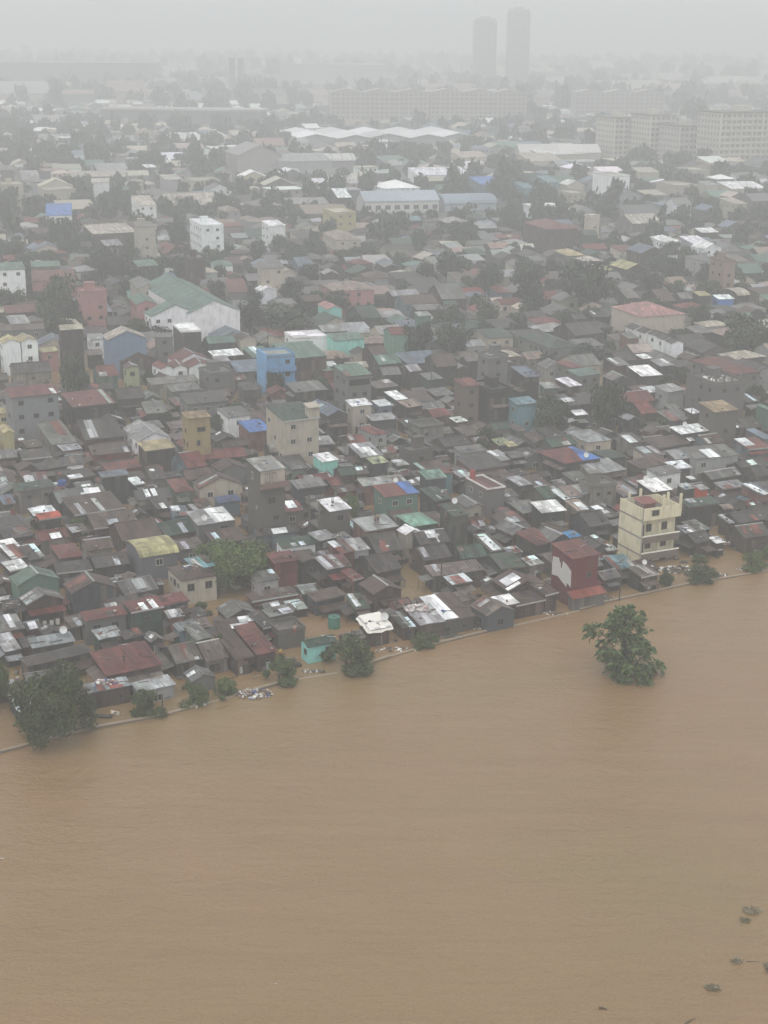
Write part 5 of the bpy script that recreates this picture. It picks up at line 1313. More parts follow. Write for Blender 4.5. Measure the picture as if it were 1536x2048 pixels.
-57 637 5 6 3 gv SQ;72 637 4 4 3 gu KK;54 637 6 5 4 gv VU;-86 638 7 8 4 m GK;114 638 7 5 3 m VG;92 638 7 7 4 gu KV;99 638 4 5 3 gu DV;38 638 7 7 5 m NG
-75 639 6 7 4 gv DV;-29 639 8 7 3 hu LV;169 639 10 7 4 gv TQ;60 639 5 6 4 gv GK;-119 639 5 6 3 gv KL;-129 640 4 5 3 gu FV;14 640 5 6 4 gv TQ;107 640 5 4 3 gv DQ
-51 640 5 6 3 gu FV;139 650 9 10 8 gv SQ;108 653 17 16 6 gu GV;-175 654 10 12 5 f LG;-136 655 16 16 6 m VG;-27 655 20 16 5 m EQ;85 658 11 9 6 gv GL;129 664 8 11 9 gu GW
186 666 14 15 7 m LQ;69 670 14 9 7 f WW;125 680 11 16 7 f SL;167 682 11 13 9 gu GQ;183 688 17 13 6 hu GQ;-65 696 14 13 5 m KW;160 696 9 9 9 gv VQ;-101 702 20 14 5 gu GG
180 704 12 11 7 m SL;138 706 12 12 6 m KL;111 709 18 16 7 gv SL;-177 709 10 10 9 gv GL;-49 712 16 13 9 f WV;-85 712 11 14 5 m SQ;-127 717 8 9 7 m TQ;-158 718 16 12 9 gv VV
200 719 21 19 6 m SL;-111 719 13 11 6 hu GG;127 721 11 11 7 m VG;-20 721 13 11 8 f LG;-66 723 8 11 8 f VL;86 724 10 14 8 f KW;159 724 12 13 6 gu TV;-82 729 12 11 7 gv GW
-31 730 12 8 7 hu VV;-53 734 16 14 9 gv VQ;197 736 10 9 8 hu VQ;-169 737 9 9 9 f GL;4 738 19 19 8 hu WW;-206 740 18 18 6 f LQ;30 742 13 13 6 gu TL;74 747 10 9 7 hu GG
138 748 13 14 9 hu KQ;-163 756 11 11 6 f VG;207 757 19 17 8 gu SW;-69 757 12 13 7 hu EG;-12 757 17 16 8 f LV;23 759 10 8 9 gu VQ;-47 762 10 12 5 m GG;-201 762 11 10 9 gu VL
170 763 8 10 5 hu TG;142 769 12 14 8 hu WW;-128 771 15 16 5 f VL;105 771 13 9 8 gv SL;-69 773 14 13 9 gv WV;73 775 8 10 5 gv WW;198 775 8 9 7 gu VG;-14 777 11 16 7 gu VW
-214 780 19 19 8 gv GV;137 780 11 8 8 m TQ;89 781 14 14 7 gu TV;179 782 13 12 7 f SL;-51 783 16 12 9 gv WG;-169 783 10 8 9 hu VV;-130 787 11 10 8 gu VL;-149 788 19 16 5 f LQ
213 789 13 11 7 hu VV;111 791 9 9 9 m VV;58 793 8 12 8 gv LL;195 793 15 18 5 f GV;-117 793 9 11 8 m GQ;-26 797 16 13 5 m LQ;176 797 11 12 8 hu WG;-222 797 18 12 9 m WQ
-66 798 10 14 6 gv VW;-176 798 12 14 9 f EG;-90 799 11 15 5 gu KV;-52 800 10 13 8 gu LV;13 801 11 14 7 gu KL;120 810 14 18 9 m WW;41 811 13 9 7 m EV;98 812 12 12 8 m GV
-0 813 13 10 8 hu LQ;76 814 8 11 7 m VQ;-208 814 14 18 8 hu GQ;195 814 15 14 7 m GW;-109 815 12 12 6 gv GL;24 816 9 13 8 f GQ;-72 817 16 16 7 f GQ;-30 820 10 13 7 m GW
-89 822 9 11 7 gv TV;-174 822 15 12 8 m VW;216 824 18 13 6 f SL;-14 825 16 14 5 hu VG;32 829 9 8 6 hu LQ;52 830 11 11 7 gu GQ;89 830 15 19 7 f SG;-227 832 13 11 9 hu VG
-190 837 20 22 8 f EG;139 839 11 13 7 f GQ;-40 840 9 11 5 m GG;105 843 15 14 9 hu WV;173 844 17 15 9 gv KV;24 845 14 14 8 hu VW;-228 848 23 16 7 m EL;54 849 16 17 6 hu GQ
-117 853 11 11 5 f EL;195 854 19 15 8 gv GQ;141 855 12 9 9 gv LG;-12 856 12 10 7 f VW;163 858 14 13 7 hu GW;217 860 16 18 7 hu GV;93 860 13 12 8 f GG;-208 862 8 8 5 m LV
111 864 10 10 6 f GV;26 864 16 14 7 f KV;134 865 12 9 7 f VW;74 866 12 10 7 gv VQ;148 869 11 8 9 gu GG;-169 869 14 15 6 m TL;-119 870 10 12 6 gu VL;-230 870 12 12 6 hu TQ
181 872 15 22 5 gv LQ;-196 872 9 9 9 m TV;46 872 19 16 6 gu WV;201 873 10 12 8 gv WG;4 875 10 9 8 hu VL;-212 875 14 14 5 gv VV;-146 876 10 12 9 f LG;113 877 13 11 7 hu KG
-106 879 14 18 5 gu EQ;-131 880 11 11 7 m WV;218 882 15 17 9 gv GL;16 884 15 15 6 m TQ;71 888 13 17 5 gu EV;148 888 16 13 7 hu LG;101 889 9 10 7 gu LQ;192 890 15 17 9 m WV
166 891 12 8 7 f LV;-180 893 19 15 6 gu LL;222 899 12 10 6 hu GQ;-153 900 14 16 9 f EL;3 901 17 17 7 m TL;239 903 11 10 7 gv VQ;-108 903 13 9 6 gu WW;206 907 11 10 8 gu VQ
165 908 11 14 6 hu WW;-210 910 19 20 5 m VW;139 911 15 14 8 f VG;-188 915 12 14 8 m SQ;-17 916 10 9 7 f VQ;-240 916 15 14 8 f GV;-117 916 17 13 8 hu TV;-66 917 22 14 9 hu GL
-90 919 13 12 6 hu WQ;-152 921 16 18 7 gv LG;119 922 17 15 6 f LV;70 926 8 9 8 m GG;-41 927 8 9 7 gu VL;32 930 10 15 6 gv VV;151 932 13 10 6 f KQ;-130 933 19 16 5 gu WV
-93 934 11 12 5 gu TG;46 936 11 13 7 gv LL;-76 937 13 18 5 f SL;-243 939 16 12 7 gu VW;-184 939 11 9 7 hu VV;84 941 9 13 6 f GW;-209 941 11 12 7 f GG;-59 942 9 9 9 gv LV
-164 946 22 16 6 gv WV;-115 949 17 16 7 gv VW;64 953 9 10 6 f GW;149 954 12 9 5 gv EG;-143 954 14 11 9 gu KG;-191 955 15 14 8 gv TL;-56 955 8 11 9 gv WQ;-95 955 18 18 7 m GG
-73 956 12 12 6 hu LG;-4 958 10 13 8 gv SV;168 959 9 8 6 gv VV;-228 960 15 17 7 f VV;265 962 20 20 8 gu LL;-40 962 14 12 8 hu VG;-21 964 14 16 7 gv EL;222 964 17 14 6 gu VV
-126 966 18 15 9 m VL;-208 966 13 12 9 hu VV;77 967 13 9 5 gv GQ;-264 968 17 16 8 m VV;22 969 11 11 5 gv GV;-159 969 14 14 7 m VG;155 969 10 10 5 m VG;60 974 10 11 9 m SL
-101 974 11 17 9 f WL;-66 979 19 14 6 m GL;2 979 10 11 9 gv WW;-42 979 11 11 9 hu GV;-227 980 9 8 6 gu KW;39 981 16 22 7 hu VG;242 984 11 11 9 gu LQ;-15 986 12 9 7 m EV
-150 989 14 11 5 hu LQ;208 990 16 15 9 hu WQ;69 991 16 17 8 gv VL;-176 994 7 8 6 m VQ;-253 994 13 9 7 f WV;-0 994 13 12 8 gu GL;-107 995 20 19 7 f WQ;-78 998 19 19 9 gu EV
22 1001 15 14 8 hu LV;252 1001 11 10 6 m VG;-24 1001 11 14 6 gv GL;190 1004 9 11 9 gu GG;-230 1004 20 14 5 f WV;-207 1005 10 15 6 gu GV;60 1006 11 13 5 hu EW;-188 1006 18 16 8 m GV
-38 1007 10 15 6 hu VV;244 1010 8 9 7 f VV;-165 1015 15 12 6 m SQ;41 1016 16 15 6 gu LW;-14 1017 11 12 7 f VQ;-106 1018 14 10 5 hu GV;272 1018 10 9 6 hu LQ;-244 1018 15 17 6 hu VV
227 1019 17 11 7 gv LV;-274 1020 9 9 5 gu LV;-205 1025 14 11 9 gv VG;82 1025 22 20 7 m TG;-82 1026 16 11 6 f GV;-29 1027 14 12 6 gu VL;251 1028 17 12 6 gv TV;205 1029 12 13 9 f GL
26 1030 10 10 7 f GL;185 1032 11 11 5 hu LV;-232 1033 12 12 6 gu VV;-140 1033 11 11 8 hu EQ;-117 1033 12 13 6 gu TL;-255 1033 13 12 6 gv VQ;164 1034 9 12 7 m VQ;3 1034 17 14 5 f WG
-43 1036 7 8 6 gv SV;-160 1037 15 11 6 gv KV;48 1038 12 12 8 m VG;-95 1043 19 21 8 gv KQ;-16 1044 11 9 6 gv GQ;-219 1044 12 10 9 f WQ;117 1044 17 17 5 gv LL;246 1044 14 11 6 gu LL
98 1045 16 15 6 gu SQ;-204 1047 13 13 9 hu EV;-61 1047 11 15 7 gu LV;79 1047 9 13 9 f VV;266 1048 11 12 6 gv WV;32 1049 17 16 6 f GL;-245 1051 14 11 7 gu LG;66 1051 8 11 8 hu WQ
-278 1052 14 13 9 gu WL;290 1054 22 24 7 gu WV;130 1055 10 14 8 m GL;228 1055 12 13 6 f TL;200 1058 17 13 7 gu TQ;158 1058 12 14 9 f VV;-209 1060 8 12 6 gv VG;-114 1060 12 12 7 gu VV
115 1060 9 10 9 m KG;-175 1060 13 10 6 f TV;176 1063 12 12 5 m LQ;-4 1067 12 18 7 f WL;89 1068 8 12 6 gu GG;142 1068 13 8 7 f LL;73 1069 10 13 7 gv LQ;250 1069 17 16 8 hu VV
275 1070 11 8 6 m SV;-93 1071 12 15 6 f GW;213 1073 8 12 5 m GL;127 1078 11 11 8 f VV;-123 1078 13 10 8 hu GW;200 1080 8 12 8 gv GL;286 1081 12 11 7 f GQ;167 1081 9 13 5 hu WW
-171 1082 10 8 6 hu GL;-213 1085 10 11 7 gv TQ;89 1085 11 12 8 hu WV;-280 1086 8 9 7 gv VQ;140 1086 15 15 8 m KG;-292 1088 8 11 8 f GW;230 1089 18 12 9 gu WQ;187 1093 13 15 9 hu WG
-92 1096 17 15 7 m EL;250 1096 14 9 7 gv GV;-260 1096 11 13 8 hu WG;-174 1099 15 17 9 gv EV;-124 1100 15 15 8 gv GW;266 1101 13 16 7 hu GQ;-200 1102 15 12 9 f LV;82 1104 13 10 7 m VQ
-245 1106 14 11 9 hu EV;297 1106 15 14 8 m LW;-227 1106 13 13 6 gu GQ;113 1114 16 16 6 m WW;136 1114 18 18 5 f GQ;-95 1115 13 13 7 gv LG;-132 1117 12 14 8 m SL;193 1117 13 11 8 f LW
-253 1119 19 13 9 hu WL;-111 1120 10 11 7 gu VV;-192 1121 20 15 7 hu VV;-161 1122 14 17 9 gv LQ;-218 1122 8 11 6 f LV;-234 1125 12 9 9 hu VV;80 1126 13 10 7 gu SV;157 1131 13 13 8 gu GL
-144 1132 16 12 5 f LV;-246 1136 14 12 9 f WW;211 1137 12 8 7 f LQ;-111 1138 16 10 7 gu VV;112 1139 14 17 6 gu GW;72 1140 16 13 6 gv EV;-213 1143 18 17 7 hu GV;305 1147 15 19 6 hu GW
226 1148 15 13 9 m LL;-193 1150 17 20 6 gu VV;-233 1151 11 14 6 gu LL;165 1151 14 17 7 hu EV;-176 1151 9 8 6 m VG;244 1152 12 10 9 hu EV;-138 1152 15 16 8 hu VW;125 1152 17 16 6 gv VQ
100 1152 13 13 7 m LV;-255 1153 12 13 7 f KV;-314 1153 20 20 8 gu VW;201 1153 16 18 7 m VW;267 1156 11 9 8 gu WW;-112 1159 15 13 7 hu KV;293 1161 16 11 7 gu SG;64 1162 10 14 7 gv SQ
-75 1165 8 9 9 gv GQ;148 1165 15 11 6 gu KW;-202 1167 13 12 9 hu WQ;259 1168 10 10 6 hu LW;-174 1168 8 11 8 gv LL;-245 1169 12 11 6 hu EQ;-272 1170 10 11 9 f WW;80 1170 14 15 9 gv KG
170 1173 15 18 9 hu KG;204 1174 13 11 8 m TW;-297 1175 8 9 7 gv SL;-310 1176 11 12 5 gv VQ;-88 1178 17 12 8 f LV;-263 1178 10 13 7 gu SQ;283 1179 16 20 6 hu GW;-59 1179 12 17 9 m WW
-139 1181 18 14 6 f WQ;-20 1181 14 19 7 gu GG;-233 1182 13 14 7 f LL;-43 1182 14 18 7 gv GQ;60 1182 10 15 5 m TW;100 1182 13 13 8 hu GV;-280 1183 17 15 8 gv TW;-116 1183 11 11 8 m GL
319 1183 18 16 7 f KQ;-211 1184 9 11 8 gv WQ;-195 1184 14 10 9 hu VQ;152 1184 11 10 7 f TG;-175 1185 10 11 9 gu VV;184 1188 12 17 5 gv VL;10 1189 9 12 8 hu GW;230 1190 14 14 5 m GL
128 1191 15 21 8 m GG;204 1192 14 11 9 gu VL;-326 1192 20 20 9 f LL;-160 1195 19 20 6 f VL;248 1196 9 10 5 m EW;76 1197 15 14 9 f GQ;-255 1199 13 17 8 f GL;-202 1200 13 14 5 m GW
-50 1201 17 18 5 m VL;-29 1201 11 10 9 hu TQ;-80 1201 19 16 5 f SL;154 1202 10 13 6 f LG;35 1202 15 14 8 m SV;-221 1203 17 13 9 gu VL;173 1203 18 13 5 gu LW;-307 1203 9 9 6 hu KQ
108 1204 10 13 9 hu GL;-123 1205 11 14 6 gv WW;56 1207 14 9 6 hu GL;209 1209 9 10 8 hu WG;-238 1213 13 11 8 gu LW;289 1213 11 11 6 m WL;-11 1216 12 13 6 gv LV;250 1216 14 20 7 hu VV
74 1218 15 16 8 gv TW;7 1219 12 17 6 f VL;156 1219 16 15 5 gu VQ;-286 1221 20 21 7 hu WL;-86 1221 13 13 5 f VV;-214 1221 13 11 7 gv EV;96 1223 12 14 8 gu SV;-182 1223 11 14 8 gu GL
180 1223 9 14 9 m LG;-66 1223 14 16 6 gv KL;-266 1224 11 13 6 gv LQ;303 1225 10 11 6 m EQ;-324 1226 11 15 7 gv GL;199 1227 9 14 9 gv WL;273 1227 14 13 6 gu VV;-45 1227 17 13 8 f TL
-148 1227 11 13 7 f VW;128 1228 13 16 6 m TW;213 1230 13 13 8 m KL;-169 1231 13 17 8 hu SW;-25 1232 20 19 8 f EW;-114 1233 10 15 9 hu VW;-130 1233 15 11 9 hu WL;234 1235 14 16 9 gu VL
62 1236 21 20 6 gv VG;-211 1236 14 11 9 gv LV;174 1238 12 12 9 gv SQ;-87 1240 15 15 9 f GL;190 1241 8 9 9 hu EG;-312 1244 12 13 8 f GQ;35 1244 10 10 8 hu LG;-277 1244 10 9 7 gv KL
297 1244 17 15 6 gv VW;-193 1245 16 16 9 hu LV;205 1246 10 11 8 f SL;-232 1246 11 12 7 gv WV;-72 1247 12 13 7 hu LQ;-150 1249 13 17 9 f TL;88 1250 10 10 9 gv GV;-169 1250 12 12 7 m VG
144 1251 17 16 8 m WV;7 1252 20 18 5 gv TG;316 1253 20 22 8 f GV;-266 1253 14 13 5 f LQ;-28 1254 18 18 7 gu EW;112 1254 14 14 8 m EW;180 1255 13 11 6 m VW;-286 1255 15 12 6 gv LG
-57 1256 10 10 8 gu WQ;262 1257 18 19 7 f WV;-329 1258 16 16 8 gu VQ;289 1258 9 8 9 hu SV;-99 1258 15 12 8 f GW;72 1259 13 13 8 m GG;-219 1260 17 17 9 gv SL;-193 1262 11 11 5 gv LL
-132 1262 10 9 7 m LW;-313 1263 14 12 7 gv WG;44 1266 15 20 8 m GQ;-14 1267 12 12 5 gu GG;92 1268 10 10 7 m EV;300 1269 11 11 6 f LV;-154 1269 14 16 7 f LQ;-295 1270 17 16 9 f LV
-77 1271 10 11 8 hu WV;-44 1273 9 10 5 f SL;121 1273 10 14 9 f GV;145 1274 9 8 5 gu EW;-279 1276 9 10 9 m VW;249 1278 13 12 7 f VW;-109 1278 10 9 8 hu GW;-338 1278 12 12 7 gv KQ
-128 1281 10 13 9 gv EL;134 1281 13 9 6 f GQ;-25 1282 18 16 8 f EQ;338 1282 14 13 6 gu LL;319 1282 14 14 7 f SV;195 1282 8 9 7 hu LQ;-240 1284 20 15 8 f VV;-185 1285 10 14 5 m WG
56 1285 10 12 7 gu SL;-82 1285 17 13 9 f SL;160 1287 12 16 9 f GL;298 1287 17 15 7 gv TV;-206 1288 19 14 9 gv SL;-53 1288 11 13 9 gu TW;-167 1289 14 12 5 hu GG;117 1289 14 10 7 f EG
-266 1289 12 12 8 f GQ;1 1291 16 16 7 hu VL;83 1293 13 15 8 gu WV;20 1293 11 13 9 m LG;42 1298 15 13 7 hu TG;-253 1298 9 10 6 f GG;-140 1298 17 16 7 f LV;199 1299 8 8 6 gv LW
249 1299 12 17 8 gv VV;-340 1300 22 21 9 m GL;-225 1301 12 13 8 hu WW;229 1302 7 8 6 m VW;-87 1303 13 15 6 gv VV;333 1303 13 21 6 gv WW;-170 1303 8 10 5 hu TL;-107 1304 15 12 9 f GV
-310 1304 13 12 9 f WV;55 1305 8 8 9 hu LV;-270 1305 14 12 7 hu WW;-17 1305 8 11 9 gv TL;284 1306 13 11 8 gv SV;212 1307 11 11 6 f VL;314 1307 11 14 6 m LQ;67 1308 9 8 5 m WW
-245 1309 11 10 9 f EV;115 1311 21 19 9 gu KV;151 1311 15 15 6 gv WG;261 1313 8 8 7 gv VV;-125 1314 17 14 9 m VG;190 1317 10 12 8 gv TL;-187 1318 15 22 8 gv KW;277 1318 11 10 9 gv VG
224 1319 14 14 8 gv KQ;243 1320 11 13 9 m TV;170 1320 16 16 8 f LV;-350 1321 9 8 6 gu GL;-70 1321 16 19 7 m KV;-152 1323 18 11 9 hu EW;303 1323 15 15 9 gu LW;331 1324 11 10 7 gu VL
-93 1325 17 20 7 hu TQ;-113 1325 9 9 7 f VW;-267 1327 14 14 8 gv SQ;-244 1327 12 11 9 hu VV;261 1328 19 13 7 hu LG;-301 1328 11 11 9 gu GQ;145 1329 13 16 6 hu GL;-320 1329 12 12 6 hu VL
-228 1331 12 14 6 gu GQ;-197 1334 10 10 9 gv SV;-165 1336 11 9 9 gv GQ;227 1336 13 13 6 f GV;166 1338 19 15 9 f KQ;202 1338 11 12 6 gv VV;-129 1339 14 12 8 gu SQ;290 1339 22 19 8 f LW
316 1339 14 17 7 m EV;350 1339 10 9 7 gv KG;-148 1341 12 14 9 gu WQ;262 1342 11 10 9 gu VQ;-252 1343 16 17 8 m GQ;-278 1344 17 15 6 gu TW;137 1345 14 15 7 hu EL;-108 1345 12 15 6 gv LG
243 1346 11 8 7 m KV;-302 1346 11 13 7 m EW;-182 1347 21 18 7 gv SG;-339 1348 12 9 7 hu WW;-64 1349 12 11 6 gv EL;333 1351 15 17 7 m EG;217 1352 17 17 6 m GW;-93 1352 14 15 8 m GW
-205 1353 14 16 8 gu LV;-326 1355 13 12 8 m WQ;277 1356 10 11 9 m SV;197 1357 12 19 9 f GL;310 1357 11 9 7 gv VV;-41 1357 13 14 8 gu LV;-241 1359 11 8 7 f KW;170 1359 21 16 6 gv GV
-110 1360 12 11 9 m WL;-136 1360 20 17 7 hu VV;255 1361 13 14 6 gv KV;-305 1362 8 11 7 gu VQ;-9 1363 11 13 6 gu GV;-353 1364 9 12 8 gv GL;27 1364 10 12 7 gv WV;9 1365 10 9 9 f SL
138 1365 16 13 9 m VW;348 1365 18 14 8 gu VL;-185 1367 16 11 5 hu WG;60 1367 8 10 9 gv VQ;-265 1369 13 13 9 gv GV;-167 1369 15 17 6 gv GW;-85 1370 10 11 9 m VL;-208 1372 17 17 8 hu TW
-111 1373 10 8 9 m SV;-68 1373 20 21 7 gu LQ;285 1374 9 12 5 hu VV;-45 1374 16 14 7 gv TW;324 1375 17 15 9 m WW;228 1375 11 11 7 m GG;299 1376 9 11 7 f TV;-336 1377 15 16 7 f WW
172 1378 13 11 9 f WG;-305 1378 14 10 6 m EW;153 1378 9 13 8 m VG;-97 1380 11 12 7 f GV;-29 1380 12 15 6 gv VV;-141 1381 12 8 7 m TQ;50 1383 20 16 8 gv WW;197 1384 19 14 7 m LL
257 1384 8 12 8 m GG;111 1384 14 15 8 gv VV;2 1385 16 17 6 hu VQ;347 1385 14 11 7 gu VQ;-114 1385 12 11 6 gu GL;-197 1387 9 14 6 hu WV;-365 1387 13 8 6 f EW;-251 1387 16 16 5 f LV
73 1390 13 15 9 gv EW;-168 1390 14 10 8 f VV;-46 1390 14 11 8 m EG;-310 1391 15 13 9 m WQ;167 1391 10 10 5 m VL;24 1391 22 18 8 hu TL;216 1392 20 15 8 f GL;136 1395 16 14 6 f GW
96 1397 11 11 9 m LQ;185 1397 11 8 9 gu LQ;-282 1397 21 15 9 hu TW;-328 1398 10 13 7 gv LG;322 1399 9 11 8 gu LV;-343 1399 10 9 8 gu VV;301 1399 12 12 9 hu LG;-204 1399 12 10 8 hu VV
-129 1400 16 19 7 gv LQ;244 1400 17 19 6 f KL;-222 1400 14 17 8 gu GV;-368 1400 10 12 5 gu VW;277 1401 11 10 5 hu TV;-2 1401 11 13 9 gv GQ;363 1401 15 15 9 hu VL;-29 1403 13 16 7 hu SQ
-179 1403 10 12 9 f KG;-65 1404 13 15 8 gu KQ;120 1405 16 11 7 gu LG;-95 1406 14 16 9 gv VV;62 1407 16 16 7 gv EV;333 1409 14 13 6 gv KW;37 1411 11 10 6 gv LG;-247 1411 11 11 8 hu VV
94 1411 9 10 6 gv WW;-48 1411 15 15 9 gu GG;-299 1412 15 12 6 gu GG;161 1412 16 13 9 gu LV;201 1413 10 11 9 gv SG;140 1413 12 11 6 hu GG;225 1415 18 17 5 gu WW;-376 1415 14 14 8 hu SV
359 1417 8 11 7 m KV;-77 1418 12 9 6 gu GQ;107 1418 12 12 5 gv LV;276 1418 16 14 7 m GL;311 1419 13 16 5 m GV;-357 1419 18 20 9 hu VL;-328 1420 12 13 7 hu GW;48 1420 12 13 8 gv WW
-31 1420 9 8 9 f LQ;182 1421 15 13 7 hu GV;-103 1421 12 12 8 gv SG;-7 1421 16 12 8 gu GL;-138 1421 12 12 8 gv VW;257 1423 9 10 8 m GV;-229 1423 9 13 9 hu LV;-213 1424 13 10 9 f SV
376 1425 15 18 8 hu EW;66 1428 11 9 6 hu GL;85 1428 9 12 9 gv VV;-199 1428 12 10 8 f KV;143 1430 10 11 6 m EQ;26 1430 9 12 5 gv LV;-259 1430 11 11 5 hu GQ;-160 1431 13 13 5 gv GW
-111 1432 14 10 6 gv EL;-181 1432 17 16 5 gu GV;328 1432 15 13 5 m TL;298 1434 23 17 7 m VV;-50 1435 10 11 6 gu GG;351 1435 8 11 8 hu SQ;-370 1435 11 15 6 f GV;-335 1435 12 12 6 hu SL
-80 1437 18 17 8 f TW;-299 1437 10 10 6 gu GG;-15 1437 14 19 7 gu GL;-246 1438 14 16 6 gu KV;46 1438 11 12 9 f GL;-284 1439 10 9 9 hu VW;-355 1439 15 10 5 gu LV;118 1441 9 10 8 m KQ
-136 1441 20 18 5 gu WW;-208 1445 14 10 5 gv SL;59 1446 8 9 8 hu GW;-270 1446 11 11 6 gu TV;-230 1446 14 14 5 f LG;-322 1447 13 10 8 gv GL;373 1447 16 19 7 gv KL;18 1447 15 19 9 gv GQ
-119 1448 13 12 7 m EV;-62 1450 15 17 9 gu KL;281 1450 8 13 6 gv LQ;329 1450 11 15 9 gu GW;-188 1451 14 17 7 hu VL;83 1451 10 12 9 f VV;147 1452 21 17 7 f GV;102 1452 8 11 9 f VL
-28 1452 15 14 8 m GL;-357 1454 14 11 6 hu KW;304 1455 22 15 5 hu WL;-164 1455 10 7 8 gu KV;-89 1456 12 13 7 m TQ;-313 1458 9 9 7 f WV;347 1458 14 11 9 f KQ;-250 1460 13 15 9 m WW
-143 1460 10 12 8 m VV;-328 1460 10 8 6 gu TV;-272 1461 10 15 5 hu TL;-215 1462 11 8 9 m WL;76 1463 13 12 8 hu EW;-3 1463 19 20 9 gv GL;35 1464 16 17 6 hu TQ;129 1466 15 17 9 hu VQ
-297 1466 14 12 7 hu GL;-230 1466 11 9 6 gu KV;-66 1467 10 12 8 hu LV;-387 1467 19 19 8 m VW;-361 1468 9 10 9 hu WW;-198 1469 15 20 7 gu GV;-45 1469 22 17 8 hu LW;373 1470 13 10 9 gu WV
91 1471 17 20 7 gv SQ;-342 1471 9 10 8 gv EW;325 1471 11 14 7 gu LG;170 1471 15 12 8 hu WQ;293 1473 14 13 6 f LQ;207 1476 11 10 9 m KG;-86 1477 14 17 9 m LG;236 1478 13 14 7 gu GW
360 1479 11 12 5 gv GG;337 1479 9 12 7 m LL;-149 1480 7 12 6 gv KW;-220 1480 13 12 6 gv SG;117 1480 13 12 9 m TV;-328 1481 15 15 7 hu KV;-262 1481 14 11 7 f LV;49 1481 10 10 6 m VW
31 1482 11 13 5 gv VW;264 1482 15 19 7 gv SQ;-351 1482 13 13 7 hu TW;-303 1483 11 13 7 hu VQ;-284 1484 17 15 9 gv VG;-130 1485 19 20 5 hu VV;373 1487 12 13 6 hu GG;171 1487 16 12 9 m GG
-19 1487 17 20 6 hu SG;310 1487 14 13 9 gu VV;-399 1487 22 14 6 hu KV;80 1487 14 13 5 hu KG;6 1488 19 13 7 gv KV;-47 1490 15 10 8 m GG;-376 1491 8 10 7 f SV;348 1491 13 11 7 f TG
190 1491 10 9 9 gu VQ;-357 1493 9 8 6 m VV;-71 1494 19 18 9 f GG;96 1495 15 12 8 m LG;281 1496 15 20 5 f WW;-250 1496 9 9 5 f EQ;241 1497 15 14 7 m TL;137 1497 12 15 6 gv LQ
-147 1498 12 11 8 hu WW;388 1498 13 13 9 hu GV;260 1498 12 10 7 f WV;221 1499 11 16 7 f WL;-93 1500 13 13 8 gv LL;-327 1500 11 10 7 gv LL;328 1501 10 11 9 gv VW;158 1501 15 14 9 gu LG
-286 1502 13 12 6 gv GL;-305 1502 16 17 6 hu LV;28 1502 11 16 8 f GG;-231 1502 12 14 7 f WV;-188 1504 22 21 7 gu WW;190 1505 16 12 5 gv VV;207 1505 9 11 6 f TL;-31 1506 13 17 9 gv LQ
55 1507 17 17 6 hu TQ;-267 1507 11 14 5 gu LV;-14 1508 13 11 8 m VV;361 1508 16 11 6 gv EQ;-126 1509 20 21 7 gu WV;115 1510 18 20 9 hu VG;341 1510 10 13 9 m GV;306 1510 10 10 9 f LV
-389 1511 10 15 6 m WL;-367 1512 18 15 5 hu GQ;93 1513 13 12 6 m VV;74 1513 13 20 9 gu KL;-106 1515 14 14 5 f GL;-165 1515 22 20 9 m SV;393 1516 12 15 9 f KW;142 1517 13 13 9 hu VG
-241 1518 13 9 6 gu VW;15 1519 12 10 9 hu TQ;-45 1519 12 13 9 gu VV;209 1519 9 9 7 gv WQ;-203 1524 14 20 7 gu SV;241 1524 17 16 5 m VQ;157 1524 15 12 7 f LL;-189 1525 10 9 8 m VV
-283 1526 16 21 5 f WL;-264 1526 10 10 6 hu VL;305 1526 15 15 9 m KQ;-400 1528 11 15 6 gv GL;361 1528 12 9 5 m VW;-88 1529 15 23 9 f WV;-128 1529 13 11 6 m LV;-227 1531 13 14 7 f LQ
-303 1531 13 13 8 gu TG;-18 1531 16 13 7 m LV;-335 1532 14 18 7 gu VV;52 1532 17 22 6 gu KL;280 1532 22 23 8 m GV;-35 1533 11 14 5 f EL;395 1533 13 11 9 m LV;-54 1534 16 17 5 m VV
189 1534 11 13 6 f VV;257 1535 10 10 9 f VG;-365 1535 14 10 6 f GV;328 1536 15 18 9 m GV;113 1537 13 15 5 hu GV;346 1538 14 11 7 gv WG;-386 1539 17 19 8 m WQ;-266 1540 14 13 7 hu EQ
142 1540 12 14 8 gv GV;209 1540 12 12 9 f WW;-246 1541 14 12 8 f LV;10 1542 16 18 9 f EG;-213 1543 16 16 5 hu WV;-161 1546 18 17 9 gu WL;-304 1546 15 12 7 f TV;-128 1546 11 12 7 gu GV
409 1547 17 21 9 f GQ;82 1547 12 11 9 gu GV;-342 1548 13 9 8 hu KV;268 1549 12 11 6 gu GG;302 1549 14 13 7 gu LQ;-288 1549 13 13 9 gu WV;-19 1550 21 18 9 hu WQ;229 1551 15 16 8 hu VQ
378 1551 11 9 8 hu LG;-107 1551 18 15 9 f GQ;165 1552 18 17 7 gu WQ;-191 1553 14 14 5 gu LV;-75 1553 15 17 8 hu VV;343 1553 13 15 8 m GL;-51 1553 17 11 7 gv WL;-254 1554 10 11 8 gu WV
63 1555 14 15 8 m LQ;279 1557 9 13 9 gu VG;119 1557 14 10 7 hu VV;-376 1560 13 11 7 m WW;-421 1560 22 17 5 hu GL;-346 1561 13 14 5 f EW;316 1562 12 17 7 gu TW;-121 1562 10 8 8 hu GV
-230 1563 16 15 8 gu VL;-398 1563 13 11 7 f VW;143 1563 15 15 6 hu SG;-176 1563 12 11 6 f GW;-317 1564 17 16 7 hu SL;78 1564 14 12 5 m GW;-93 1565 12 8 6 hu GG;28 1565 19 21 8 hu WG
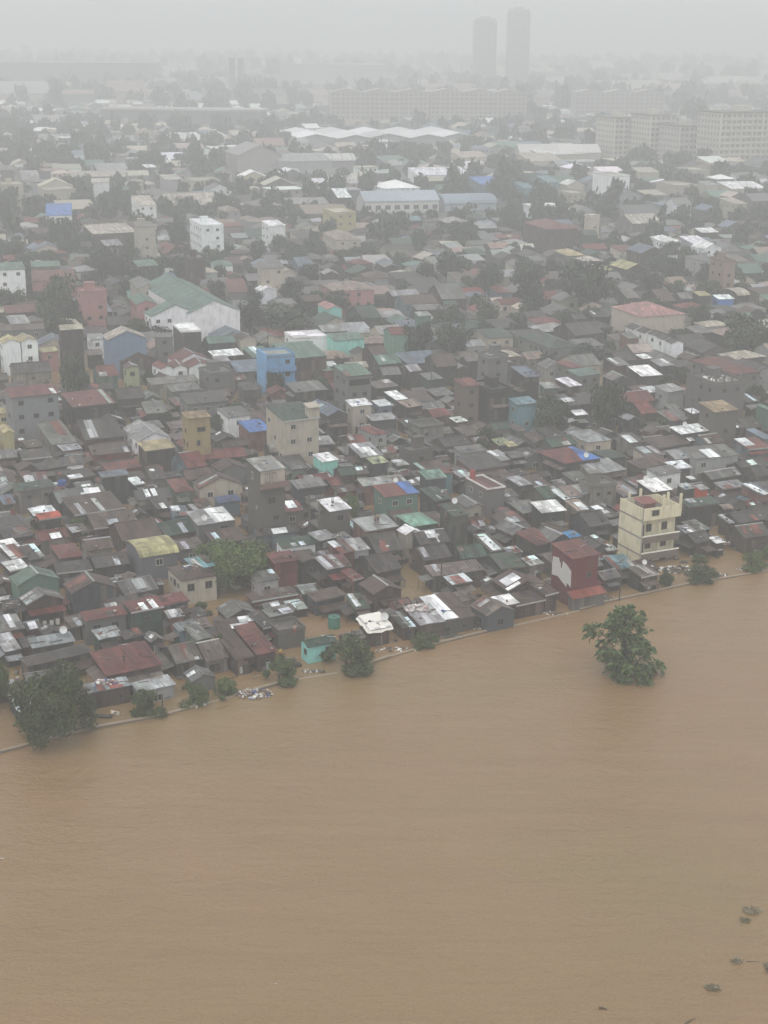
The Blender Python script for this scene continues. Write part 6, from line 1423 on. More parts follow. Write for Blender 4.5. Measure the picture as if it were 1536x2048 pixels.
383 1566 11 10 6 hu WV;260 1567 8 13 8 gu LG;-160 1567 13 11 6 m EL;7 1568 11 11 7 m GG;-258 1568 9 13 8 gu TV;246 1568 12 12 7 gv VW;366 1568 13 15 9 f WW;-201 1569 16 17 5 f GV
-289 1570 21 14 9 m VW;50 1571 11 9 6 hu EG;-129 1572 15 9 6 m TQ;-352 1574 15 9 9 gu TQ;403 1574 19 18 8 m LL;-76 1575 17 20 7 gu GG;194 1575 14 16 7 gv VV;-242 1575 12 11 5 m GV
286 1576 16 15 7 m EL;-36 1576 9 9 9 gu GV;-107 1577 20 15 8 f VV;-50 1578 12 12 9 f LG;331 1578 15 18 8 gv GQ;-397 1579 10 14 7 hu WG;229 1580 11 10 6 f VL;301 1581 9 10 7 f TL
-211 1583 11 8 6 hu VV;-419 1584 15 12 5 gv GG;-264 1584 13 17 7 gu VL;-158 1585 15 17 7 gv EV;-135 1585 10 9 8 hu EL;116 1585 13 13 6 f KV;268 1586 14 12 9 gv GV;-327 1586 15 14 6 f VQ
92 1586 18 15 7 hu LV;245 1587 14 20 9 hu VV;-5 1587 19 23 9 f GQ;49 1587 8 10 5 gv EG;-183 1587 12 11 8 m EG;172 1588 14 19 8 gu LQ;211 1588 14 15 8 hu SV;70 1588 11 14 5 gv GQ
349 1588 14 18 9 m LW;17 1588 18 15 8 gv WW;-121 1589 15 11 7 gu SG;382 1591 13 15 5 f VV;135 1592 15 21 8 f VW;406 1593 17 14 7 gu KQ;289 1594 9 11 6 gu WV;-372 1594 10 9 7 gu SL
-33 1595 16 18 7 f LL;-245 1595 19 18 9 f TV;150 1595 10 9 8 m WW;-206 1596 9 11 6 hu EV;329 1596 11 8 9 f TQ;364 1596 13 11 6 gv VV;-80 1596 18 14 9 f WV;-352 1597 15 13 6 m VW
-145 1598 9 9 8 m LV;-389 1599 12 9 6 hu WL;-328 1621 35 25 15 m EG;87 1627 36 23 9 m VG;-217 1633 40 49 10 m LV;-395 1636 64 55 15 gu LV;338 1644 39 31 8 m VL;-15 1647 44 65 11 f EV
150 1647 57 36 15 m GV;393 1652 27 37 13 m EG;-129 1663 38 33 15 m GV;-287 1680 40 51 16 gu EV;-384 1693 21 23 10 f VV;233 1693 27 26 8 gu VL;178 1693 27 20 16 gu EV;51 1694 29 28 13 gu VL
426 1701 42 41 15 f GV;-186 1704 38 38 9 m GV;-84 1726 27 31 12 gu EV;-3 1727 34 28 11 gu VG;-400 1730 22 23 16 gu GG;-463 1731 57 51 14 gu VG;313 1736 41 32 14 m GL;-309 1742 24 22 15 gu EL
114 1749 28 30 10 gu VV;69 1752 24 27 11 m VG;-258 1758 39 37 9 m LV;-376 1765 32 46 12 gu VG;-36 1776 34 43 9 f LV;203 1777 37 30 16 f EG;-219 1791 43 41 13 f VG;404 1794 36 30 11 gu EL
459 1800 44 34 12 m VV;-422 1801 26 35 12 gu GV;-168 1822 44 41 14 f VV;-300 1828 35 33 10 f EV;12 1831 30 38 10 f GV;-102 1837 46 63 13 f GV;464 1849 26 34 8 f EG;339 1857 47 41 15 gu VG
79 1858 67 52 13 m EV;-194 1860 31 27 14 m LV;-375 1863 25 27 11 f EV;176 1883 71 61 10 f VV;416 1887 20 23 10 gu LG;26 1889 31 29 15 f GV;-445 1909 27 39 9 f LV;509 1912 36 30 10 gu VL
-183 1914 23 26 11 m GL;467 1925 28 29 9 gu GL;-32 1948 68 63 11 f VG;132 1957 55 60 10 f LL;-188 1958 53 42 13 f EV;509 1959 31 26 9 m VL;-293 1966 43 46 12 gu LG;-358 1980 46 52 14 gu VV
424 1981 64 75 9 f EL;301 1991 68 68 8 gu VV;-238 2003 52 51 11 gu VG;203 2013 48 47 10 f LG;-477 2014 41 47 10 m VV;-190 2015 19 22 14 f GL;43 2029 47 47 10 f VV;375 2032 36 35 11 gu VV
-370 2037 41 32 9 f GV;264 2045 42 44 13 m GL;537 2048 59 60 13 m LV;-70 2061 24 27 8 f VV;-147 2061 63 68 9 f GV;173 2061 34 32 10 f GV;-432 2063 34 37 10 gu VG;-563 2073 39 34 9 gu GV
-490 2074 51 53 9 m LV;-329 2075 48 33 8 f LV;51 2086 28 33 13 m VL;439 2087 28 27 9 f LL;511 2093 30 29 14 f VV;-97 2104 46 41 12 f VL;363 2104 40 52 12 m VL;247 2107 57 64 13 m VG
115 2107 43 28 11 f LG;-362 2131 40 47 12 f EG;-570 2134 55 49 16 m VV;-301 2136 22 31 9 m VV;170 2136 51 60 8 gu GV;501 2144 27 25 15 gu VV;-506 2146 34 26 9 f GV;434 2147 40 38 15 m LG
52 2162 56 56 14 f VV;582 2166 58 55 11 m EV;-438 2175 42 53 13 m LV;-283 2185 56 38 11 m VV;249 2188 76 76 12 gu GV;143 2199 22 31 16 m VV;482 2205 62 58 11 gu VG;-545 2211 70 59 14 gu LV
-408 2218 24 18 13 f VG;-213 2221 27 30 9 gu VG;352 2227 22 28 15 f EV;544 2227 54 49 15 m VV;-328 2235 65 45 10 f VV;-496 2243 28 26 14 f LL;146 2253 25 25 14 m GG;614 2260 49 70 13 f GV
-574 2260 24 25 13 m VV;86 2269 27 24 8 f GL;-218 2273 51 33 10 m GL;399 2274 68 68 12 f LV;499 2281 66 64 9 m EV;-72 2295 35 40 12 gu EG;256 2296 32 33 13 m VG;189 2297 34 37 13 f VV
-535 2297 57 57 12 m EG;-166 2303 57 55 9 m EV;-456 2311 37 41 9 gu GL;-295 2314 28 43 14 gu LV;53 2321 19 19 10 f EL;-30 2325 29 27 14 m VV;-337 2328 29 34 10 m EV;439 2331 34 43 13 f GV
336 2332 33 24 10 gu VL;-604 2333 35 37 11 gu EG;-377 2335 22 23 8 f LG;169 2342 31 33 16 f GV;101 2345 29 41 9 m VV;-213 2346 30 23 10 gu LV;-303 2362 33 38 15 gu VG;-534 2369 57 55 16 f LV
377 2373 37 42 12 gu LL;-134 2375 44 52 14 f VV;275 2380 25 27 14 gu VL;510 2382 36 47 9 m EL;121 2383 25 37 9 f GL;56 2385 33 41 10 m VV;-471 2392 41 50 10 f VV;-260 2394 50 40 12 f GV
332 2401 26 26 9 gu EL;438 2403 46 61 9 gu VV;175 2405 52 40 13 m VG;-94 2412 35 41 11 m GV;-556 2416 31 29 9 f VG;9 2416 42 29 12 f LL;244 2421 41 47 11 gu VV;-357 2428 55 50 9 m VL
-52 2435 23 30 10 m EL;-648 2437 37 31 11 gu GL;548 2439 26 27 15 f LG;-244 2441 28 20 10 f LV;-203 2451 35 34 14 gu EV;359 2452 33 43 8 f VV;118 2457 40 33 14 gu VV;507 2461 20 30 10 gu GG
317 2462 27 23 10 gu EG;-571 2463 43 40 12 m LV;-135 2465 65 44 13 m GV;597 2466 39 30 13 m GG;-237 2477 31 29 14 m GV;191 2478 44 43 13 m GL;444 2480 58 59 14 f EL;-9 2487 53 49 10 f VV
-478 2488 35 44 14 f GL;62 2497 47 57 10 m EV;245 2504 35 31 8 gu LL;-337 2507 47 48 14 m VL;117 2512 20 21 14 m EG;352 2516 37 44 11 gu LV;-88 2530 33 24 16 gu VV;-284 2531 41 63 10 f GV
-500 2533 33 29 8 f EV;533 2534 37 38 11 gu LV;-166 2548 47 32 13 m VL;-383 2556 27 29 14 f LG;44 2557 38 40 12 m GL;602 2561 39 31 12 m VG;-224 2573 38 31 13 f VL;278 2573 71 63 15 m VV
187 2574 55 57 16 gu VV;-526 2575 48 51 14 gu EL;-432 2576 36 34 16 f LV;-583 2581 42 35 12 f EV;-694 2583 38 55 12 f EV;502 2588 41 41 15 m LL;-490 2603 24 28 13 f LL;24 2604 21 24 10 f VL
-27 2605 33 35 9 m VV;-132 2615 38 31 14 m EV;-82 2622 37 43 10 gu EG;217 2626 23 29 15 gu VV;386 2629 52 38 11 f LV;-329 2632 45 34 13 f EG;317 2638 30 29 14 f LV;-386 2647 37 27 15 gu VV
645 2648 29 40 14 gu LL;483 2651 28 28 13 gu EV;-515 2651 40 47 15 gu LL;-176 2654 42 27 12 gu LV;-36 2654 23 21 15 f VG;111 2655 39 34 10 m LV;-690 2658 69 50 13 m VV;-601 2667 44 67 10 gu VV
-451 2670 53 62 13 m VV;393 2672 25 18 12 gu VL;224 2680 33 31 15 f LV;479 2696 38 33 14 m EV;682 2696 38 40 11 gu VL;360 2696 24 25 16 gu VL;135 2698 27 21 14 gu VV;-372 2699 26 34 10 gu GV
43 2699 28 41 10 f LL;-323 2701 22 24 15 f LV;265 2701 42 61 11 gu VG;-562 2704 33 35 13 gu EV;555 2704 46 52 12 gu EG;-231 2708 33 38 14 m GV;-25 2709 36 26 16 m VG;-82 2715 52 57 10 m VV
-686 2717 31 24 8 gu LV;213 2720 26 19 16 m EL;-620 2725 37 30 9 m EV;-471 2727 29 34 9 gu VV;426 2734 52 59 9 m LG;165 2737 37 31 11 m EL;-29 2747 32 31 12 gu VV;-307 2756 60 57 13 gu EV
512 2759 59 57 15 f EL;-371 2761 29 34 16 f GG;-228 2762 31 28 13 m VL;729 2767 65 51 13 m EL;37 2770 27 27 13 gu LV;99 2770 54 70 11 f LL;-674 2770 33 42 15 m EV;395 2772 24 24 11 gu VG
-503 2776 58 44 12 gu VL;-103 2778 65 60 11 m VV;-573 2781 27 27 15 gu LV;572 2791 59 55 10 m LL;209 2798 42 61 14 gu GV;-647 2799 22 19 13 gu EG;-216 2801 32 23 14 f LG;-417 2803 68 62 8 m EV
662 2808 30 32 9 gu GV;-3 2817 31 26 13 f LL;399 2822 37 30 13 m VV;452 2829 31 32 14 m LL;74 2829 33 30 11 f LL;246 2831 37 35 9 f VV;-713 2836 40 33 13 m VV;-369 2843 29 27 10 m VV
293 2844 34 29 16 f VL;-549 2845 41 30 11 m LV;-603 2854 33 29 12 gu GV;-129 2863 35 49 10 f EV;726 2865 34 23 12 f EG;-487 2867 25 31 12 gu EG;-181 2867 41 56 15 gu VV;589 2869 36 36 11 f GL
-79 2870 19 28 10 m GV;386 2881 61 74 16 gu VG;215 2884 69 56 11 m EG;636 2885 45 55 14 m GG;-635 2891 22 22 15 m GG;-490 2900 33 21 11 f LV;285 2901 44 33 9 gu LG;15 2901 37 39 8 f LV
534 2902 26 30 13 f VL;-380 2904 69 60 8 f VL;113 2910 25 28 12 f VV;-612 2912 26 21 11 gu LL;-682 2912 19 22 11 m EL;-263 2924 38 43 10 gu LV;-44 2933 29 28 13 m GG;-562 2936 41 50 11 f GL
618 2941 45 52 8 gu GV;-175 2945 30 25 12 m VV;64 2946 31 33 9 f LG;188 2949 45 36 8 m EV;-737 2952 48 62 15 f EV;-640 2957 32 28 14 f LV;-475 2961 42 42 12 f VV;525 2968 74 51 11 f GV
7 2973 48 57 15 gu EL;721 2974 63 59 11 gu VG;-353 2981 62 54 9 f VG;255 2987 55 47 14 f EV;-230 2993 33 37 16 m VL;-119 3007 27 26 9 f LV;798 3014 50 54 16 m VV;-290 3017 48 55 10 m VL
123 3018 28 32 11 m LG;-59 3018 42 47 11 f VV;628 3020 50 58 11 gu EL;488 3020 33 29 14 f GV;-612 3025 40 48 12 m VV;51 3028 52 54 14 f LV;-761 3031 52 45 12 m GV;214 3031 41 47 12 m VV
416 3036 65 57 8 f VG;366 3037 18 22 13 gu EG;-701 3039 19 24 9 gu VV;-145 3040 27 27 8 f VV;528 3040 26 26 13 f VG;-186 3044 33 29 12 f LG;-19 3051 38 29 9 f LG;-419 3053 20 28 12 gu EV
-352 3055 30 36 15 gu VV;301 3065 33 31 14 f VG;-669 3069 45 58 14 f GV;-512 3070 61 60 9 f EV;739 3074 41 43 12 m VG;364 3080 48 42 13 m GG;81 3090 30 20 14 f VV;142 3095 29 36 13 f LL
613 3101 65 61 13 gu VV;-829 3102 49 33 11 f LV;-231 3105 37 48 9 gu VV;207 3107 41 47 13 f VV;312 3113 42 38 15 gu EG;-110 3114 23 26 13 m VG;460 3119 36 38 10 f EV;-64 3119 55 54 14 m VV
-392 3122 34 32 10 f LV;-710 3122 36 46 8 m EL;729 3126 52 35 8 f EL;-178 3127 38 49 12 gu GG;-471 3131 43 53 14 gu GL;520 3131 46 44 15 gu GG;-328 3135 40 43 15 gu LL;112 3142 44 52 16 gu VV
175 3148 35 33 9 m EV;-279 3149 46 42 9 gu VV;-146 3160 19 30 11 m LG;605 3163 64 46 8 f LV;326 3167 27 29 9 m EV;798 3168 27 30 9 m GG;-851 3172 53 43 12 m GV;690 3174 45 39 10 m VG
-391 3175 35 29 12 gu LG;-566 3175 28 20 9 m EV;-17 3180 31 28 14 f GV;442 3181 69 60 9 gu VL;-208 3181 42 34 9 m VV;251 3182 49 62 9 f GV;375 3182 47 44 9 m LG;-705 3193 40 36 12 gu VV
830 3194 32 38 13 m LG
'''
TREES = '''
-23.6 209.2 7 7.5 5|large green waterside tree@r9
-38.8 158.5 5.1 9.2 5|large green waterside tree@l34
-47.3 165.2 2 7 5|green waterside tree@l32
-29 164.5 2.1 3.6 6|green waterside bush@r34
-13.3 174.5 2.1 3.7 6|green waterside bush@f35
-4.8 179.2 3.5 4.5 6|green waterside bush@r37
-19.7 170.4 1.6 2.4 6|small green waterside bush#0@f36
-23.5 168 1.7 2.9 6|small green waterside bush#1@f36
5.9 187.1 1.9 2 6|small green waterside bush@f41
43 211.3 1.2 2.5 6|small green waterside bush#0@r28
49.1 213.4 2.5 2.7 6|green waterside bush@r28
50.3 221.5 1.1 1.6 6|small green waterside bush#1@r28
57.9 219 2.3 3.1 6|green waterside bush@f25
61.3 223.7 1.1 2.4 6|small dark green bush@f25
-26 197.5 1.2 2.2 6|small green waterside bush@f9
-93.1 417 7 16.1 5|large dull green leafy tree@l43
-70 327.4 4.6 10 5|dark green leafy tree@b49
-78.8 367.3 3.6 7.9 5|dull green leafy tree#0@f46
-37 398.5 4 10.5 5|dull green leafy tree@b57
-27.6 402.8 11.2 8.1 5|large dull green leafy tree@b57
8.2 370.1 5.1 11.3 5|large dull green leafy tree@r55
16.8 371.7 5.5 11.3 5|large dull green leafy tree#0@r53
-25.3 331.1 2.5 6.6 5|dull green leafy tree@f57
21.6 490.7 8 11.1 5|large dull green leafy tree@b53
43.7 437 7.6 15.5 5|large dull green leafy tree@b67
56.9 434 10.8 17.6 5|large dull green leafy tree@l63
92.9 378.2 8 11.7 5|large dull green leafy tree@b68
34.5 300 4.8 8.2 5|dark green leafy tree#0@r71
46.5 300.6 4.8 11.4 5|dark green leafy tree@b23
50.2 363.9 6.4 6.6 5|large dull green leafy tree@r67
-190 858.7 14.9 19.5 5|large hazy grey-green leafy tree#2@b42
-110.7 865.9 8.1 19.3 5|large hazy grey-green leafy tree#2@b72
-133.2 863 12.6 14.9 5|large hazy grey-green leafy tree#3@b72
-120.9 670.1 6.4 14 5|large hazy grey-green leafy tree@l72
-120.2 558.8 7.3 13.8 5|large hazy grey-green leafy tree@r42
-89.8 671.6 6.3 9.3 5|large hazy grey-green leafy tree#1@b72
-43.4 647.5 9.4 7.8 5|large hazy grey-green leafy tree#0@b50
-154.2 607.3 3.2 15.1 5|hazy grey-green leafy tree#1@b42
33.9 733.1 9.4 12.5 5|large hazy grey-green leafy tree#0@f74
52.8 723.7 6.8 13.6 5|large hazy grey-green leafy tree@r74
66.5 735.8 7.5 13.9 5|large hazy grey-green leafy tree#1@b73
146.8 689.1 6.6 9.6 5|large hazy grey-green leafy tree#0@b65
60.3 1028 16.6 14 5|large hazy grey-green leafy tree@b74
15.1 944.9 21.6 14.5 5|large hazy grey-green leafy tree@l74
195.8 833.8 15.4 11.7 5|large hazy grey-green leafy tree#2@b65
80.1 704.1 6 9.7 5|large hazy grey-green leafy tree#0@b73
49.2 612.9 5.8 12.7 5|large hazy grey-green leafy tree@l73
-93.1 489.9 6.8 13.8 5|large dull green leafy tree#1@b43
-32 749.5 6.4 7.7 5|large hazy grey-green leafy tree#1@b50
-5.6 446.9 5.4 4.7 6|large dull green bush@r51
13.6 360.1 2.5 2.6 6|dull green bush@l59
-48.3 424.5 4.8 6 6|dull green bush@r44
119 687.3 6.5 10.7 5|large hazy grey-green leafy tree#1@b64
177 722.2 7.6 11.4 5|large hazy grey-green leafy tree#1@b65
-55 334.8 2 5.6 5|dull green leafy tree#0@r47
92.4 499.5 5.2 10.6 5|large dull green leafy tree#0@f64
-73.7 673 5.8 10.4 5|large hazy grey-green leafy tree#0@b72
-133 531.9 5.6 9.5 5|large hazy grey-green leafy tree#0@b42
-78.7 561 4.8 11.7 5|hazy grey-green leafy tree@l72
-25.8 538.2 5.5 9.3 5|large hazy grey-green leafy tree@r50
4.5 609.7 7.3 10.5 5|large hazy grey-green leafy tree#2@f74
28.1 567.8 7.8 11.8 5|large hazy grey-green leafy tree#1@f74
69 464 4.8 6.5 6|dull green bush@f63
36 415.8 4.1 5 5|dull green leafy tree#1@l67
-59.3 383.6 3.1 6.3 5|dull green leafy tree#2@r45
-1.5 404.1 4.2 4.3 6|dull green bush@l55
26.4 356.8 3.6 5.8 5|dull green leafy tree@b59
99.6 460.4 5.6 7.5 5|large dull green leafy tree#1@f65
114.4 470.2 5.7 5.8 5|large dull green leafy tree#2@f65
-11.2 359.2 2.5 3.8 6|dull green bush@b58
-79.8 451 2 7.3 5|small dull green leafy tree@r43
-28.2 445.2 4.4 8.9 5|dull green leafy tree#0@f50
79.4 393.9 4.2 4.2 6|dull green bush@f66
-75.9 321.9 2.6 5.4 5|dark green leafy tree@r48
84 327.8 2.7 5.6 5|dark green leafy tree@r69
20.1 310.9 2.7 4.5 6|dark green bush@f59
58.3 303.6 2.2 3.3 6|dark green bush@l22
-58.6 548.3 4.7 5.7 5|hazy grey-green leafy tree#2@f72
-34 525.1 3.6 5.5 5|hazy grey-green leafy tree#0@r50
-7.7 539.1 5.5 7.4 5|large hazy grey-green leafy tree@b51
-50.9 232.2 1.6 3.1 6|small dark green bush@r5
47.5 238.1 1.9 3.4 5|small dark green leafy tree@b75
-6.1 241 2.3 4.9 5|dark green leafy tree@r18
19.4 283.6 1.9 3.6 5|small dark green leafy tree@b13
20.5 289.4 2.4 4.3 5|dark green leafy tree@f71
-35.1 294.8 2.5 5.3 5|dark green leafy tree@r1
-68.3 299.1 1.7 3.5 5|small dark green leafy tree@l49
-45.8 300.8 1.9 4 5|small dark green leafy tree@l1
80 307 2.4 4.6 5|dark green leafy tree#0@r70
-7.2 310.1 2.7 4.2 5|dark green leafy tree@f60
-32.1 310.6 2.6 4.4 5|dark green leafy tree@b10
-57 321.4 2.5 4.5 5|dark green leafy tree@f47
85 322.1 2.5 4.8 5|dark green leafy tree#1@r70
-12.6 324.2 2.4 3.9 5|dark green leafy tree@b62
50.2 326.1 2.7 4.6 5|dark green leafy tree#1@r71
2.1 332.9 2.7 5.6 5|dull green leafy tree#1@r58
-15.3 333.5 2.6 5.3 5|dull green leafy tree@l58
-1.7 334.3 3 4.6 5|dull green leafy tree#0@r58
15.8 338.8 2.3 4.5 5|dull green leafy tree@l59
66 339.8 2.9 4.8 5|dull green leafy tree#1@l69
70.9 347.4 2.5 4.7 5|dull green leafy tree#0@l69
-74.7 349.3 2.7 5.4 5|dull green leafy tree#1@f46
79.4 351.9 2.7 4.1 5|dull green leafy tree@b69
-85.9 351.9 1.9 4 5|small dull green leafy tree@b48
-69.9 357.1 1.6 2.6 6|small dull green bush@l47
40.2 360.5 2.4 5.1 5|dull green leafy tree@f67
-20 361.3 3 4.9 5|dull green leafy tree@f56
-46.3 364.6 2.1 4.4 5|dull green leafy tree#1@r47
65.6 372.8 1.9 3.9 5|small dull green leafy tree@f66
-32 375.8 2.6 4.1 5|dull green leafy tree@l57
7.2 375.8 2.4 3.6 5|dull green leafy tree#1@f55
-46.4 378.1 2.3 3.7 5|dull green leafy tree@f44
-76.2 379.8 2.1 3.4 5|dull green leafy tree@r46
44.2 380.6 2.5 5.2 5|dull green leafy tree#0@r67
-67.7 380.8 3.7 6.8 5|dull green leafy tree#0@r45
3.4 381 3.5 7.4 5|dull green leafy tree#0@f55
100.4 382.6 3.7 5.9 5|dull green leafy tree#1@r68
59.1 383.1 2 3.1 6|small dull green bush@f66
-22.8 383.8 2.4 4.8 5|dull green leafy tree@b56
-64.6 384.6 3.9 8 5|dull green leafy tree#1@r45
-85.4 385.7 3.9 7.8 5|dull green leafy tree#0@l46
99 385.7 2.3 4.5 5|dull green leafy tree#0@r68
21.1 386.2 3.5 5.6 5|dull green leafy tree#1@r53
-70.5 386.6 2.8 5.4 5|dull green leafy tree@l45
16.5 387 4.3 6.6 5|dull green leafy tree@f53
-88.2 390.1 4.8 7.7 5|dull green leafy tree#1@l46
25.9 390.5 1.7 3.5 5|small dull green leafy tree@b59
-105.3 391.7 2.3 4.5 5|dull green leafy tree#2@l46
63.2 391.8 2.6 4.6 5|dull green leafy tree@f66
59.7 394.7 2.9 4.4 5|dull green leafy tree@l66
35.8 396 3.2 5.6 5|dull green leafy tree#0@l67
37.8 398.7 1.8 3.5 5|small dull green leafy tree@l67
27 399 2.5 4.9 5|dull green leafy tree#5@r53
-86.7 405.1 4 6.9 5|dull green leafy tree#0@b46
17.4 405.3 4.7 8.3 5|dull green leafy tree#0@r53
-9.2 406.2 3.2 5.9 5|dull green leafy tree@b54
94 409.7 3.6 5.9 5|dull green leafy tree@b68
87.9 410.5 3.7 7.7 5|dull green leafy tree#4@r66
-96.2 410.6 5.5 8.8 5|large dull green leafy tree@l46
28.1 412 4.3 8.2 5|dull green leafy tree#4@r53
-86.9 412.6 5.3 8.2 5|large dull green leafy tree@b46
50 413.3 3.7 6.1 5|dull green leafy tree#0@b67
77.1 416.7 3.6 6.3 5|dull green leafy tree#0@r66
58.1 418.2 3.6 7.2 5|dull green leafy tree#1@r67
-22.9 418.8 3.7 7.6 5|dull green leafy tree#1@l52
40.4 420.4 3.7 6.8 5|dull green leafy tree#1@b67
89.9 420.7 4.3 6.7 5|dull green leafy tree#3@r66
-108.1 422.7 5.2 9.9 5|large dull green leafy tree@f42
-107.9 428 3.1 6.2 5|dull green leafy tree#2@f42
-82.7 428.6 3.7 5.6 5|dull green leafy tree@f43
77.4 430.5 3.7 6.9 5|dull green leafy tree#0@b66
-102.4 431 4.4 7.2 5|dull green leafy tree#1@b46
-15.3 431.7 4.6 7.7 5|dull green leafy tree@b52
112.3 433.8 3.9 6.4 5|dull green leafy tree#2@f65
-40.4 435.2 3.2 5.4 5|dull green leafy tree#3@f50
26.6 436 4 7.4 5|dull green leafy tree#2@r53
-87.4 436.6 5.1 10.3 5|large dull green leafy tree@f43
-39 439 3.1 6.3 5|dull green leafy tree#2@f50
-115 440.5 4.7 9.8 5|dull green leafy tree#0@f42
-21.1 443.7 2.9 5.7 5|dull green leafy tree#0@l52
-108.5 452.3 4.6 7.7 5|dull green leafy tree#1@f42
-51.6 453 4.6 7.8 5|dull green leafy tree@r44
88.3 458.2 3 5.1 5|dull green leafy tree#1@r66
82.7 459.2 5.3 8.8 5|large dull green leafy tree@b66
-43.5 459.9 3.4 5.4 5|dull green leafy tree#1@f50
5.8 460.1 3.2 5.8 5|dull green leafy tree#0@b53
31.8 460.2 5 9.9 5|large dull green leafy tree#1@r53
20.7 461 2.8 5.2 5|dull green leafy tree#1@b53
91.2 463.8 3.5 6.5 5|dull green leafy tree#2@r66
-92.6 464.4 4.6 7.9 5|dull green leafy tree#0@b43
52.5 464.5 3.9 6.8 5|dull green leafy tree#2@b67
-78 464.9 4.6 9.5 5|dull green leafy tree@r43
77.4 470.3 3.7 6 5|dull green leafy tree#1@f63
26.4 471.3 4 6.3 5|dull green leafy tree#3@r53
90.4 473.3 2.9 4.5 5|dull green leafy tree#1@b66
66.6 473.7 3 5.9 5|dull green leafy tree#0@l63
-115.9 474 5.2 10.8 5|large dull green leafy tree#0@r42
33.2 474.7 5.2 9 5|large dull green leafy tree#2@r53
-124 475.9 4.4 7.9 5|dull green leafy tree#0@l42
-102.6 477.1 3.4 6.5 5|dull green leafy tree@l43
-75.2 477.3 5.4 10.3 5|large dull green leafy tree#0@l44
44.5 477.7 5.3 8.4 5|large dull green leafy tree#1@f73
-24.7 478.8 5 8.6 5|dull green leafy tree#1@r50
122.1 479.2 3.4 6.1 5|dull green leafy tree#0@r65
13.4 480.1 4.9 8.9 5|dull green leafy tree#2@b53
127.9 480.3 3.5 6.3 5|dull green leafy tree#3@r65
105.3 481 5.2 9.6 5|large dull green leafy tree#0@f65
88.3 481.4 4 6.1 5|dull green leafy tree@r63
113.3 482.4 4.1 8.2 5|dull green leafy tree#1@f65
-77.4 483.2 5.4 8.4 5|large dull green leafy tree#1@l44
31.1 483.6 3 4.9 5|dull green leafy tree#6@r53
95.4 484.2 5.2 8.2 5|large dull green leafy tree#1@f64
-67.6 484.5 5 9.7 5|large dull green leafy tree@b44
-88.1 485.3 4.4 8.7 5|dull green leafy tree#1@b43
61.8 486.2 4.8 9.5 5|dull green leafy tree#1@l63
83.2 486.8 3 6.3 5|dull green leafy tree#0@f63
-54.4 486.9 3.3 6.8 5|dull green leafy tree#1@b44
-10.1 486.9 2.9 4.6 5|dull green leafy tree#0@b51
-121.4 487 3.5 6.4 5|dull green leafy tree#0@r42
-119.6 487.1 4.6 9.4 5|dull green leafy tree#1@r42
126.2 487.5 4 8.3 5|dull green leafy tree#2@r65
48.5 488.8 5.4 8.1 5|large dull green leafy tree#0@f73
-44.4 489.5 2.8 5.6 5|dull green leafy tree@l50
143.1 491 5.7 11 5|large dull green leafy tree#1@r65
-135.9 493.4 3.2 5 5|dull green leafy tree#2@l42
-135.8 493.6 4.8 9.2 5|dull green leafy tree#3@l42
-111.1 493.7 5 9.2 5|large dull green leafy tree#1@r42
35.6 493.7 4 7 5|dull green leafy tree#4@f73
61.1 493.7 3 5.3 5|dull green leafy tree#3@l63
-33.1 494.5 3.1 6.2 5|dull green leafy tree#0@r50
46.4 495.8 4.3 7.2 5|dull green leafy tree#3@f73
-85.4 496.3 5.2 8.5 5|large dull green leafy tree@r43
-75.2 497.2 4 7.9 5|dull green leafy tree#2@b44
57 497.8 4.2 7.4 5|dull green leafy tree#0@f73
-17.7 498.2 4.1 7.2 5|dull green leafy tree#1@b51
-131.6 499.3 3.8 5.9 5|dull green leafy tree#1@l42
-98.1 499.5 5.1 8.6 5|large dull green leafy tree#0@b43
129 500.3 3.3 6.8 5|dull green leafy tree#1@r65
63.9 502.6 3.3 5.2 5|dull green leafy tree#2@l63
111 504.4 3.5 5.9 5|dull green leafy tree#0@f65
-72.8 505.2 3.6 5.9 5|dull green leafy tree#0@b44
-115.1 505.3 4.4 8.4 5|dull green leafy tree#4@r42
-78.1 505.9 3.2 6.3 5|dull green leafy tree#4@b44
47.3 507.3 4 6.6 5|dull green leafy tree#2@f73
99.3 507.7 4.2 8 5|dull green leafy tree#2@r64
-122.1 508.9 4.3 8.2 5|dull green leafy tree#2@r42
92.3 509 4 6.6 5|dull green leafy tree@f64
-19 510 3.4 5.5 5|dull green leafy tree#2@b51
104 510.2 4.8 9.9 5|dull green leafy tree#1@l65
-59.8 510.6 5.2 9.7 5|large dull green leafy tree@f72
98.4 511.2 3.9 6.7 5|dull green leafy tree#1@r64
-89 512.5 5.1 8.7 5|large dull green leafy tree#2@b43
138.5 513.1 5 9.2 5|large dull green leafy tree#0@r65
-76.5 513.8 3 6 5|dull green leafy tree#3@b44
-120.9 514 3.2 6.6 5|dull green leafy tree#3@r42
-32.2 516.1 5.8 9.4 5|large dull green leafy tree@r50
4.1 516.4 4.3 8.3 5|dull green leafy tree@r51
114.7 517 4.4 8 5|dull green leafy tree#0@l65
97 518.8 3.6 5.9 5|dull green leafy tree#0@r64
47.1 518.9 3.2 6.7 5|dull green leafy tree#1@f73
106.4 520 3 4.7 5|hazy grey-green leafy tree#1@l65
-15.1 520.8 4.5 7.6 5|hazy grey-green leafy tree#1@b51
108.2 523.4 3.6 7 5|hazy grey-green leafy tree#0@l65
91.5 523.4 4.1 8.1 5|hazy grey-green leafy tree@f64
-104.7 523.9 4.6 8.2 5|hazy grey-green leafy tree#1@b43
-11 524 3.4 6.3 5|hazy grey-green leafy tree#0@b51
73.6 525.5 3.5 5.5 5|hazy grey-green leafy tree@l63
-72.6 527.9 4.5 7.5 5|hazy grey-green leafy tree#3@f72
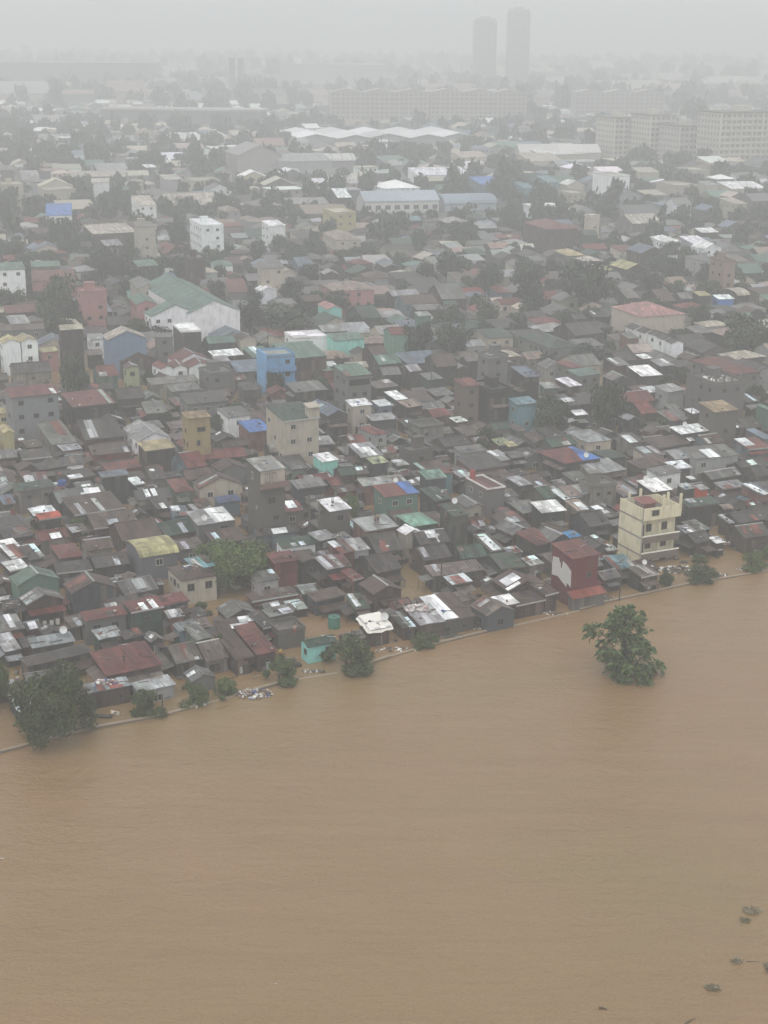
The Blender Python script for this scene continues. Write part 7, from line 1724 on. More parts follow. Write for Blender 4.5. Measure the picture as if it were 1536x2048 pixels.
-136.5 528.1 3.2 5.6 5|hazy grey-green leafy tree#0@b42
-56.7 528.5 3.2 5.6 5|hazy grey-green leafy tree@l50
-102.8 529.3 4.4 6.6 5|hazy grey-green leafy tree#0@b43
106.8 530.6 4 7.9 5|hazy grey-green leafy tree#2@l65
-140.3 531.2 5.3 9 5|large hazy grey-green leafy tree#1@b42
-46.5 531.5 4.7 8.5 5|hazy grey-green leafy tree#1@b50
-26.2 531.9 3.8 6.3 5|hazy grey-green leafy tree#2@r50
99.9 532.4 4.3 7.1 5|hazy grey-green leafy tree#1@r64
-13.6 533.6 4 6.2 5|hazy grey-green leafy tree#2@b51
-113.7 535.9 5.2 10.1 5|large hazy grey-green leafy tree#0@b43
-89.4 536.2 5.1 8.8 5|large hazy grey-green leafy tree#1@b43
-38.8 536.9 5 9.7 5|hazy grey-green leafy tree#0@b50
147.4 538 5.2 10 5|large hazy grey-green leafy tree@r65
38.1 540 3.1 4.9 5|hazy grey-green leafy tree#1@l73
-34.2 540.4 4.2 7.3 5|hazy grey-green leafy tree#1@r50
52.7 541.7 4.4 7 5|hazy grey-green leafy tree#1@f73
103.7 541.8 4.9 8.4 5|hazy grey-green leafy tree#2@r64
11.7 543.6 2.9 4.9 5|hazy grey-green leafy tree@b53
-91.9 545.1 4.5 9 5|hazy grey-green leafy tree#3@b43
66.3 545.7 3.4 5.9 5|hazy grey-green leafy tree#0@f73
-72.4 547 3.3 4.9 5|hazy grey-green leafy tree#1@f72
-36.3 548.3 3.2 6.2 5|hazy grey-green leafy tree#3@b50
4.1 549.9 3.5 5.3 5|hazy grey-green leafy tree#0@r51
-64.8 552.3 3.2 5.1 5|hazy grey-green leafy tree#0@f72
-112.6 552.3 4.8 8.4 5|hazy grey-green leafy tree#2@b43
47.2 552.5 3.1 6.1 5|hazy grey-green leafy tree#0@l73
94.1 555.2 5.5 10.4 5|large hazy grey-green leafy tree#0@b64
-41.5 557.8 4.1 7.3 5|hazy grey-green leafy tree#2@b50
11.9 558.7 4.3 8.5 5|hazy grey-green leafy tree#1@r51
81.5 559 3.8 7.1 5|hazy grey-green leafy tree@b63
102.3 559.9 3.7 7.2 5|hazy grey-green leafy tree#0@r64
-120.3 559.9 4.2 7.3 5|hazy grey-green leafy tree@r42
'''
FAR_TREES = '''
44 560 3;-130 562 4;-27 563 4;-135 565 4;141 566 3;12 566 5;87 567 5;-124 570 4;114 571 3;135 572 5;-5 573 5;-88 573 3;106 574 5;-79 575 4;1 575 4;-24 575 5
-112 575 5;-126 577 4;-103 578 4;93 580 3;-144 580 5;105 583 6;-75 583 3;141 585 3;65 587 3;-33 588 3;80 588 4;145 589 3;-20 589 3;2 590 6;65 592 4;-133 592 5
-115 594 3;34 594 4;136 595 4;-99 595 3;-164 597 3;-136 597 3;107 597 5;152 598 3;84 598 3;-23 601 5;-46 601 3;80 602 4;-123 602 3;120 603 3;-0 604 5;55 604 3
147 606 5;-30 607 3;127 607 4;22 608 3;-98 610 5;55 611 6;35 611 4;159 611 6;-50 611 3;-85 611 5;81 611 4;135 612 3;152 615 3;-103 615 5;-73 617 5;157 619 3
-39 620 4;-25 623 3;173 624 4;128 625 4;5 626 5;-166 627 5;152 627 3;-138 628 3;-118 629 6;-76 630 3;-134 631 4;68 632 6;-90 632 5;-123 633 3;-151 635 4;-11 636 4
105 637 3;-174 639 3;-170 640 5;-6 640 4;126 640 5;-43 641 5;133 641 3;-154 642 3;-0 642 3;-70 642 3;-19 642 3;-36 642 4;64 643 5;140 643 5;79 643 4;-142 643 3
-91 643 3;98 644 4;30 644 4;-54 644 5;-13 644 3;32 645 5;-61 645 4;-119 645 4;160 646 5;55 646 4;-172 646 4;152 646 5;-76 646 5;174 646 4;129 646 5;34 646 5
121 646 3;-0 647 3;50 647 3;69 648 3;-129 648 5;-83 648 5;75 648 6;85 649 4;-145 649 3;93 649 5;-59 649 3;98 650 5;14 650 3;20 651 4;124 651 3;-155 651 5
-8 651 3;-161 651 4;-150 651 5;28 651 3;5 651 3;-52 652 4;167 652 5;-112 652 4;72 652 5;56 652 4;75 652 3;-127 653 4;-88 653 5;31 654 3;151 654 4;12 655 3
123 655 3;-108 655 4;128 656 4;66 656 5;-2 656 3;179 656 3;-53 657 5;155 657 5;168 657 5;-158 658 3;161 659 4;119 659 3;46 660 4;-146 660 4;-90 661 4;19 661 3
-112 661 6;58 661 4;137 661 5;-96 661 4;-43 661 5;-155 662 5;-53 663 3;165 663 5;-10 664 3;98 665 3;-86 665 4;144 665 4;89 665 4;-124 666 5;-98 666 5;-16 666 4
-148 667 3;110 667 5;50 667 3;77 667 4;-44 668 4;133 668 5;-109 669 5;94 669 5;168 669 3;144 669 4;124 670 4;-28 671 3;-37 671 4;-100 671 3;-141 671 3;176 671 4
-171 672 5;-175 672 5;-33 673 4;-167 674 3;84 674 5;-146 675 4;112 675 3;-156 676 4;-109 676 3;107 676 4;-183 677 9;-151 677 4;-178 677 3;-135 678 5;134 678 5;154 678 5
-67 679 4;144 679 4;69 680 3;93 681 4;57 681 5;88 681 4;-171 681 6;149 681 5;-126 681 4;-141 681 4;-131 682 4;-122 682 3;-76 682 4;-172 682 3;-153 682 5;109 684 5
85 684 3;102 684 3;-161 684 4;68 685 5;-127 685 4;-116 685 5;-164 686 3;-183 687 5;-73 687 3;81 687 5;158 688 3;-143 688 5;134 688 5;90 688 3;71 689 4;-154 689 4
-110 689 4;-121 689 4;143 689 5;-129 689 5;77 689 3;105 690 8;-59 691 5;-129 691 4;113 691 4;-216 691 5;59 692 5;-75 692 5;61 692 5;-53 693 5;94 693 4;59 693 4
118 694 3;72 694 5;94 694 6;153 694 3;-121 696 5;-73 696 4;-47 696 5;172 696 4;-182 696 8;66 696 5;59 697 3;-131 698 3;-138 699 5;-53 700 6;-123 701 4;79 701 7
72 702 8;104 704 6;-128 706 5;-37 706 7;-142 707 7;-24 709 7;-31 714 7;-69 715 7;112 717 5;145 718 7;170 718 5;-193 721 6;-190 722 5;-150 722 6;-204 725 6;-98 727 5
112 728 6;-178 734 5;-149 737 6;-196 738 7;126 738 6;-93 739 5;-85 740 6;-125 742 5;60 742 7;188 742 6;-8 742 8;-68 744 5;-61 745 5;17 748 7;33 750 9;194 750 6
-134 753 6;152 759 7;-23 759 6;62 759 8;-125 760 5;-56 760 8;144 761 7;12 762 5;181 762 7;-157 763 5;4 765 7;116 768 7;-165 769 5;59 769 9;129 770 5;152 772 9
-84 773 6;189 773 5;-138 774 5;-44 774 5;-34 775 6;39 775 6;120 775 7;-114 780 7;44 780 7;162 782 6;124 782 8;-157 783 5;46 789 8;66 789 7;154 793 7;163 795 5
149 798 5;102 800 8;68 802 8;-23 808 6;179 810 8;-134 810 6;161 812 6;-100 812 8;-222 813 6;209 813 5;90 815 6;-191 819 8;61 819 7;153 822 8;-120 826 7;13 827 7
24 829 6;-101 832 6;129 832 7;-1 834 6;180 834 7;79 835 6;221 836 7;214 841 8;-141 841 5;126 842 7;147 844 6;-172 844 7;133 844 7;90 847 5;159 847 7;68 848 8
-108 850 7;229 851 7;95 851 5;81 853 6;74 855 7;-2 860 5;-217 861 5;42 861 6;53 862 5;234 862 6;-99 862 8;60 864 8;121 866 7;-184 869 5;59 874 5;-185 876 6
66 876 7;155 877 5;166 878 9;-171 881 8;237 882 9;63 882 7;138 884 7;-236 885 5;-147 886 7;-215 890 9;-166 890 8;9 891 5;34 891 5;-241 891 7;-201 894 8;176 894 8
-113 895 9;-226 895 8;155 897 8;-69 898 8;-11 898 8;-193 899 6;-219 900 5;173 901 7;-139 902 7;-242 902 6;-125 905 5;145 906 6;-193 906 8;-14 907 6;-200 908 6;190 908 8
-95 910 6;-143 910 5;31 915 5;-163 916 7;158 918 6;-140 918 5;-173 918 6;242 920 6;21 921 7;150 922 7;-18 923 7;-0 924 6;-180 924 7;-252 924 6;-213 925 6;-199 928 7
15 930 7;180 930 6;-161 931 6;-192 931 7;-23 932 7;5 934 9;247 935 5;-57 935 7;-143 936 7;-102 937 6;-229 937 8;-8 938 9;18 939 7;269 940 8;-39 941 5;-10 942 6
-19 942 6;-7 944 7;37 944 7;157 945 8;-193 946 6;-200 947 6;-37 948 7;-218 949 6;73 950 7;-17 950 6;-135 950 6;164 950 7;251 953 8;-246 956 6;35 958 8;-180 960 9
251 961 5;244 962 7;246 963 7;-50 964 6;11 964 5;10 964 5;49 966 6;14 966 5;-186 967 7;-242 968 7;238 971 9;-8 971 7;-172 971 8;-141 972 8;-254 973 6;-226 974 5
-198 974 9;266 975 5;-219 975 7;15 975 6;-24 977 5;-90 977 5;-188 979 8;-247 979 8;-154 979 5;-216 980 7;256 981 6;-237 981 5;-165 982 6;-143 983 8;222 984 7;262 984 5
256 985 9;-1 986 7;304 986 9;-90 986 6;-250 986 6;-181 987 7;-170 991 6;-198 991 8;-134 992 6;-189 993 6;267 994 7;-236 994 9;-197 995 8;55 996 5;-264 996 7;-149 998 5
211 999 6;233 1000 8;271 1001 5;228 1002 8;-160 1002 6;-114 1002 7;-273 1003 6;-180 1004 5;220 1006 5;-126 1006 6;234 1010 8;67 1011 6;-114 1012 9;190 1012 8;-137 1013 5;-52 1013 5
-129 1014 7;-73 1014 6;209 1015 6;251 1016 8;-142 1016 7;-120 1018 6;261 1020 7;176 1020 6;14 1022 5;213 1023 5;240 1023 8;-63 1024 6;194 1025 6;281 1026 6;266 1027 5;-150 1028 6
-97 1028 8;198 1033 5;-108 1034 7;215 1034 8;283 1035 7;239 1035 8;-205 1035 5;-241 1036 7;138 1036 8;179 1040 9;-196 1040 7;275 1040 8;-265 1043 6;192 1045 6;216 1047 9;87 1047 6
171 1048 6;234 1048 6;-154 1048 6;-212 1049 6;140 1051 9;150 1051 8;180 1052 5;107 1052 8;-233 1053 6;260 1055 5;80 1055 6;-156 1058 7;-88 1059 8;-256 1059 6;211 1062 8;236 1062 8
-226 1063 5;-312 1064 6;-218 1064 6;128 1065 7;-72 1066 7;189 1067 5;226 1067 8;159 1068 8;-288 1069 6;-170 1069 6;-281 1069 7;-128 1070 6;-83 1070 8;183 1071 8;102 1072 9;-211 1073 9
-253 1073 8;267 1074 7;-202 1077 8;175 1077 5;81 1078 8;-268 1079 6;-203 1081 8;-91 1082 5;-72 1083 7;150 1083 5;124 1085 8;271 1087 7;-268 1088 8;102 1089 5;110 1090 9;261 1092 7
157 1092 6;-245 1092 6;-217 1093 7;-299 1094 8;145 1095 7;205 1096 5;-280 1096 8;-316 1097 9;-232 1098 9;208 1099 6;105 1101 7;-310 1102 9;165 1102 7;227 1102 8;125 1103 8;275 1103 6
216 1103 6;241 1104 7;286 1104 7;196 1105 5;-280 1105 5;-187 1105 7;233 1108 5;-302 1109 7;93 1110 8;-263 1110 8;268 1110 8;240 1111 5;227 1111 5;159 1111 8;-150 1111 9;-105 1112 5
257 1112 7;216 1113 7;206 1114 5;236 1114 9;243 1116 8;-142 1117 7;90 1118 7;-271 1119 5;181 1119 8;-296 1120 6;-123 1122 6;-337 1122 9;148 1123 5;-88 1123 7;300 1123 5;-309 1124 7
224 1125 7;247 1125 7;197 1126 6;-283 1126 8;101 1127 6;283 1127 8;320 1128 5;-265 1128 5;191 1128 6;268 1129 8;294 1130 8;257 1130 8;137 1130 7;-167 1132 6;237 1132 9;202 1132 8
-268 1133 5;-298 1133 7;-97 1134 8;287 1134 6;168 1135 6;196 1135 8;-229 1135 7;272 1137 5;-122 1137 7;255 1138 7;-273 1139 8;284 1139 6;234 1140 8;-183 1140 7;156 1140 6;253 1141 8
244 1141 7;-291 1142 9;293 1142 9;264 1143 5;-164 1143 5;162 1143 6;-262 1143 5;255 1144 5;-289 1144 8;216 1145 7;207 1145 5;286 1146 5;-266 1146 6;-103 1146 7;-278 1147 5;-92 1150 7
-156 1150 7;259 1152 5;67 1152 7;-206 1154 7;-286 1154 6;218 1154 8;-279 1156 7;187 1156 7;-245 1157 6;-224 1157 7;-300 1157 5;-266 1158 8;-163 1158 8;-286 1159 8;239 1159 7;136 1159 8
118 1160 6;-174 1161 5;-89 1162 9;169 1162 7;-262 1163 8;-153 1164 9;-143 1166 6;-253 1166 7;272 1167 6;280 1167 8;-304 1169 6;309 1170 5;229 1170 9;248 1171 8;-281 1171 7;-187 1172 9
-75 1172 9;-120 1173 6;237 1173 6;121 1174 9;273 1174 5;-126 1177 5;274 1177 5;-223 1179 8;302 1180 7;88 1180 7;223 1180 7;253 1180 8;-72 1181 8;-247 1182 6;246 1185 8;-293 1186 9
-85 1189 8;-126 1189 8;-264 1191 7;273 1192 6;66 1196 8;93 1198 5;-314 1198 7;-90 1198 7;-22 1199 5;225 1199 6;-150 1199 5;258 1199 7;326 1199 7;266 1201 7;84 1201 7;-10 1202 7
-186 1202 8;232 1202 9;247 1203 6;203 1203 9;296 1203 7;-38 1205 7;133 1207 8;-106 1207 5;-168 1207 9;282 1208 6;313 1208 8;-0 1208 6;-136 1211 9;29 1212 8;43 1212 8;-324 1213 7
-220 1214 5;221 1214 6;-175 1214 6;121 1215 7;-204 1215 5;-117 1215 8;58 1217 5;227 1218 7;33 1219 5;-25 1219 6;-201 1221 6;267 1222 5;112 1222 6;-248 1222 8;86 1223 5;315 1223 8
-238 1225 8;-109 1225 7;-135 1226 5;-299 1227 7;292 1227 6;225 1230 8;-219 1231 8;255 1231 8;-79 1231 7;47 1231 6;81 1231 7;158 1232 6;258 1232 8;-336 1233 7;87 1233 8;92 1233 8
-237 1234 9;287 1234 8;9 1235 5;-72 1236 8;305 1236 8;324 1237 9;323 1237 9;-169 1239 5;278 1239 7;152 1241 7;-64 1242 8;124 1243 8;341 1243 9;265 1243 5;-293 1243 5;75 1244 7
360 1245 9;106 1245 7;-137 1247 9;-181 1247 7;183 1247 5;-248 1248 7;277 1248 7;-55 1248 8;374 1248 7;96 1250 5;26 1250 9;223 1251 5;-218 1251 6;222 1251 5;45 1251 7;156 1252 6
-305 1252 6;-296 1253 7;239 1253 5;201 1256 5;232 1257 9;-235 1259 7;130 1259 7;-44 1259 7;199 1259 5;-180 1260 6;96 1261 8;249 1261 6;354 1262 6;-260 1262 8;279 1263 6;202 1263 5
56 1263 7;336 1264 5;-342 1264 6;210 1264 7;329 1264 7;-49 1265 7;-251 1265 5;177 1266 7;234 1267 7;-187 1267 7;248 1268 6;6 1268 7;65 1268 7;-174 1268 7;278 1268 9;239 1269 7
-209 1269 5;-132 1270 7;-235 1270 5;-63 1271 9;222 1271 6;104 1272 7;-253 1272 6;348 1272 6;80 1272 6;-245 1272 6;210 1274 5;172 1275 9;75 1276 5;34 1276 6;-306 1277 8;90 1277 6
152 1277 6;328 1279 6;-319 1279 7;357 1279 8;-328 1279 8;201 1280 5;111 1281 8;186 1281 7;-118 1282 9;287 1282 6;215 1283 6;-71 1284 8;217 1284 8;-138 1286 6;248 1287 6;-327 1288 8
-294 1288 6;-43 1288 6;233 1289 6;-378 1289 5;-303 1289 6;-313 1289 9;-220 1290 8;-284 1291 5;178 1291 7;355 1292 5;51 1294 5;-190 1295 9;180 1295 8;-125 1295 7;-96 1296 7;310 1296 6
103 1297 7;189 1297 8;-289 1297 9;-241 1299 9;-118 1299 5;116 1300 5;263 1300 15;-300 1303 8;195 1305 5;180 1306 6;220 1307 6;-234 1307 9;223 1308 5;208 1314 7;132 1318 12;-353 1335 15
364 1342 9;149 1347 8;364 1367 11;-355 1373 9;362 1385 11;120 1392 10;-15 1395 9;8 1398 9;-189 1401 11;80 1407 11;354 1410 9;-164 1419 11;-93 1428 10;-40 1431 13;134 1435 13;107 1460 9
404 1476 11;-115 1481 13;98 1483 10;-162 1486 11;-189 1486 9;369 1497 10;379 1503 8;169 1510 11;-79 1511 9;-226 1512 12;288 1515 13;-330 1517 14;104 1521 10;-375 1528 9;232 1530 9;176 1535 15
-181 1543 12;23 1543 13;-224 1548 9;-398 1550 8;-146 1551 12;254 1554 12;-136 1561 10;297 1565 8;274 1569 12;-336 1569 9;-429 1574 12;-381 1592 12;227 1592 9;437 1595 14;-20 1598 10;-218 1602 14
-291 1603 9;-139 1606 9;-87 1609 12;142 1610 15;400 1612 13;339 1614 14;184 1620 13;363 1621 9;313 1621 15;15 1621 12;-296 1622 13;45 1622 9;-247 1623 11;432 1624 11;389 1625 13;-151 1625 15
285 1626 13;-173 1630 8;-447 1631 9;47 1632 10;-102 1634 11;-266 1638 9;-353 1641 14;-172 1642 11;303 1644 9;-95 1648 10;-278 1648 10;363 1652 10;-162 1654 10;258 1655 12;-189 1655 13;-350 1663 11
222 1666 14;-432 1668 10;194 1670 15;-328 1671 14;-233 1674 8;-87 1675 9;-420 1675 15;-178 1676 9;405 1677 12;122 1677 11;31 1678 11;-216 1679 9;147 1682 12;-193 1682 9;-461 1684 9;215 1687 12
-25 1687 15;-40 1687 9;291 1688 10;92 1689 11;30 1691 9;332 1692 12;-159 1693 14;279 1694 11;-129 1701 12;-432 1702 13;464 1703 13;-245 1710 13;-142 1710 9;-292 1711 14;-326 1713 11;278 1713 11
452 1714 13;33 1715 9;20 1718 11;334 1719 15;54 1723 10;372 1725 12;131 1728 15;-349 1729 14;-379 1729 13;158 1730 14;74 1731 9;458 1733 12;265 1734 15;-123 1737 9;242 1738 13;408 1739 14
-203 1744 10;-145 1746 13;-4 1748 9;-19 1748 14;381 1751 13;-425 1754 11;212 1756 12;-193 1757 14;32 1758 14;240 1758 9;154 1759 13;-151 1759 9;-218 1760 10;-312 1760 9;-296 1763 15;336 1767 12
103 1768 11;-140 1770 13;436 1771 10;-113 1771 11;417 1773 14;453 1774 10;-403 1781 10;-97 1781 9;373 1782 10;-477 1783 13;136 1785 10;491 1787 12;60 1788 10;262 1791 11;-135 1792 12;-8 1793 15
-178 1793 11;173 1794 8;304 1795 14;-392 1796 13;494 1800 11;69 1800 12;213 1802 10;-58 1802 14;-372 1804 11;329 1804 12;382 1812 12;-485 1813 11;-141 1814 11;274 1816 14;348 1819 13;-216 1821 11
-276 1822 10;-427 1823 12;111 1824 9;-18 1826 9;235 1828 9;-443 1831 11;358 1833 12;-239 1834 10;-262 1835 10;-273 1836 9;114 1837 9;232 1838 10;-458 1838 10;198 1838 12;490 1839 10;41 1841 10
130 1842 10;-497 1843 14;-468 1848 14;234 1854 12;248 1855 11;-171 1856 14;-143 1858 13;380 1859 11;-398 1860 10;369 1868 10;-337 1869 14;-313 1872 8;448 1873 11;-176 1873 8;-258 1875 10;-4 1877 11
-360 1877 11;260 1877 12;-408 1879 8;-135 1879 8;284 1883 14;517 1885 15;-465 1886 13;-429 1889 9;452 1890 14;3 1891 10;367 1892 13;326 1893 10;-412 1893 12;-337 1896 14;111 1897 14;-177 1897 9
-397 1899 14;-110 1900 11;223 1900 15;-313 1903 11;318 1904 11;350 1907 11;237 1907 12;416 1908 13;104 1908 8;45 1909 9;-244 1909 15;-282 1909 11;271 1913 15;-402 1915 15;-297 1917 9;207 1918 13
31 1918 14;-231 1919 11;-98 1922 9;-423 1923 14;-217 1924 14;-499 1926 10;383 1927 13;323 1927 10;56 1929 15;182 1929 15;-312 1930 13;447 1930 14;-249 1934 11;92 1939 11;-73 1941 10;355 1943 8
12 1944 8;-149 1951 13;-248 1951 14;286 1952 8;-115 1953 11;342 1956 9;-230 1960 13;-459 1960 14;218 1960 10;92 1961 13;-131 1969 9;234 1970 11;169 1975 11;-514 1981 8;508 1982 10;-151 1983 12
241 1983 9;-269 1984 14;-64 1986 13;369 1988 10;-409 1989 10;492 1991 15;-524 1991 14;517 1993 13;251 1994 12;112 1997 15;-131 1997 10;346 2000 9;-321 2001 12;542 2001 9;-503 2001 12;-547 2004 8
-442 2014 10;255 2018 15;-301 2020 14;135 2020 14;112 2021 12;-426 2026 11;-398 2027 9;-103 2032 9;-333 2033 15;137 2038 13;294 2038 13;-249 2041 12;-523 2043 8;-60 2043 10;451 2043 13;-414 2048 8
409 2049 15;-231 2052 12;-273 2052 10;-300 2052 13;313 2053 13;-531 2057 9;-399 2060 8;372 2060 9;-257 2064 14;385 2068 11;462 2069 11;-268 2073 9;-60 2074 8;-199 2080 10;-524 2084 14;574 2089 10
-447 2090 14;288 2090 15;-209 2091 12;-413 2093 12;-271 2096 12;-532 2097 9;148 2098 15;206 2098 12;-291 2099 12;553 2100 15;188 2102 10;-516 2103 13;-436 2103 11;-2 2104 10;-198 2105 13;531 2107 9
403 2108 8;-313 2112 13;-229 2112 11;-163 2118 9;-419 2118 12;549 2118 12;439 2122 8;43 2122 11;-463 2122 14;583 2123 12;22 2123 10;-441 2124 8;-280 2130 10;-175 2134 12;-417 2134 14;133 2137 12
-231 2137 14;531 2140 12;-258 2141 14;376 2141 8;-457 2142 8;-188 2144 11;344 2146 14;-528 2152 12;204 2156 14;385 2159 12;113 2160 12;363 2161 11;531 2161 12;-345 2162 15;-1 2168 11;-531 2169 10
-477 2170 13;-238 2174 8;-508 2174 15;154 2175 11;19 2176 11;-359 2177 8;88 2178 9;135 2179 13;419 2181 11;-596 2188 12;550 2188 13;113 2190 10;-477 2194 13;21 2202 8;-379 2207 14;42 2209 13
581 2211 14;439 2213 11;91 2215 14;-586 2216 10;113 2216 9;73 2217 13;-461 2222 11;-192 2223 9;59 2224 11;328 2225 14;22 2226 13;445 2226 14;-385 2229 9;291 2231 9;210 2232 10;-278 2233 14
139 2234 10;421 2237 9;70 2238 11;370 2240 9;-589 2241 11;88 2243 11;-408 2245 12;-431 2246 12;255 2247 8;115 2248 14;-610 2252 13;223 2257 11;-415 2259 12;-475 2261 11;-444 2272 11;-466 2273 11
333 2274 12;147 2275 14;-288 2276 9;-307 2276 13;-426 2282 15;339 2285 10;-475 2287 12;217 2289 11;292 2292 13;-275 2292 14;-31 2293 11;322 2305 15;546 2310 12;105 2316 13;511 2320 17;-240 2324 14
-180 2339 14;-570 2343 15;-143 2344 17;630 2344 14;528 2349 13;-646 2349 19;489 2350 18;-172 2360 18;29 2361 19;322 2361 15;571 2386 13;549 2387 19;-31 2392 15;-421 2398 16;-393 2405 17;350 2406 13
-640 2412 18;323 2427 13;-281 2427 16;-491 2431 18;279 2440 14;647 2442 16;-99 2446 16;402 2452 14;-389 2460 15;217 2465 12;372 2480 13;326 2483 16;295 2484 14;144 2487 15;665 2490 13;-605 2495 19
-625 2495 17;479 2497 16;281 2503 15;590 2504 19;-132 2515 14;-372 2515 15;-46 2516 17;640 2522 12;-406 2524 13;-245 2533 14;386 2541 18;411 2548 13;361 2549 13;-121 2549 19;-470 2549 14;-663 2556 19
142 2563 12;688 2587 19;-310 2591 19;-187 2591 17;-465 2594 15;-413 2595 12;-278 2601 18;436 2606 15;-197 2608 18;469 2613 20;530 2614 18;-528 2617 13;102 2620 15;-283 2626 18;-565 2630 18;-2 2630 20
-647 2634 17;-548 2643 20;284 2647 14;199 2649 13;704 2650 12;342 2655 16;249 2657 14;-60 2657 12;7 2659 16;428 2665 20;-229 2668 19;-554 2678 14;705 2679 19;-290 2687 17;521 2688 17;-251 2690 12
72 2692 13;-159 2692 14;397 2701 13;639 2714 14;-506 2729 18;660 2737 13;-175 2739 18;316 2742 19;-712 2744 17;-398 2745 16;350 2747 18;-610 2751 19;-638 2755 14;383 2755 13;-421 2756 13;-148 2766 14
-55 2771 19;301 2781 16;629 2784 14;260 2786 14;-265 2802 17;-583 2812 20;-497 2813 20;-184 2816 17;-731 2817 16;-321 2821 15;-87 2823 20;508 2832 16;-345 2847 16;559 2852 19;-766 2853 16;-641 2856 16
-666 2858 17;429 2863 20;-60 2879 17;-302 2880 16;66 2883 14;-16 2896 14;702 2901 14;740 2902 15;-447 2903 15;-212 2909 16;-748 2909 14;560 2921 14;501 2929 16;274 2943 15;-521 2950 15;677 2955 16
-82 2955 16;411 2958 13;-173 2970 18;-191 2975 14;-667 2976 16;-292 2977 20;804 2979 19;218 2981 16;587 2985 14;367 2989 18;-764 2996 15;467 3000 13;-10 3009 12;-482 3018 13;251 3029 15;730 3032 18
-304 3049 14;172 3050 18;-722 3056 16;4 3067 18;589 3067 12;830 3069 13;-367 3074 14;-424 3079 18;409 3084 20;240 3086 18;-611 3091 18;-301 3093 14;-783 3095 17;528 3096 18;269 3102 14;106 3104 20
-321 3105 12;-685 3105 14;-409 3108 15;-634 3113 20;-614 3114 13;686 3115 18;155 3120 13;-552 3120 19;-579 3123 15;556 3136 13;-421 3137 14;366 3138 16;-756 3138 12;229 3142 15;781 3146 13;-198 3152 14
-543 3152 13;-801 3154 12;724 3173 15;515 3186 14;-548 3187 12;121 3188 16;-779 3194 13;-676 3200 17;734 3200 13;-30 3205 12;-288 3213 20;347 3214 17;595 3215 18;794 3216 16;-100 3216 16;410 3219 16
-498 3221 15;-628 3225 15;-229 3229 18;-806 3229 14;634 3229 20;740 3231 16;712 3232 19;152 3235 16;856 3238 15;465 3244 15;-789 3244 12;553 3247 14;307 3247 13;379 3253 16;878 3255 13;-537 3256 13
202 3257 16;283 3258 18;-160 3261 20;-695 3264 16;769 3264 19;558 3266 18;-566 3267 15;-285 3270 17;-366 3270 16;-429 3273 18;-56 3282 16;671 3282 16;-448 3282 16;546 3285 20;897 3289 19;835 3290 18
281 3291 17;259 3291 15;-533 3293 18;1 3293 17;-92 3295 20;-389 3297 13;451 3298 13;-360 3300 12;569 3300 18;-835 3302 19;249 3308 12;-31 3312 17;170 3314 17;342 3315 13;-417 3317 13;9 3321 19
755 3321 18;190 3326 16;-212 3327 17;387 3328 13;729 3329 14;-338 3331 20;167 3333 15;-732 3338 13;-484 3341 14;690 3341 20;828 3343 15;418 3349 12;-169 3351 12;-438 3355 19;176 3355 17;-85 3356 14
-666 3358 18;-395 3358 15;201 3360 16;-615 3361 14;673 3361 18;-554 3362 17;150 3363 14;-883 3368 13;165 3369 12;-140 3371 17;-760 3372 14;115 3374 19;-44 3375 15;-261 3386 18;-507 3386 15;-317 3386 19
921 3387 19;-536 3388 17;-825 3388 15;-673 3389 15;78 3390 18;344 3396 17;779 3396 18;-488 3396 19;734 3397 16;47 3398 16;-735 3405 18;-377 3411 16;918 3412 17;-935 3414 18;-498 3417 13;681 3421 16
536 3424 15;-174 3425 14;160 3426 14;-439 3427 18;512 3427 19;-524 3429 19;-923 3429 16;-846 3430 18;209 3432 13;825 3434 18;927 3434 19;854 3435 15;125 3438 17;144 3439 15;-681 3448 20;351 3448 16
-632 3450 19;-46 3451 17;513 3460 17;299 3460 20;-400 3464 17;164 3468 17;319 3473 13;460 3473 13;634 3475 17;669 3475 19;-313 3475 14;812 3476 18;258 3477 17;481 3488 13;-258 3493 14;332 3497 16
-583 3497 16;-668 3497 13;316 3497 14;-890 3498 15;883 3499 14;71 3499 16;-452 3500 15;200 3501 18;684 3503 13;-647 3505 18;709 3508 12;469 3509 19;-384 3509 16;231 3512 14;-408 3514 16;-337 3515 20
-828 3515 13;430 3518 20;175 3521 14;-77 3524 16;692 3525 19;282 3525 17;378 3526 18;-598 3526 14;506 3528 19;786 3529 14;209 3533 16;965 3533 14;-411 3537 19;-12 3537 14;-731 3538 18;-472 3540 14
166 3540 13;-444 3542 14;709 3546 13;150 3548 19;946 3551 18;-495 3555 17;-221 3557 16;467 3558 15;669 3559 15;636 3559 20;-579 3561 13;808 3562 12;-174 3565 19;381 3569 20;977 3571 15;-303 3571 15
102 3572 16;-73 3573 12;600 3573 12;176 3574 15;-834 3575 18;773 3575 20;324 3578 16;-208 3578 20;-923 3581 16;-270 3581 17;219 3582 18;420 3583 14;120 3583 15;441 3591 16;975 3595 17;184 3599 14
616 3599 18;131 3604 15;-621 3605 19;-808 3607 12;-358 3609 19;-921 3609 15;-524 3612 14;815 3615 14;675 3624 16;411 3625 17;-378 3628 18;-348 3629 14;985 3629 13;-504 3629 15;740 3629 17;-233 3636 17
855 3639 14;320 3641 18;438 3642 17;-703 3644 13;607 3645 20;-87 3645 17;807 3645 15;-21 3648 12;-786 3649 16;-118 3650 14;-522 3651 15;-289 3655 16;268 3660 16;722 3664 19;323 3664 18;772 3665 18
-405 3665 19;-361 3666 15;393 3667 18;162 3670 18;-590 3670 16;-808 3673 16;502 3679 17;-642 3680 17;183 3683 14;237 3684 15;814 3687 17;319 3694 14;892 3694 18;-813 3695 16;-326 3696 20;132 3697 19
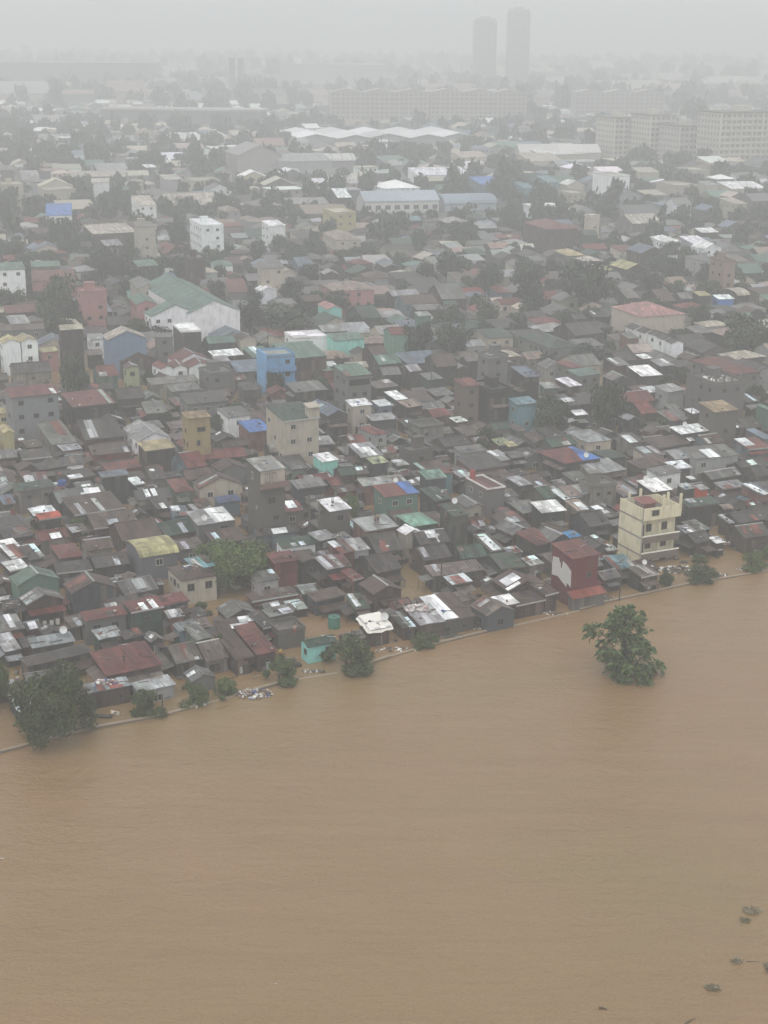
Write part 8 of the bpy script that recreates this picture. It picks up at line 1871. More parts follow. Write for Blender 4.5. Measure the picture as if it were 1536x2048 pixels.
-260 3698 20;-504 3700 16;233 3702 12;-723 3703 20;-787 3711 16;342 3711 15;176 3713 12;-877 3717 14;421 3717 17;-483 3718 15;-753 3718 20;-413 3719 13;-364 3727 16;978 3729 15;-942 3730 16;-540 3732 18
768 3735 19;-65 3735 18;491 3736 12;-997 3737 13;143 3739 17;634 3741 18;-326 3741 16;1000 3744 17;454 3745 13;856 3750 13;-195 3754 12;81 3757 17;783 3759 14;491 3759 12;-484 3764 17;-514 3765 18
-721 3768 15;-178 3768 19;318 3773 14;-20 3773 18;-881 3773 20;-1033 3774 12;-759 3775 17;953 3776 13;802 3778 16;277 3784 17;-116 3786 16;-289 3787 12;598 3789 15;-371 3789 16;-848 3791 19;-432 3791 17
208 3792 15;641 3794 14;-914 3797 16
'''
BANK = [(-56.86,146.94), (-44.30,154.50), (-34.95,160.78), (-27.02,164.49), (-22.70,167.70), (-18.27,170.87), (-10.96,175.75), (-4.16,178.74), (0.97,183.12), (5.48,186.45), (14.52,192.16), (28.67,200.61), (33.32,204.11), (46.20,211.52), (60.31,218.06), (85.57,231.88)]
CLEAR = [(4.5,214.8,4.0), (5.5,208.3,4.0), (6.9,204.2,2.5), (-25.4,202.5,5.0), (-22.7,204.6,3.0), (-7.5,194.2,5.0), (-5.3,192.1,3.0), (-76.1,289.7,4.0), (-29.5,320.8,4.0), (-8.7,189.6,3.0), (44.6,220.3,3.0), (-33.8,165.4,5.0), (52.1,218.2,5.0), (57.9,223.0,4.0), (-9.9,185.3,3.0), (11.6,193.7,3.0)]

NEAR_WORDS = ['nearest'] + [w + ' nearest' for w in 'second third fourth fifth sixth seventh eighth ninth tenth eleventh twelfth thirteenth fourteenth'.split()]
def spell(code, roof='', shape='', cat=''):
    """write a label out in full: '=s' stands for size, roof and kind, '#n' for the rank, '@rk' for the landmark it is told by"""
    if '@' not in code: return code
    head, tail = code.split('@'); rank = ''
    if '#' in head: head, k = head.split('#'); rank = ', ' + NEAR_WORDS[int(k)]
    if head.startswith('='): head = dict(s='small ', w='wide ', m='')[head[1]] + f'{ROOF_WORDS[roof]} {SHAPE_WORDS[shape]}-roofed {cat}'
    return head + rank + dict(b=' behind ', f=' before ', l=' left of ', r=' right of ')[tail[0]] + REFS[int(tail[1:])]

# ------------------------------------------------------------------ ground and water
def water_mat():
    m = N('muddy_water'); tc = m.n('TexCoord').outputs['Object']
    a = m.ramp(m.noise(m.mapping(tc, (0.7, 1.3, 1)), 0.017, 5), 0.4, 0.6); b = m.ramp(m.noise(m.mapping(tc, (1, 2.5, 1)), 0.05, 4), 0.35, 0.7)
    c = m.mix(a, (0.243, 0.148, 0.072), (0.215, 0.15, 0.066))
    c = m.mix(m.math('MULTIPLY', b, 0.35), c, (0.262, 0.17, 0.086))
    sm = m.n('Mapping'); sm.inputs['Rotation'].default_value = (0, 0, R(-27)); sm.inputs['Scale'].default_value = (0.05, 0.55, 1); m.l(tc, sm.inputs[0])
    sk = m.noise(sm.outputs[0], 1.0, 6); sk.node.inputs['Distortion'].default_value = 1.2; c = m.mix(m.math('MULTIPLY', m.ramp(sk, 0.5, 0.72), 0.3), c, (0.19, 0.115, 0.052)); c = m.mix(m.math('MULTIPLY', m.ramp(sk, 0.46, 0.25), 0.25), c, (0.29, 0.195, 0.11))
    rp = m.noise(m.mapping(tc, (0.6, 1.0, 1)), 1.1, 5); rp.node.inputs['Distortion'].default_value = 0.8; rq = m.noise(m.mapping(tc, (0.7, 1.0, 1)), 0.2, 4); rq.node.inputs['Distortion'].default_value = 1.0
    rs = m.noise(m.mapping(tc, (0.6, 1.0, 1)), 4.5, 3)
    spk = m.noise(tc, 3.2, 2); c = m.mix(1.0, c, grey(m.math('ADD', m.math('MULTIPLY', spk, 0.36), 0.82), m), 'MULTIPLY')
    hgt = m.math('ADD', m.math('ADD', m.math('MULTIPLY', rp, 0.6), rq), m.math('MULTIPLY', rs, 0.3))
    fleck = m.ramp(m.noise(m.mapping(tc, (0.25, 1.0, 1)), 0.9, 6), 0.66, 0.74); c = m.mix(m.math('MULTIPLY', fleck, 0.22), c, (0.12, 0.08, 0.04))
    bp = m.n('Bump'); bp.inputs['Strength'].default_value = 0.9; bp.inputs['Distance'].default_value = 0.4; m.l(hgt, bp.inputs['Height'])
    m.setb(Base_Color=c, Roughness=0.27, IOR=1.4, Specular_IOR_Level=0.6, Normal=bp.outputs[0]); return m.m
def ground_mat():
    m = N('wet_ground'); tc = m.n('TexCoord').outputs['Object']
    c = m.mix(m.ramp(m.noise(tc, 0.06, 5), 0.35, 0.65), (0.075, 0.07, 0.06), (0.13, 0.12, 0.1))
    c = m.mix(m.math('MULTIPLY', m.ramp(m.noise(tc, 0.02, 4), 0.5, 0.6), 0.7), c, (0.045, 0.06, 0.035))
    m.setb(Base_Color=c, Roughness=0.6); return m.m
wm = MB(); wm.add([(-900, -40, 0), (900, -40, 0), (900, 520, 0), (-900, 520, 0)], [(0, 1, 2, 3)])
tag(obj('river_water', wm.mesh('river_water', water_mat())), 'muddy brown flood water of the swollen river and lanes', kind='structure')
gm = MB(); nx, ny = 60, 70; random.seed(3)
ys = [300 + 5700 * (j / ny) ** 2.2 for j in range(ny + 1)]
for j in range(ny + 1):
    for i in range(nx + 1):
        x = -1500 + 3000 * i / nx; t = min(max((ys[j] - 320) / 120, 0), 1)
        z = -0.6 + 1.1 * t * t * (3 - 2 * t) + random.uniform(-.12, .12)
        gm.v.append((x * (0.35 + 0.65 * min(1, ys[j] / 1500)), ys[j], z))
for j in range(ny):
    for i in range(nx):
        a = j * (nx + 1) + i; gm.f.append((a, a + 1, a + nx + 2, a + nx + 1)); gm.m.append(0)
tag(obj('ground', gm.mesh('ground', ground_mat())), 'wet grey ground of the city rising out of the flood', kind='structure')

# ------------------------------------------------------------------ houses
def roof_polys(t, w, d, h):
    a, b = w / 2, d / 2
    if t == 'm': r = PITCH['m'] * d; return [[(-a,-b,h),(a,-b,h),(a,b,h+r),(-a,b,h+r)]]
    if t == 'gu': r = PITCH['g'] * b; return [[(-a,-b,h),(a,-b,h),(a,0,h+r),(-a,0,h+r)], [(-a,0,h+r),(a,0,h+r),(a,b,h),(-a,b,h)]]
    if t == 'gv': r = PITCH['g'] * a; return [[(-a,b,h),(-a,-b,h),(0,-b,h+r),(0,b,h+r)], [(0,b,h+r),(0,-b,h+r),(a,-b,h),(a,b,h)]]
    if t in ('hu', 'hv'):
        m = min(a, b) * .98; r = PITCH['h'] * m; e = [(-a,-b,h),(a,-b,h),(a,b,h),(-a,b,h)]
        if t == 'hv': p, q = (0,-b*.45,h+r), (0,b*.45,h+r); return [[e[0],e[1],p],[e[1],e[2],q,p],[e[2],e[3],q],[e[3],e[0],p,q]]
        if w >= d: p, q = (-a+m,0,h+r), (a-m,0,h+r); return [[e[0],e[1],q,p],[e[1],e[2],q],[e[2],e[3],p,q],[e[3],e[0],p]]
        p, q = (0,-b+m,h+r), (0,b-m,h+r); return [[e[0],e[1],p],[e[1],e[2],q,p],[e[2],e[3],q],[e[3],e[0],p,q]]
    if t == 'bu':
        r = PITCH['b'] * b * 1.1; n = 8; pts = [(-math.cos(math.pi*i/n)*b, h + r*math.sin(math.pi*i/n)) for i in range(n+1)]
        return [[(-a,pts[i][0],pts[i][1]),(a,pts[i][0],pts[i][1]),(a,pts[i+1][0],pts[i+1][1]),(-a,pts[i+1][0],pts[i+1][1])] for i in range(n)]
    if t == 'bv':
        r = PITCH['b'] * a * 1.1; n = 8; pts = [(-math.cos(math.pi*i/n)*a, h + r*math.sin(math.pi*i/n)) for i in range(n+1)]
        return [[(pts[i][0],b,pts[i][1]),(pts[i][0],-b,pts[i][1]),(pts[i+1][0],-b,pts[i+1][1]),(pts[i+1][0],b,pts[i+1][1])] for i in range(n)]
def wall_mb(t, w, d, h, s, z0=-1.0):
    a, b = w / 2 - s, d / 2 - s; m = MB(); e = .03
    if t == 'm':
        zf = h + PITCH['m'] * s - .08; zb = h + PITCH['m'] * (d - s) - .08
        tops = (zf, zf, zb, zb)
    else: tops = (h - .08,) * 4
    c = [(-a,-b),(a,-b),(a,b),(-a,b)]
    m.add([(x,y,z0) for x,y in c] + [(x,y,z) for (x,y),z in zip(c,tops)], [(0,1,5,4),(1,2,6,5),(2,3,7,6),(3,0,4,7),(4,5,6,7),(3,2,1,0)])
    if t == 'gu': r = h + PITCH['g'] * (d/2) - .1; m.add([(-a,-b,h-.08),(-a,b,h-.08),(-a,0,r),(a,-b,h-.08),(a,b,h-.08),(a,0,r)], [(0,2,1),(3,4,5)])
    if t == 'gv': r = h + PITCH['g'] * (w/2) - .1; m.add([(-a,-b,h-.08),(a,-b,h-.08),(0,-b,r),(-a,b,h-.08),(a,b,h-.08),(0,b,r)], [(0,1,2),(3,5,4)])
    if t in ('bu', 'bv'):
        for p in roof_polys(t, 2*a, 2*b, h - .1):
            pass
        n = 8; L = b if t == 'bu' else a; r = PITCH['b'] * L * 1.1 - .05
        arc = [(-math.cos(math.pi*i/n)*L, h - .1 + r*math.sin(math.pi*i/n)) for i in range(n+1)]
        if t == 'bu':
            m.add([(-a,y,z) for y,z in arc], [tuple(range(n+1))[::1]]); m.add([(a,y,z) for y,z in arc], [tuple(range(n,-1,-1))])
        else:
            m.add([(x,-b,z) for x,z in arc], [tuple(range(n,-1,-1))]); m.add([(x,b,z) for x,z in arc], [tuple(range(n+1))])
    return m
def jit(c, rng, k=.12):
    f = 1 + rng.uniform(-k, k); return tuple(min(.9, max(.01, x * f * (1 + rng.uniform(-k, k) * .35))) for x in c)
def roof_pt(t, w, d, h, x, y):
    """height and tilt of the visible roof plane at local x, y"""
    if t == 'm': return h + PITCH['m'] * (y + d/2), (math.atan(PITCH['m']), 0, 0)
    if t == 'gu': return h + PITCH['g'] * (d/2 - abs(y)), (math.atan(PITCH['g']) * (1 if y < 0 else -1), 0, 0)
    if t == 'gv': return h + PITCH['g'] * (w/2 - abs(x)), (0, math.atan(PITCH['g']) * (-1 if x < 0 else 1), 0)
    return h, (0, 0, 0)
def add_sheet(root, t, w, d, h, x, y, sx, sy, c, lift):
    z, rot = roof_pt(t, w, d, h, x, y)
    return obj('roof_sheet', UB, root, (x, y, z + lift), rot, (sx, sy, .03), c)
def add_windows(root, rng, t, w, d, h, s, faces, size, mesh, prob=1.0, gap=2.5, zmin=.4, split=False):
    n = max(1, int((h + .6) / 2.9))
    for face in faces:
        L = w if face == 0 else d
        k = max(1, int((L - .8) / gap))
        for st in range(n):
            z = h - 1.35 - 2.9 * st
            if z < zmin: continue
            for i in range(k):
                if rng.random() > prob: continue
                u = (i + .5) * (L - .8) / k - (L - .8) / 2 + rng.uniform(-.15, .15)
                if face == 0: window(mesh, root, (u, -(d/2 - s), z), None, (size[0], 1, size[1]), split)
                else: window(mesh, root, (-(w/2 - s), u, z), (0, 0, R(-90)), (size[0], 1, size[1]), split)
NI = [0]; ALLH = []
def house(line):
    spec, opts, label = line.split('|'); p = spec.split()
    X, Y, w, d, yaw, h = [float(q) for q in p[:6]]; t, rc, wc = p[6:9]; name = KINDS[int(p[9])]
    NI[0] += 1; rng = random.Random(NI[0] * 7 + 1)
    root = empty(name, (X, Y, 0), R(yaw))
    cat = dict(block_building='building', lean_to_shed='shed', tin_roof_shack='shack', tin_roof_house='house', concrete_house='concrete house')[name]
    grp = dict(block_building='taller buildings of the city', lean_to_shed='lean-to sheds between the shacks', tin_roof_shack='flooded shanty shacks', tin_roof_house='tin roofed houses of the settlement', concrete_house='concrete houses of the settlement')[name]
    label = spell(label, rc, t, cat); tag(root, label, cat, grp)
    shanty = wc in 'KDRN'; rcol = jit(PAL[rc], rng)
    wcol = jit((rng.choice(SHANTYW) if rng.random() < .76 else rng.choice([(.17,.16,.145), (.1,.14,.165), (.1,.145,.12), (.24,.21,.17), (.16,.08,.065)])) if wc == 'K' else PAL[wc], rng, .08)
    s = .22 if t not in 'fp' else .0
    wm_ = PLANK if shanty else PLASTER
    special = label.split(' ')[0] + ' ' + ' '.join(label.split(' ')[1:4])
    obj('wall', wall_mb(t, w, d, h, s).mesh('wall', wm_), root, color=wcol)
    a, b = w/2, d/2
    if t in ('f', 'p'):
        m = MB().box(-a-.12, -b-.12, h-.078, a+.12, b+.12, h+.12)
        obj('roof', m.mesh('roof', SHEET), root, color=rcol)
        pc = wcol if t == 'f' else (.72,.72,.7); ph = .55 if t == 'f' else .4
        pm = MB(); q = .16
        pm.box(-a-.1,-b-.1,h+.121,a+.1,-b-.1+q,h+ph).box(-a-.1,b+.1-q,h+.121,a+.1,b+.1,h+ph).box(-a-.1,-b-.1+q+.002,h+.121,-a-.1+q,b+.1-q-.002,h+ph).box(a+.1-q,-b-.1+q+.002,h+.121,a+.1,b+.1-q-.002,h+ph)
        obj('parapet', pm.mesh('parapet', PLASTER), root, color=pc)
        if t == 'f' and Y < 700 and rng.random() < .6:
            ux = rng.uniform(-a*.4, a*.4); uy = rng.uniform(0, b*.5)
            hx, hy = min(1.3, a*.4), min(1.2, b*.4)
            obj('stair_hut', MB().box(ux-hx,uy-hy,h+.121,ux+hx,uy+hy,h+2.1).box(ux-hx-.15,uy-hy-.15,h+2.101,ux+hx+.15,uy+hy+.15,h+2.2).mesh('stair_hut', PLASTER), root, color=wcol)
    else:
        polys = roof_polys(t, w, d, h); mt = TINV if t in ('gv', 'bv') else TIN
        ro = obj('roof', MB().slab(polys, .07).mesh('roof', mt), root, color=rcol)
        if t in ('gu', 'gv') and (Y < 420):
            rz = h + PITCH['g'] * (b if t == 'gu' else a)
            cc = jit(PAL['L'] if rng.random() < .3 else rcol, rng, .25)
            cap = MB().box(-a, -.16, rz-.06, a, .16, rz+.04) if t == 'gu' else MB().box(-.16, -b, rz-.06, .16, b, rz+.04)
            obj('ridge_cap', cap.mesh('ridge_cap', CLOTH), root, color=cc)
        if t == 'm' and Y < 330 and rng.random() < .5:
            fc = jit(rng.choice([(.09,.08,.07), (.4,.4,.39), (.2,.19,.18), (.12,.1,.09)]), rng)
            obj('fascia', MB().box(-a, -b-.03, h-.2, a, -b-.001, h+.02).mesh('fascia', CLOTH), root, color=fc)
    # loose and patched sheets
    ns, nw = 0, 0
    for q in opts.split():
        if q[0] == 's': ns = int(q[1])
        if q[0] == 'w': nw = int(q[1])
    if not opts and t in ('m', 'gu', 'gv') and rc not in 'WYBXJ':
        ns = rng.choice([1, 2, 2, 3, 4]) if Y < 260 else (rng.choice([0, 1, 2]) if Y < 360 else 0)
        if Y < 300 and rng.random() < .1: nw = 1
    if t in ('m', 'gu', 'gv'):
        for i in range(ns + nw):
            white = i >= ns; k = rng.choice([.85, .85, 1.7, 2.5]) if white else rng.choice([.85, .85, 1.7])
            if t == 'gv': sx = a * rng.uniform(.5, .96); sy = min(k, d * .45); y = rng.uniform(-b + sy/2, b - sy/2); sg = -1 if rng.random() < .7 else 1; x = sg * (sx/2 if rng.random() < .5 else a - sx/2)
            else:
                sx = min(k, w * .5); x = rng.uniform(-a + sx/2, a - sx/2); L = d if t == 'm' else b; sy = L * rng.uniform(.4, .97); top = rng.random() < .5
                y = (b - sy/2 if top else -b + sy/2) if t == 'm' else (-sy/2 if top else -b + sy/2)
            q = rng.random()
            if white: c = jit((.78,.8,.81), rng, .06)
            elif q < .6: f_ = rng.uniform(.5, 1.6); c = tuple(min(.6, v * f_) for v in rcol)
            elif q < .88: c = jit(rng.choice(SHEETC[2:]), rng, .2)
            else: c = jit(rng.choice(SHEETC[:3]), rng, .2)
            add_sheet(root, t, w, d, h, x, y, sx, sy, c, .012 + .006 * i)
        if Y < 235 and t == 'm':
            for i in range(rng.choice([0, 1, 1, 2])):
                x = rng.uniform(-a*.7, a*.7); y = rng.uniform(-b*.6, b*.6); z, rot = roof_pt(t, w, d, h, x, y)
                o = obj('timber_batten', UBC, root, (x, y, z + .06), (rot[0], 0, rng.uniform(-.6, .6)), (min(w*.5, rng.uniform(1.2, 2.6)), .09, .08), jit(rng.choice([(.09,.07,.055), (.3,.28,.25), (.16,.13,.1)]), rng))
    if 'b1' in opts: add_sheet(root, t, w, d, h, a*.66, 0, w*.34, d*.995, PAL['B'], .02)
    if 'b2' in opts:
        Q_ = roof_polys(t, w, d, h); mid_ = lambda u, v: tuple((i + j) / 2 for i, j in zip(u, v)); f0 = Q_[0]
        q = [[mid_(f0[0], f0[1]), f0[1], f0[2]] + ([mid_(f0[2], f0[3])] if len(f0) == 4 else []), Q_[1]]
        q = [[(x, y, z + .03) for x, y, z in f] for f in q]
        obj('painted_slope', MB().slab(q, .025).mesh('painted_slope', TIN), root, color=PAL['B'])
    if shanty and Y < 330 and h > 1.9 and 'n' not in opts.split() and rng.random() < .8:
        for side in ((0,), (1,), (0, 1))[rng.randrange(3)]:
            L = w if side == 0 else d; aw = rng.uniform(.55, .95) * L; ad = rng.uniform(.9, 2.0); z = h * rng.uniform(.55, .85); u = rng.uniform(-.5, .5) * (L - aw)
            c = jit(rng.choice([PAL[q] for q in 'KDFGRFK'] + [rcol]), rng, .2); dz = rng.uniform(.15, .4)
            am = MB().slab([[(-aw/2,-ad,z-dz),(aw/2,-ad,z-dz-rng.uniform(0,.15)),(aw/2,.1,z),(-aw/2,.1,z+rng.uniform(0,.1))]], .05).mesh('awning', TIN)
            if side == 0: obj('awning', am, root, (u, -(b-s), 0), color=c)
            else: obj('awning', am, root, (-(a-s), u, 0), (0, 0, R(-90)), color=c)
            px = MB()
            for q in (-aw/2+.1, aw/2-.1): px.tube((q,-ad+.1,-1), (q,-ad+.1,z-dz-.1), .04, n=4)
            if side == 0: obj('awning_post', px.mesh('awning_post', WOOD), root, (u, -(b-s), 0))
            else: obj('awning_post', px.mesh('awning_post', WOOD), root, (-(a-s), u, 0), (0, 0, R(-90)))
    # openings
    if 'n' not in opts.split():
        mesh = WINW if (wc in 'WVLYMT' or rng.random() < .3) else WIN
        if shanty:
            if Y < 420: add_windows(root, rng, t, w, d, h, s, (0, 1) if Y < 300 else (0,), (.75, .62), WIN, .6, 2.2)
        elif Y < 700:
            add_windows(root, rng, t, w, d, h, s, (0, 1), (1.1, 1.0), mesh, .8, 2.6 if Y < 400 else 3.0, split=Y < 340)
    if shanty and Y < 232 and h > 1.8:
        for i in range(rng.choice([1, 2, 3])):
            pw, ph = rng.uniform(.7, 1.6), rng.uniform(.8, 1.5); ph = min(ph, h - .6); z = rng.uniform(.05, max(.1, h - ph - .4)); c = jit(rng.choice(SHANTYW + SHEETC[1:4]), rng, .2)
            if rng.random() < .55:
                if w > pw + .8: obj('wall_panel', UBW, root, (rng.uniform(-a+pw/2+.3, a-pw/2-.3), -(b-s)-.012*(i+1), z), None, (pw, .02, ph), c)
            elif d > pw + .8: obj('wall_panel', UBW, root, (-(a-s)-.012*(i+1), rng.uniform(-b+pw/2+.3, b-pw/2-.3), z), (0,0,R(90)), (pw, .02, ph), c)
        if rng.random() < .5 and w > 2.4: obj('door', DOOR, root, (rng.uniform(-a+.9, a-.9), -(b-s)-.05, -.3), None, (.85, 1, 1.7))
    e_ = dict(w=w, d=d, h=h, t=t, X=X, Y=Y, yaw=R(yaw)); ALLH.append(e_)
    return dict(root=root, w=w, d=d, h=h, t=t, s=s, X=X, Y=Y, yaw=R(yaw), label=label)
BY = {}
for ln in HOUSES.strip().split('\n'):
    e = house(ln); BY[e['label'][:34]] = e
def find(start):
    return next(e for k, e in BY.items() if e['label'].startswith(start))
def to_world(e, x, y, z=None):
    if z is None: z = roof_pt(e['t'], e['w'], e['d'], e['h'], x, y)[0]
    c, s = math.cos(e['yaw']), math.sin(e['yaw']); return (e['X'] + x*c - y*s, e['Y'] + x*s + y*c, z)
def front_win(e, u, z, sx, sz, mesh=WINW): window(mesh, e['root'], (u * e['w'], -(e['d']/2 - e['s']) - .012, z), None, (sx, 1, sz), True)
def side_win(e, u, z, sx, sz, mesh=WINW): window(mesh, e['root'], (-(e['w']/2 - e['s']) - .012, u * e['d'], z), (0, 0, R(-90)), (sx, 1, sz), True)
# details of singled-out houses
e = find('small turquoise house'); front_win(e, .22, e['h']-1.0, 1.0, .95, WIN); side_win(e, -.1, e['h']-1.0, .8, .8, WIN)
e = find('two-tone zinc'); add_sheet(e['root'], e['t'], e['w'], e['d'], e['h'], e['w']*.22, 0, e['w']*.5, e['d']*.97, (.74,.75,.75), .014); front_win(e, .2, e['h']-1.2, 1.4, 1.0, WIN)
e = find('cream stucco house'); front_win(e, -.22, e['h']-1.3, 1.1, 1.1, WIN); front_win(e, .25, e['h']-1.3, 1.1, 1.1, WIN); side_win(e, 0, e['h']-1.3, 1.0, 1.0, WIN)
e = find('house with curved pale yellow'); front_win(e, .0, e['h']-1.2, 1.2, 1.1)
e = find('tall red house with torn'); a, b, h = e['w']/2, e['d']/2, e['h']
ts = MB(); x = -(a - .22) - .04
def yz(P): return [(x, y, z) for y, z in P]
prof0 = [(-b*.9, 3.5), (-b*.55, 3.9), (-b*.5, 3.2), (b*.3, 4.2), (b*.84, 4.0), (b*.86, 5.6), (b*.8, 6.9), (b*.25, 7.1), (b*.2, 6.6), (b*.1, 6.5), (b*.06, 5.7), (-b*.04, 5.8), (-b*.1, 6.9), (-b*.5, 6.6), (-b*.88, 6.0)]
prof = [(y, z - 8 + e['h']) for y, z in prof0]; n = len(prof); ts.add(yz(prof) + [(x-.03, y, z) for y, z in prof], [tuple(range(n)), tuple(range(2*n-1, n-1, -1))] + [((i+1) % n, i, n+i, n+(i+1) % n) for i in range(n)])
obj('torn_sheet', ts.mesh('torn_sheet', CLOTH), e['root'], color=(.5,.49,.47))
sk = MB().slab([[(-a-.6,-b-1.5,2.0),(a+.5,-b-1.5,2.0),(a+.5,-b+.2,2.6),(-a-.6,-b+.2,2.6)]], .07); obj('skirt_roof', sk.mesh('skirt_roof', TIN), e['root'], color=(.23,.06,.045))
obj('porch_wall', MB().box(-a-.3,-b-1.2,-1,a+.2,-b-1.1,1.98).box(-a-.3,-b-1.098,-1,-a-.2,-b+.1,2.0).mesh('porch_wall', PLANK), e['root'], color=(.11,.105,.1))
front_win(e, .15, h-3.0, .8, .8, WIN)
e = find('bright blue three-storey'); a, b, h = e['w']/2, e['d']/2, e['h']
obj('fin_wall', MB().box(-a-.45,-b-.5,-1,-a-.05,b*.6,h+.9).mesh('fin_wall', PLASTER), e['root'], color=(.17,.37,.62))
for z in (h-3.4, h-6.8): obj('balcony', MB().box(-a+.2,-b-1.0,z,a,-b-.002,z+.2).box(-a+.2,-b-1.0,z+.2,a,-b-.87,z+1.15).mesh('balcony', PLASTER), e['root'], color=(.13,.27,.48))
e = find('cream three-storey block with dark'); a, b, h = e['w']/2, e['d']/2, e['h']
obj('end_gable', MB().box(a-2.2,-b+.05,h+.02,a-.1,-b+2.2,h+2.0).slab([[(a-2.5,-b-.2,h+2.1),(a+.1,-b-.2,h+2.1),(a+.1,-b+2.5,h+2.5),(a-2.5,-b+2.5,h+2.5)]], .08).mesh('end_gable', PLASTER), e['root'], color=PAL['V'])
e = find('tall unfinished grey concrete tower'); a, b, h = e['w']/2, e['d']/2, e['h']
obj('top_room', MB().box(-a+.2,-b+.17,h-2.3,a-.2,-b+.215,h-.1).mesh('top_room', PLASTER), e['root'], color=(.42,.37,.31))
obj('balcony', MB().box(-a,-b-.7,h-2.9,a,-b+.2,h-2.7).box(-a,-b-.7,h-2.698,a,-b-.6,h-1.9).mesh('balcony', PLASTER), e['root'], color=(.2,.13,.11))
for ux, uz, ws_, hs_ in ((-.2, h-1.3, .9, 1.5), (.05, h-1.4, .7, 1.7), (-.05, h-5.2, 1.5, 1.1), (.1, h-8.2, 1.1, .9)): front_win(e, ux, uz, ws_, hs_, WIN)
side_win(e, .1, h-1.5, .6, 1.2); side_win(e, -.15, h-6.5, .5, .5)
e = find('narrow ochre'); h = e['h']; front_win(e, .08, h-2.3, 1.7, .9, WIN); front_win(e, -.05, h-4.9, .7, 1.1, WIN); side_win(e, -.05, h-2.6, .6, .9, WIN); side_win(e, .2, h-5.0, .6, 1.2, WIN); side_win(e, -.25, h-5.1, .6, 1.0, WIN)
e = find('unfinished grey concrete block'); a, b, h = e['w']/2, e['d']/2, e['h']
for i in range(4):
    for j in (0, 1): obj('column_stub', MB().box(-.18,-.18,0,.18,.18,1.5).mesh('column_stub', CONC), e['root'], (-a*.85 + i*a*.56, (-b*.8, b*.8)[j], h+.12))
e = find('grey two-storey house with open'); a, b, h = e['w']/2, e['d']/2, e['h']
obj('porch_shade_panel', MB().box(-a*.8,-b-.1+.2,h-2.2,a*.8,-b+.26,h-.9).mesh('porch_shade_panel', GLASS), e['root'])  # solid dark panel on the wall stands in for the porch's shade
e = find('waterside hut covered'); a, b, h = e['w']/2, e['d']/2, e['h']
tp = MB(); g = 7; rng = random.Random(4); P = []
for j in range(g):
    for i in range(g):
        xx = -a-.25 + (2*a+.5)*i/(g-1); yy = -b-.2 + (2*b+.25)*j/(g-1); zz = h + .14*(yy+b) + .1 + rng.uniform(-.03,.03)
        if j == 0: zz -= .55 + rng.uniform(-.15,.2)
        elif i == 0: zz -= .55 + rng.uniform(-.15,.2)
        P.append((xx, yy, zz))
tp.add(P, [(j*g+i, j*g+i+1, (j+1)*g+i+1, (j+1)*g+i) for j in range(g-1) for i in range(g-1)])
to_ = obj('tarpaulin', tp.mesh('tarpaulin', CLOTH), e['root'], color=(.74,.72,.66)); sm = to_.modifiers.new('thick', 'SOLIDIFY'); sm.thickness = .03

# cream four-storey block
X0, Y0, BH, bw, bd = 40.48, 219.97, 9.4, 7.05, 6.37
cb = tag(empty('balcony_building', (X0, Y0, 0), R(25)), 'cream four-storey block with brown balcony fronts and column stubs on its roof', 'building')
CR = (.68,.63,.45); BR = (.16,.125,.1); GRB = (.3,.28,.25)
obj('wall', MB().box(.14, 1.1, -1, bw, bd, BH-1.9).mesh('wall', PLASTER), cb, color=CR)
obj('side_wall', MB().box(0, 0, -1, .138, bd, BH).mesh('side_wall', PLASTER), cb, color=CR)
obj('wall', MB().box(.14, 0, BH-2.1, bw+.25, .16, BH-.1).box(bw+.09,.162,BH-2.1,bw+.25,bd,BH-.3).box(.14,bd-.16,BH-1.898,bw+.088,bd-.002,BH-.2).mesh('parapet', PLASTER), cb, color=CR)
obj('roof', MB().box(.14,.162,BH-1.898,bw+.088,bd-.162,BH-1.6).mesh('roof', CONC), cb)
for z in (1.75, 4.55):
    obj('balcony', MB().box(.14,-.15,z-1.0,bw+.1,.0,z+.12).box(.14,.002,z-1.0,bw+.1,1.098,z-.85).mesh('balcony', PLASTER), cb, color=BR)
    obj('coping', MB().box(.1,-.22,z+.122,bw+.18,.08,z+.26).mesh('coping', CLOTH), cb, color=(.75,.73,.64))
    for x in (2.05, 5.0): window(WIN, cb, (x, 1.085, z+1.15), None, (1.05, 1, 1.3), True)
    obj('door', DOOR, cb, (.85, 1.08, z-.3), None, (.75, 1, 2.0))
    obj('column', MB().box(3.4,.3,z-.84,3.62,.52,z+1.8).mesh('column', PLASTER), cb, color=CR)
for x in (2.3, 5.1): window(WIN, cb, (x, 1.085, .35), None, (1.2, 1, .8), True)
window(WIN, cb, (2.4, -.012, BH-.95), None, (1.4, 1, .95), True)
for z in (BH-2.1, BH-4.9, BH-7.7): obj('floor_band', MB().box(-.03,-.03,z-.16,-.001,bd,z+.16).mesh('floor_band', PLASTER), cb, color=GRB)
obj('corner_column', MB().box(-.05,-.1,-1,.136,-.001,BH+.05).mesh('corner_column', PLASTER), cb, color=GRB)
for x, y, z in ((3.9,.1,2.2), (bw+.1,.1,2.0), (bw+.1,bd*.55,1.3), (3.7,bd-.2,1.5), (1.5,bd-.3,1.2)):
    obj('column_stub', MB().box(-.17,-.17,0,.17,.17,z+1.2).mesh('column_stub', PLASTER), cb, (x, y, BH-1.6), color=CR)
sh = obj('roof_hut', MB().box(1.6,2.4,BH-1.598,4.0,4.6,BH-.1).mesh('roof_hut', PLASTER), cb, color=(.22,.1,.085))
obj('hut_roof', MB().slab([[(1.3,2.0,BH-.05),(4.3,2.0,BH-.05),(4.3,4.9,BH+.3),(1.3,4.9,BH+.3)]], .07).mesh('hut_roof', TIN), sh, color=(.2,.06,.052))
rl = MB()
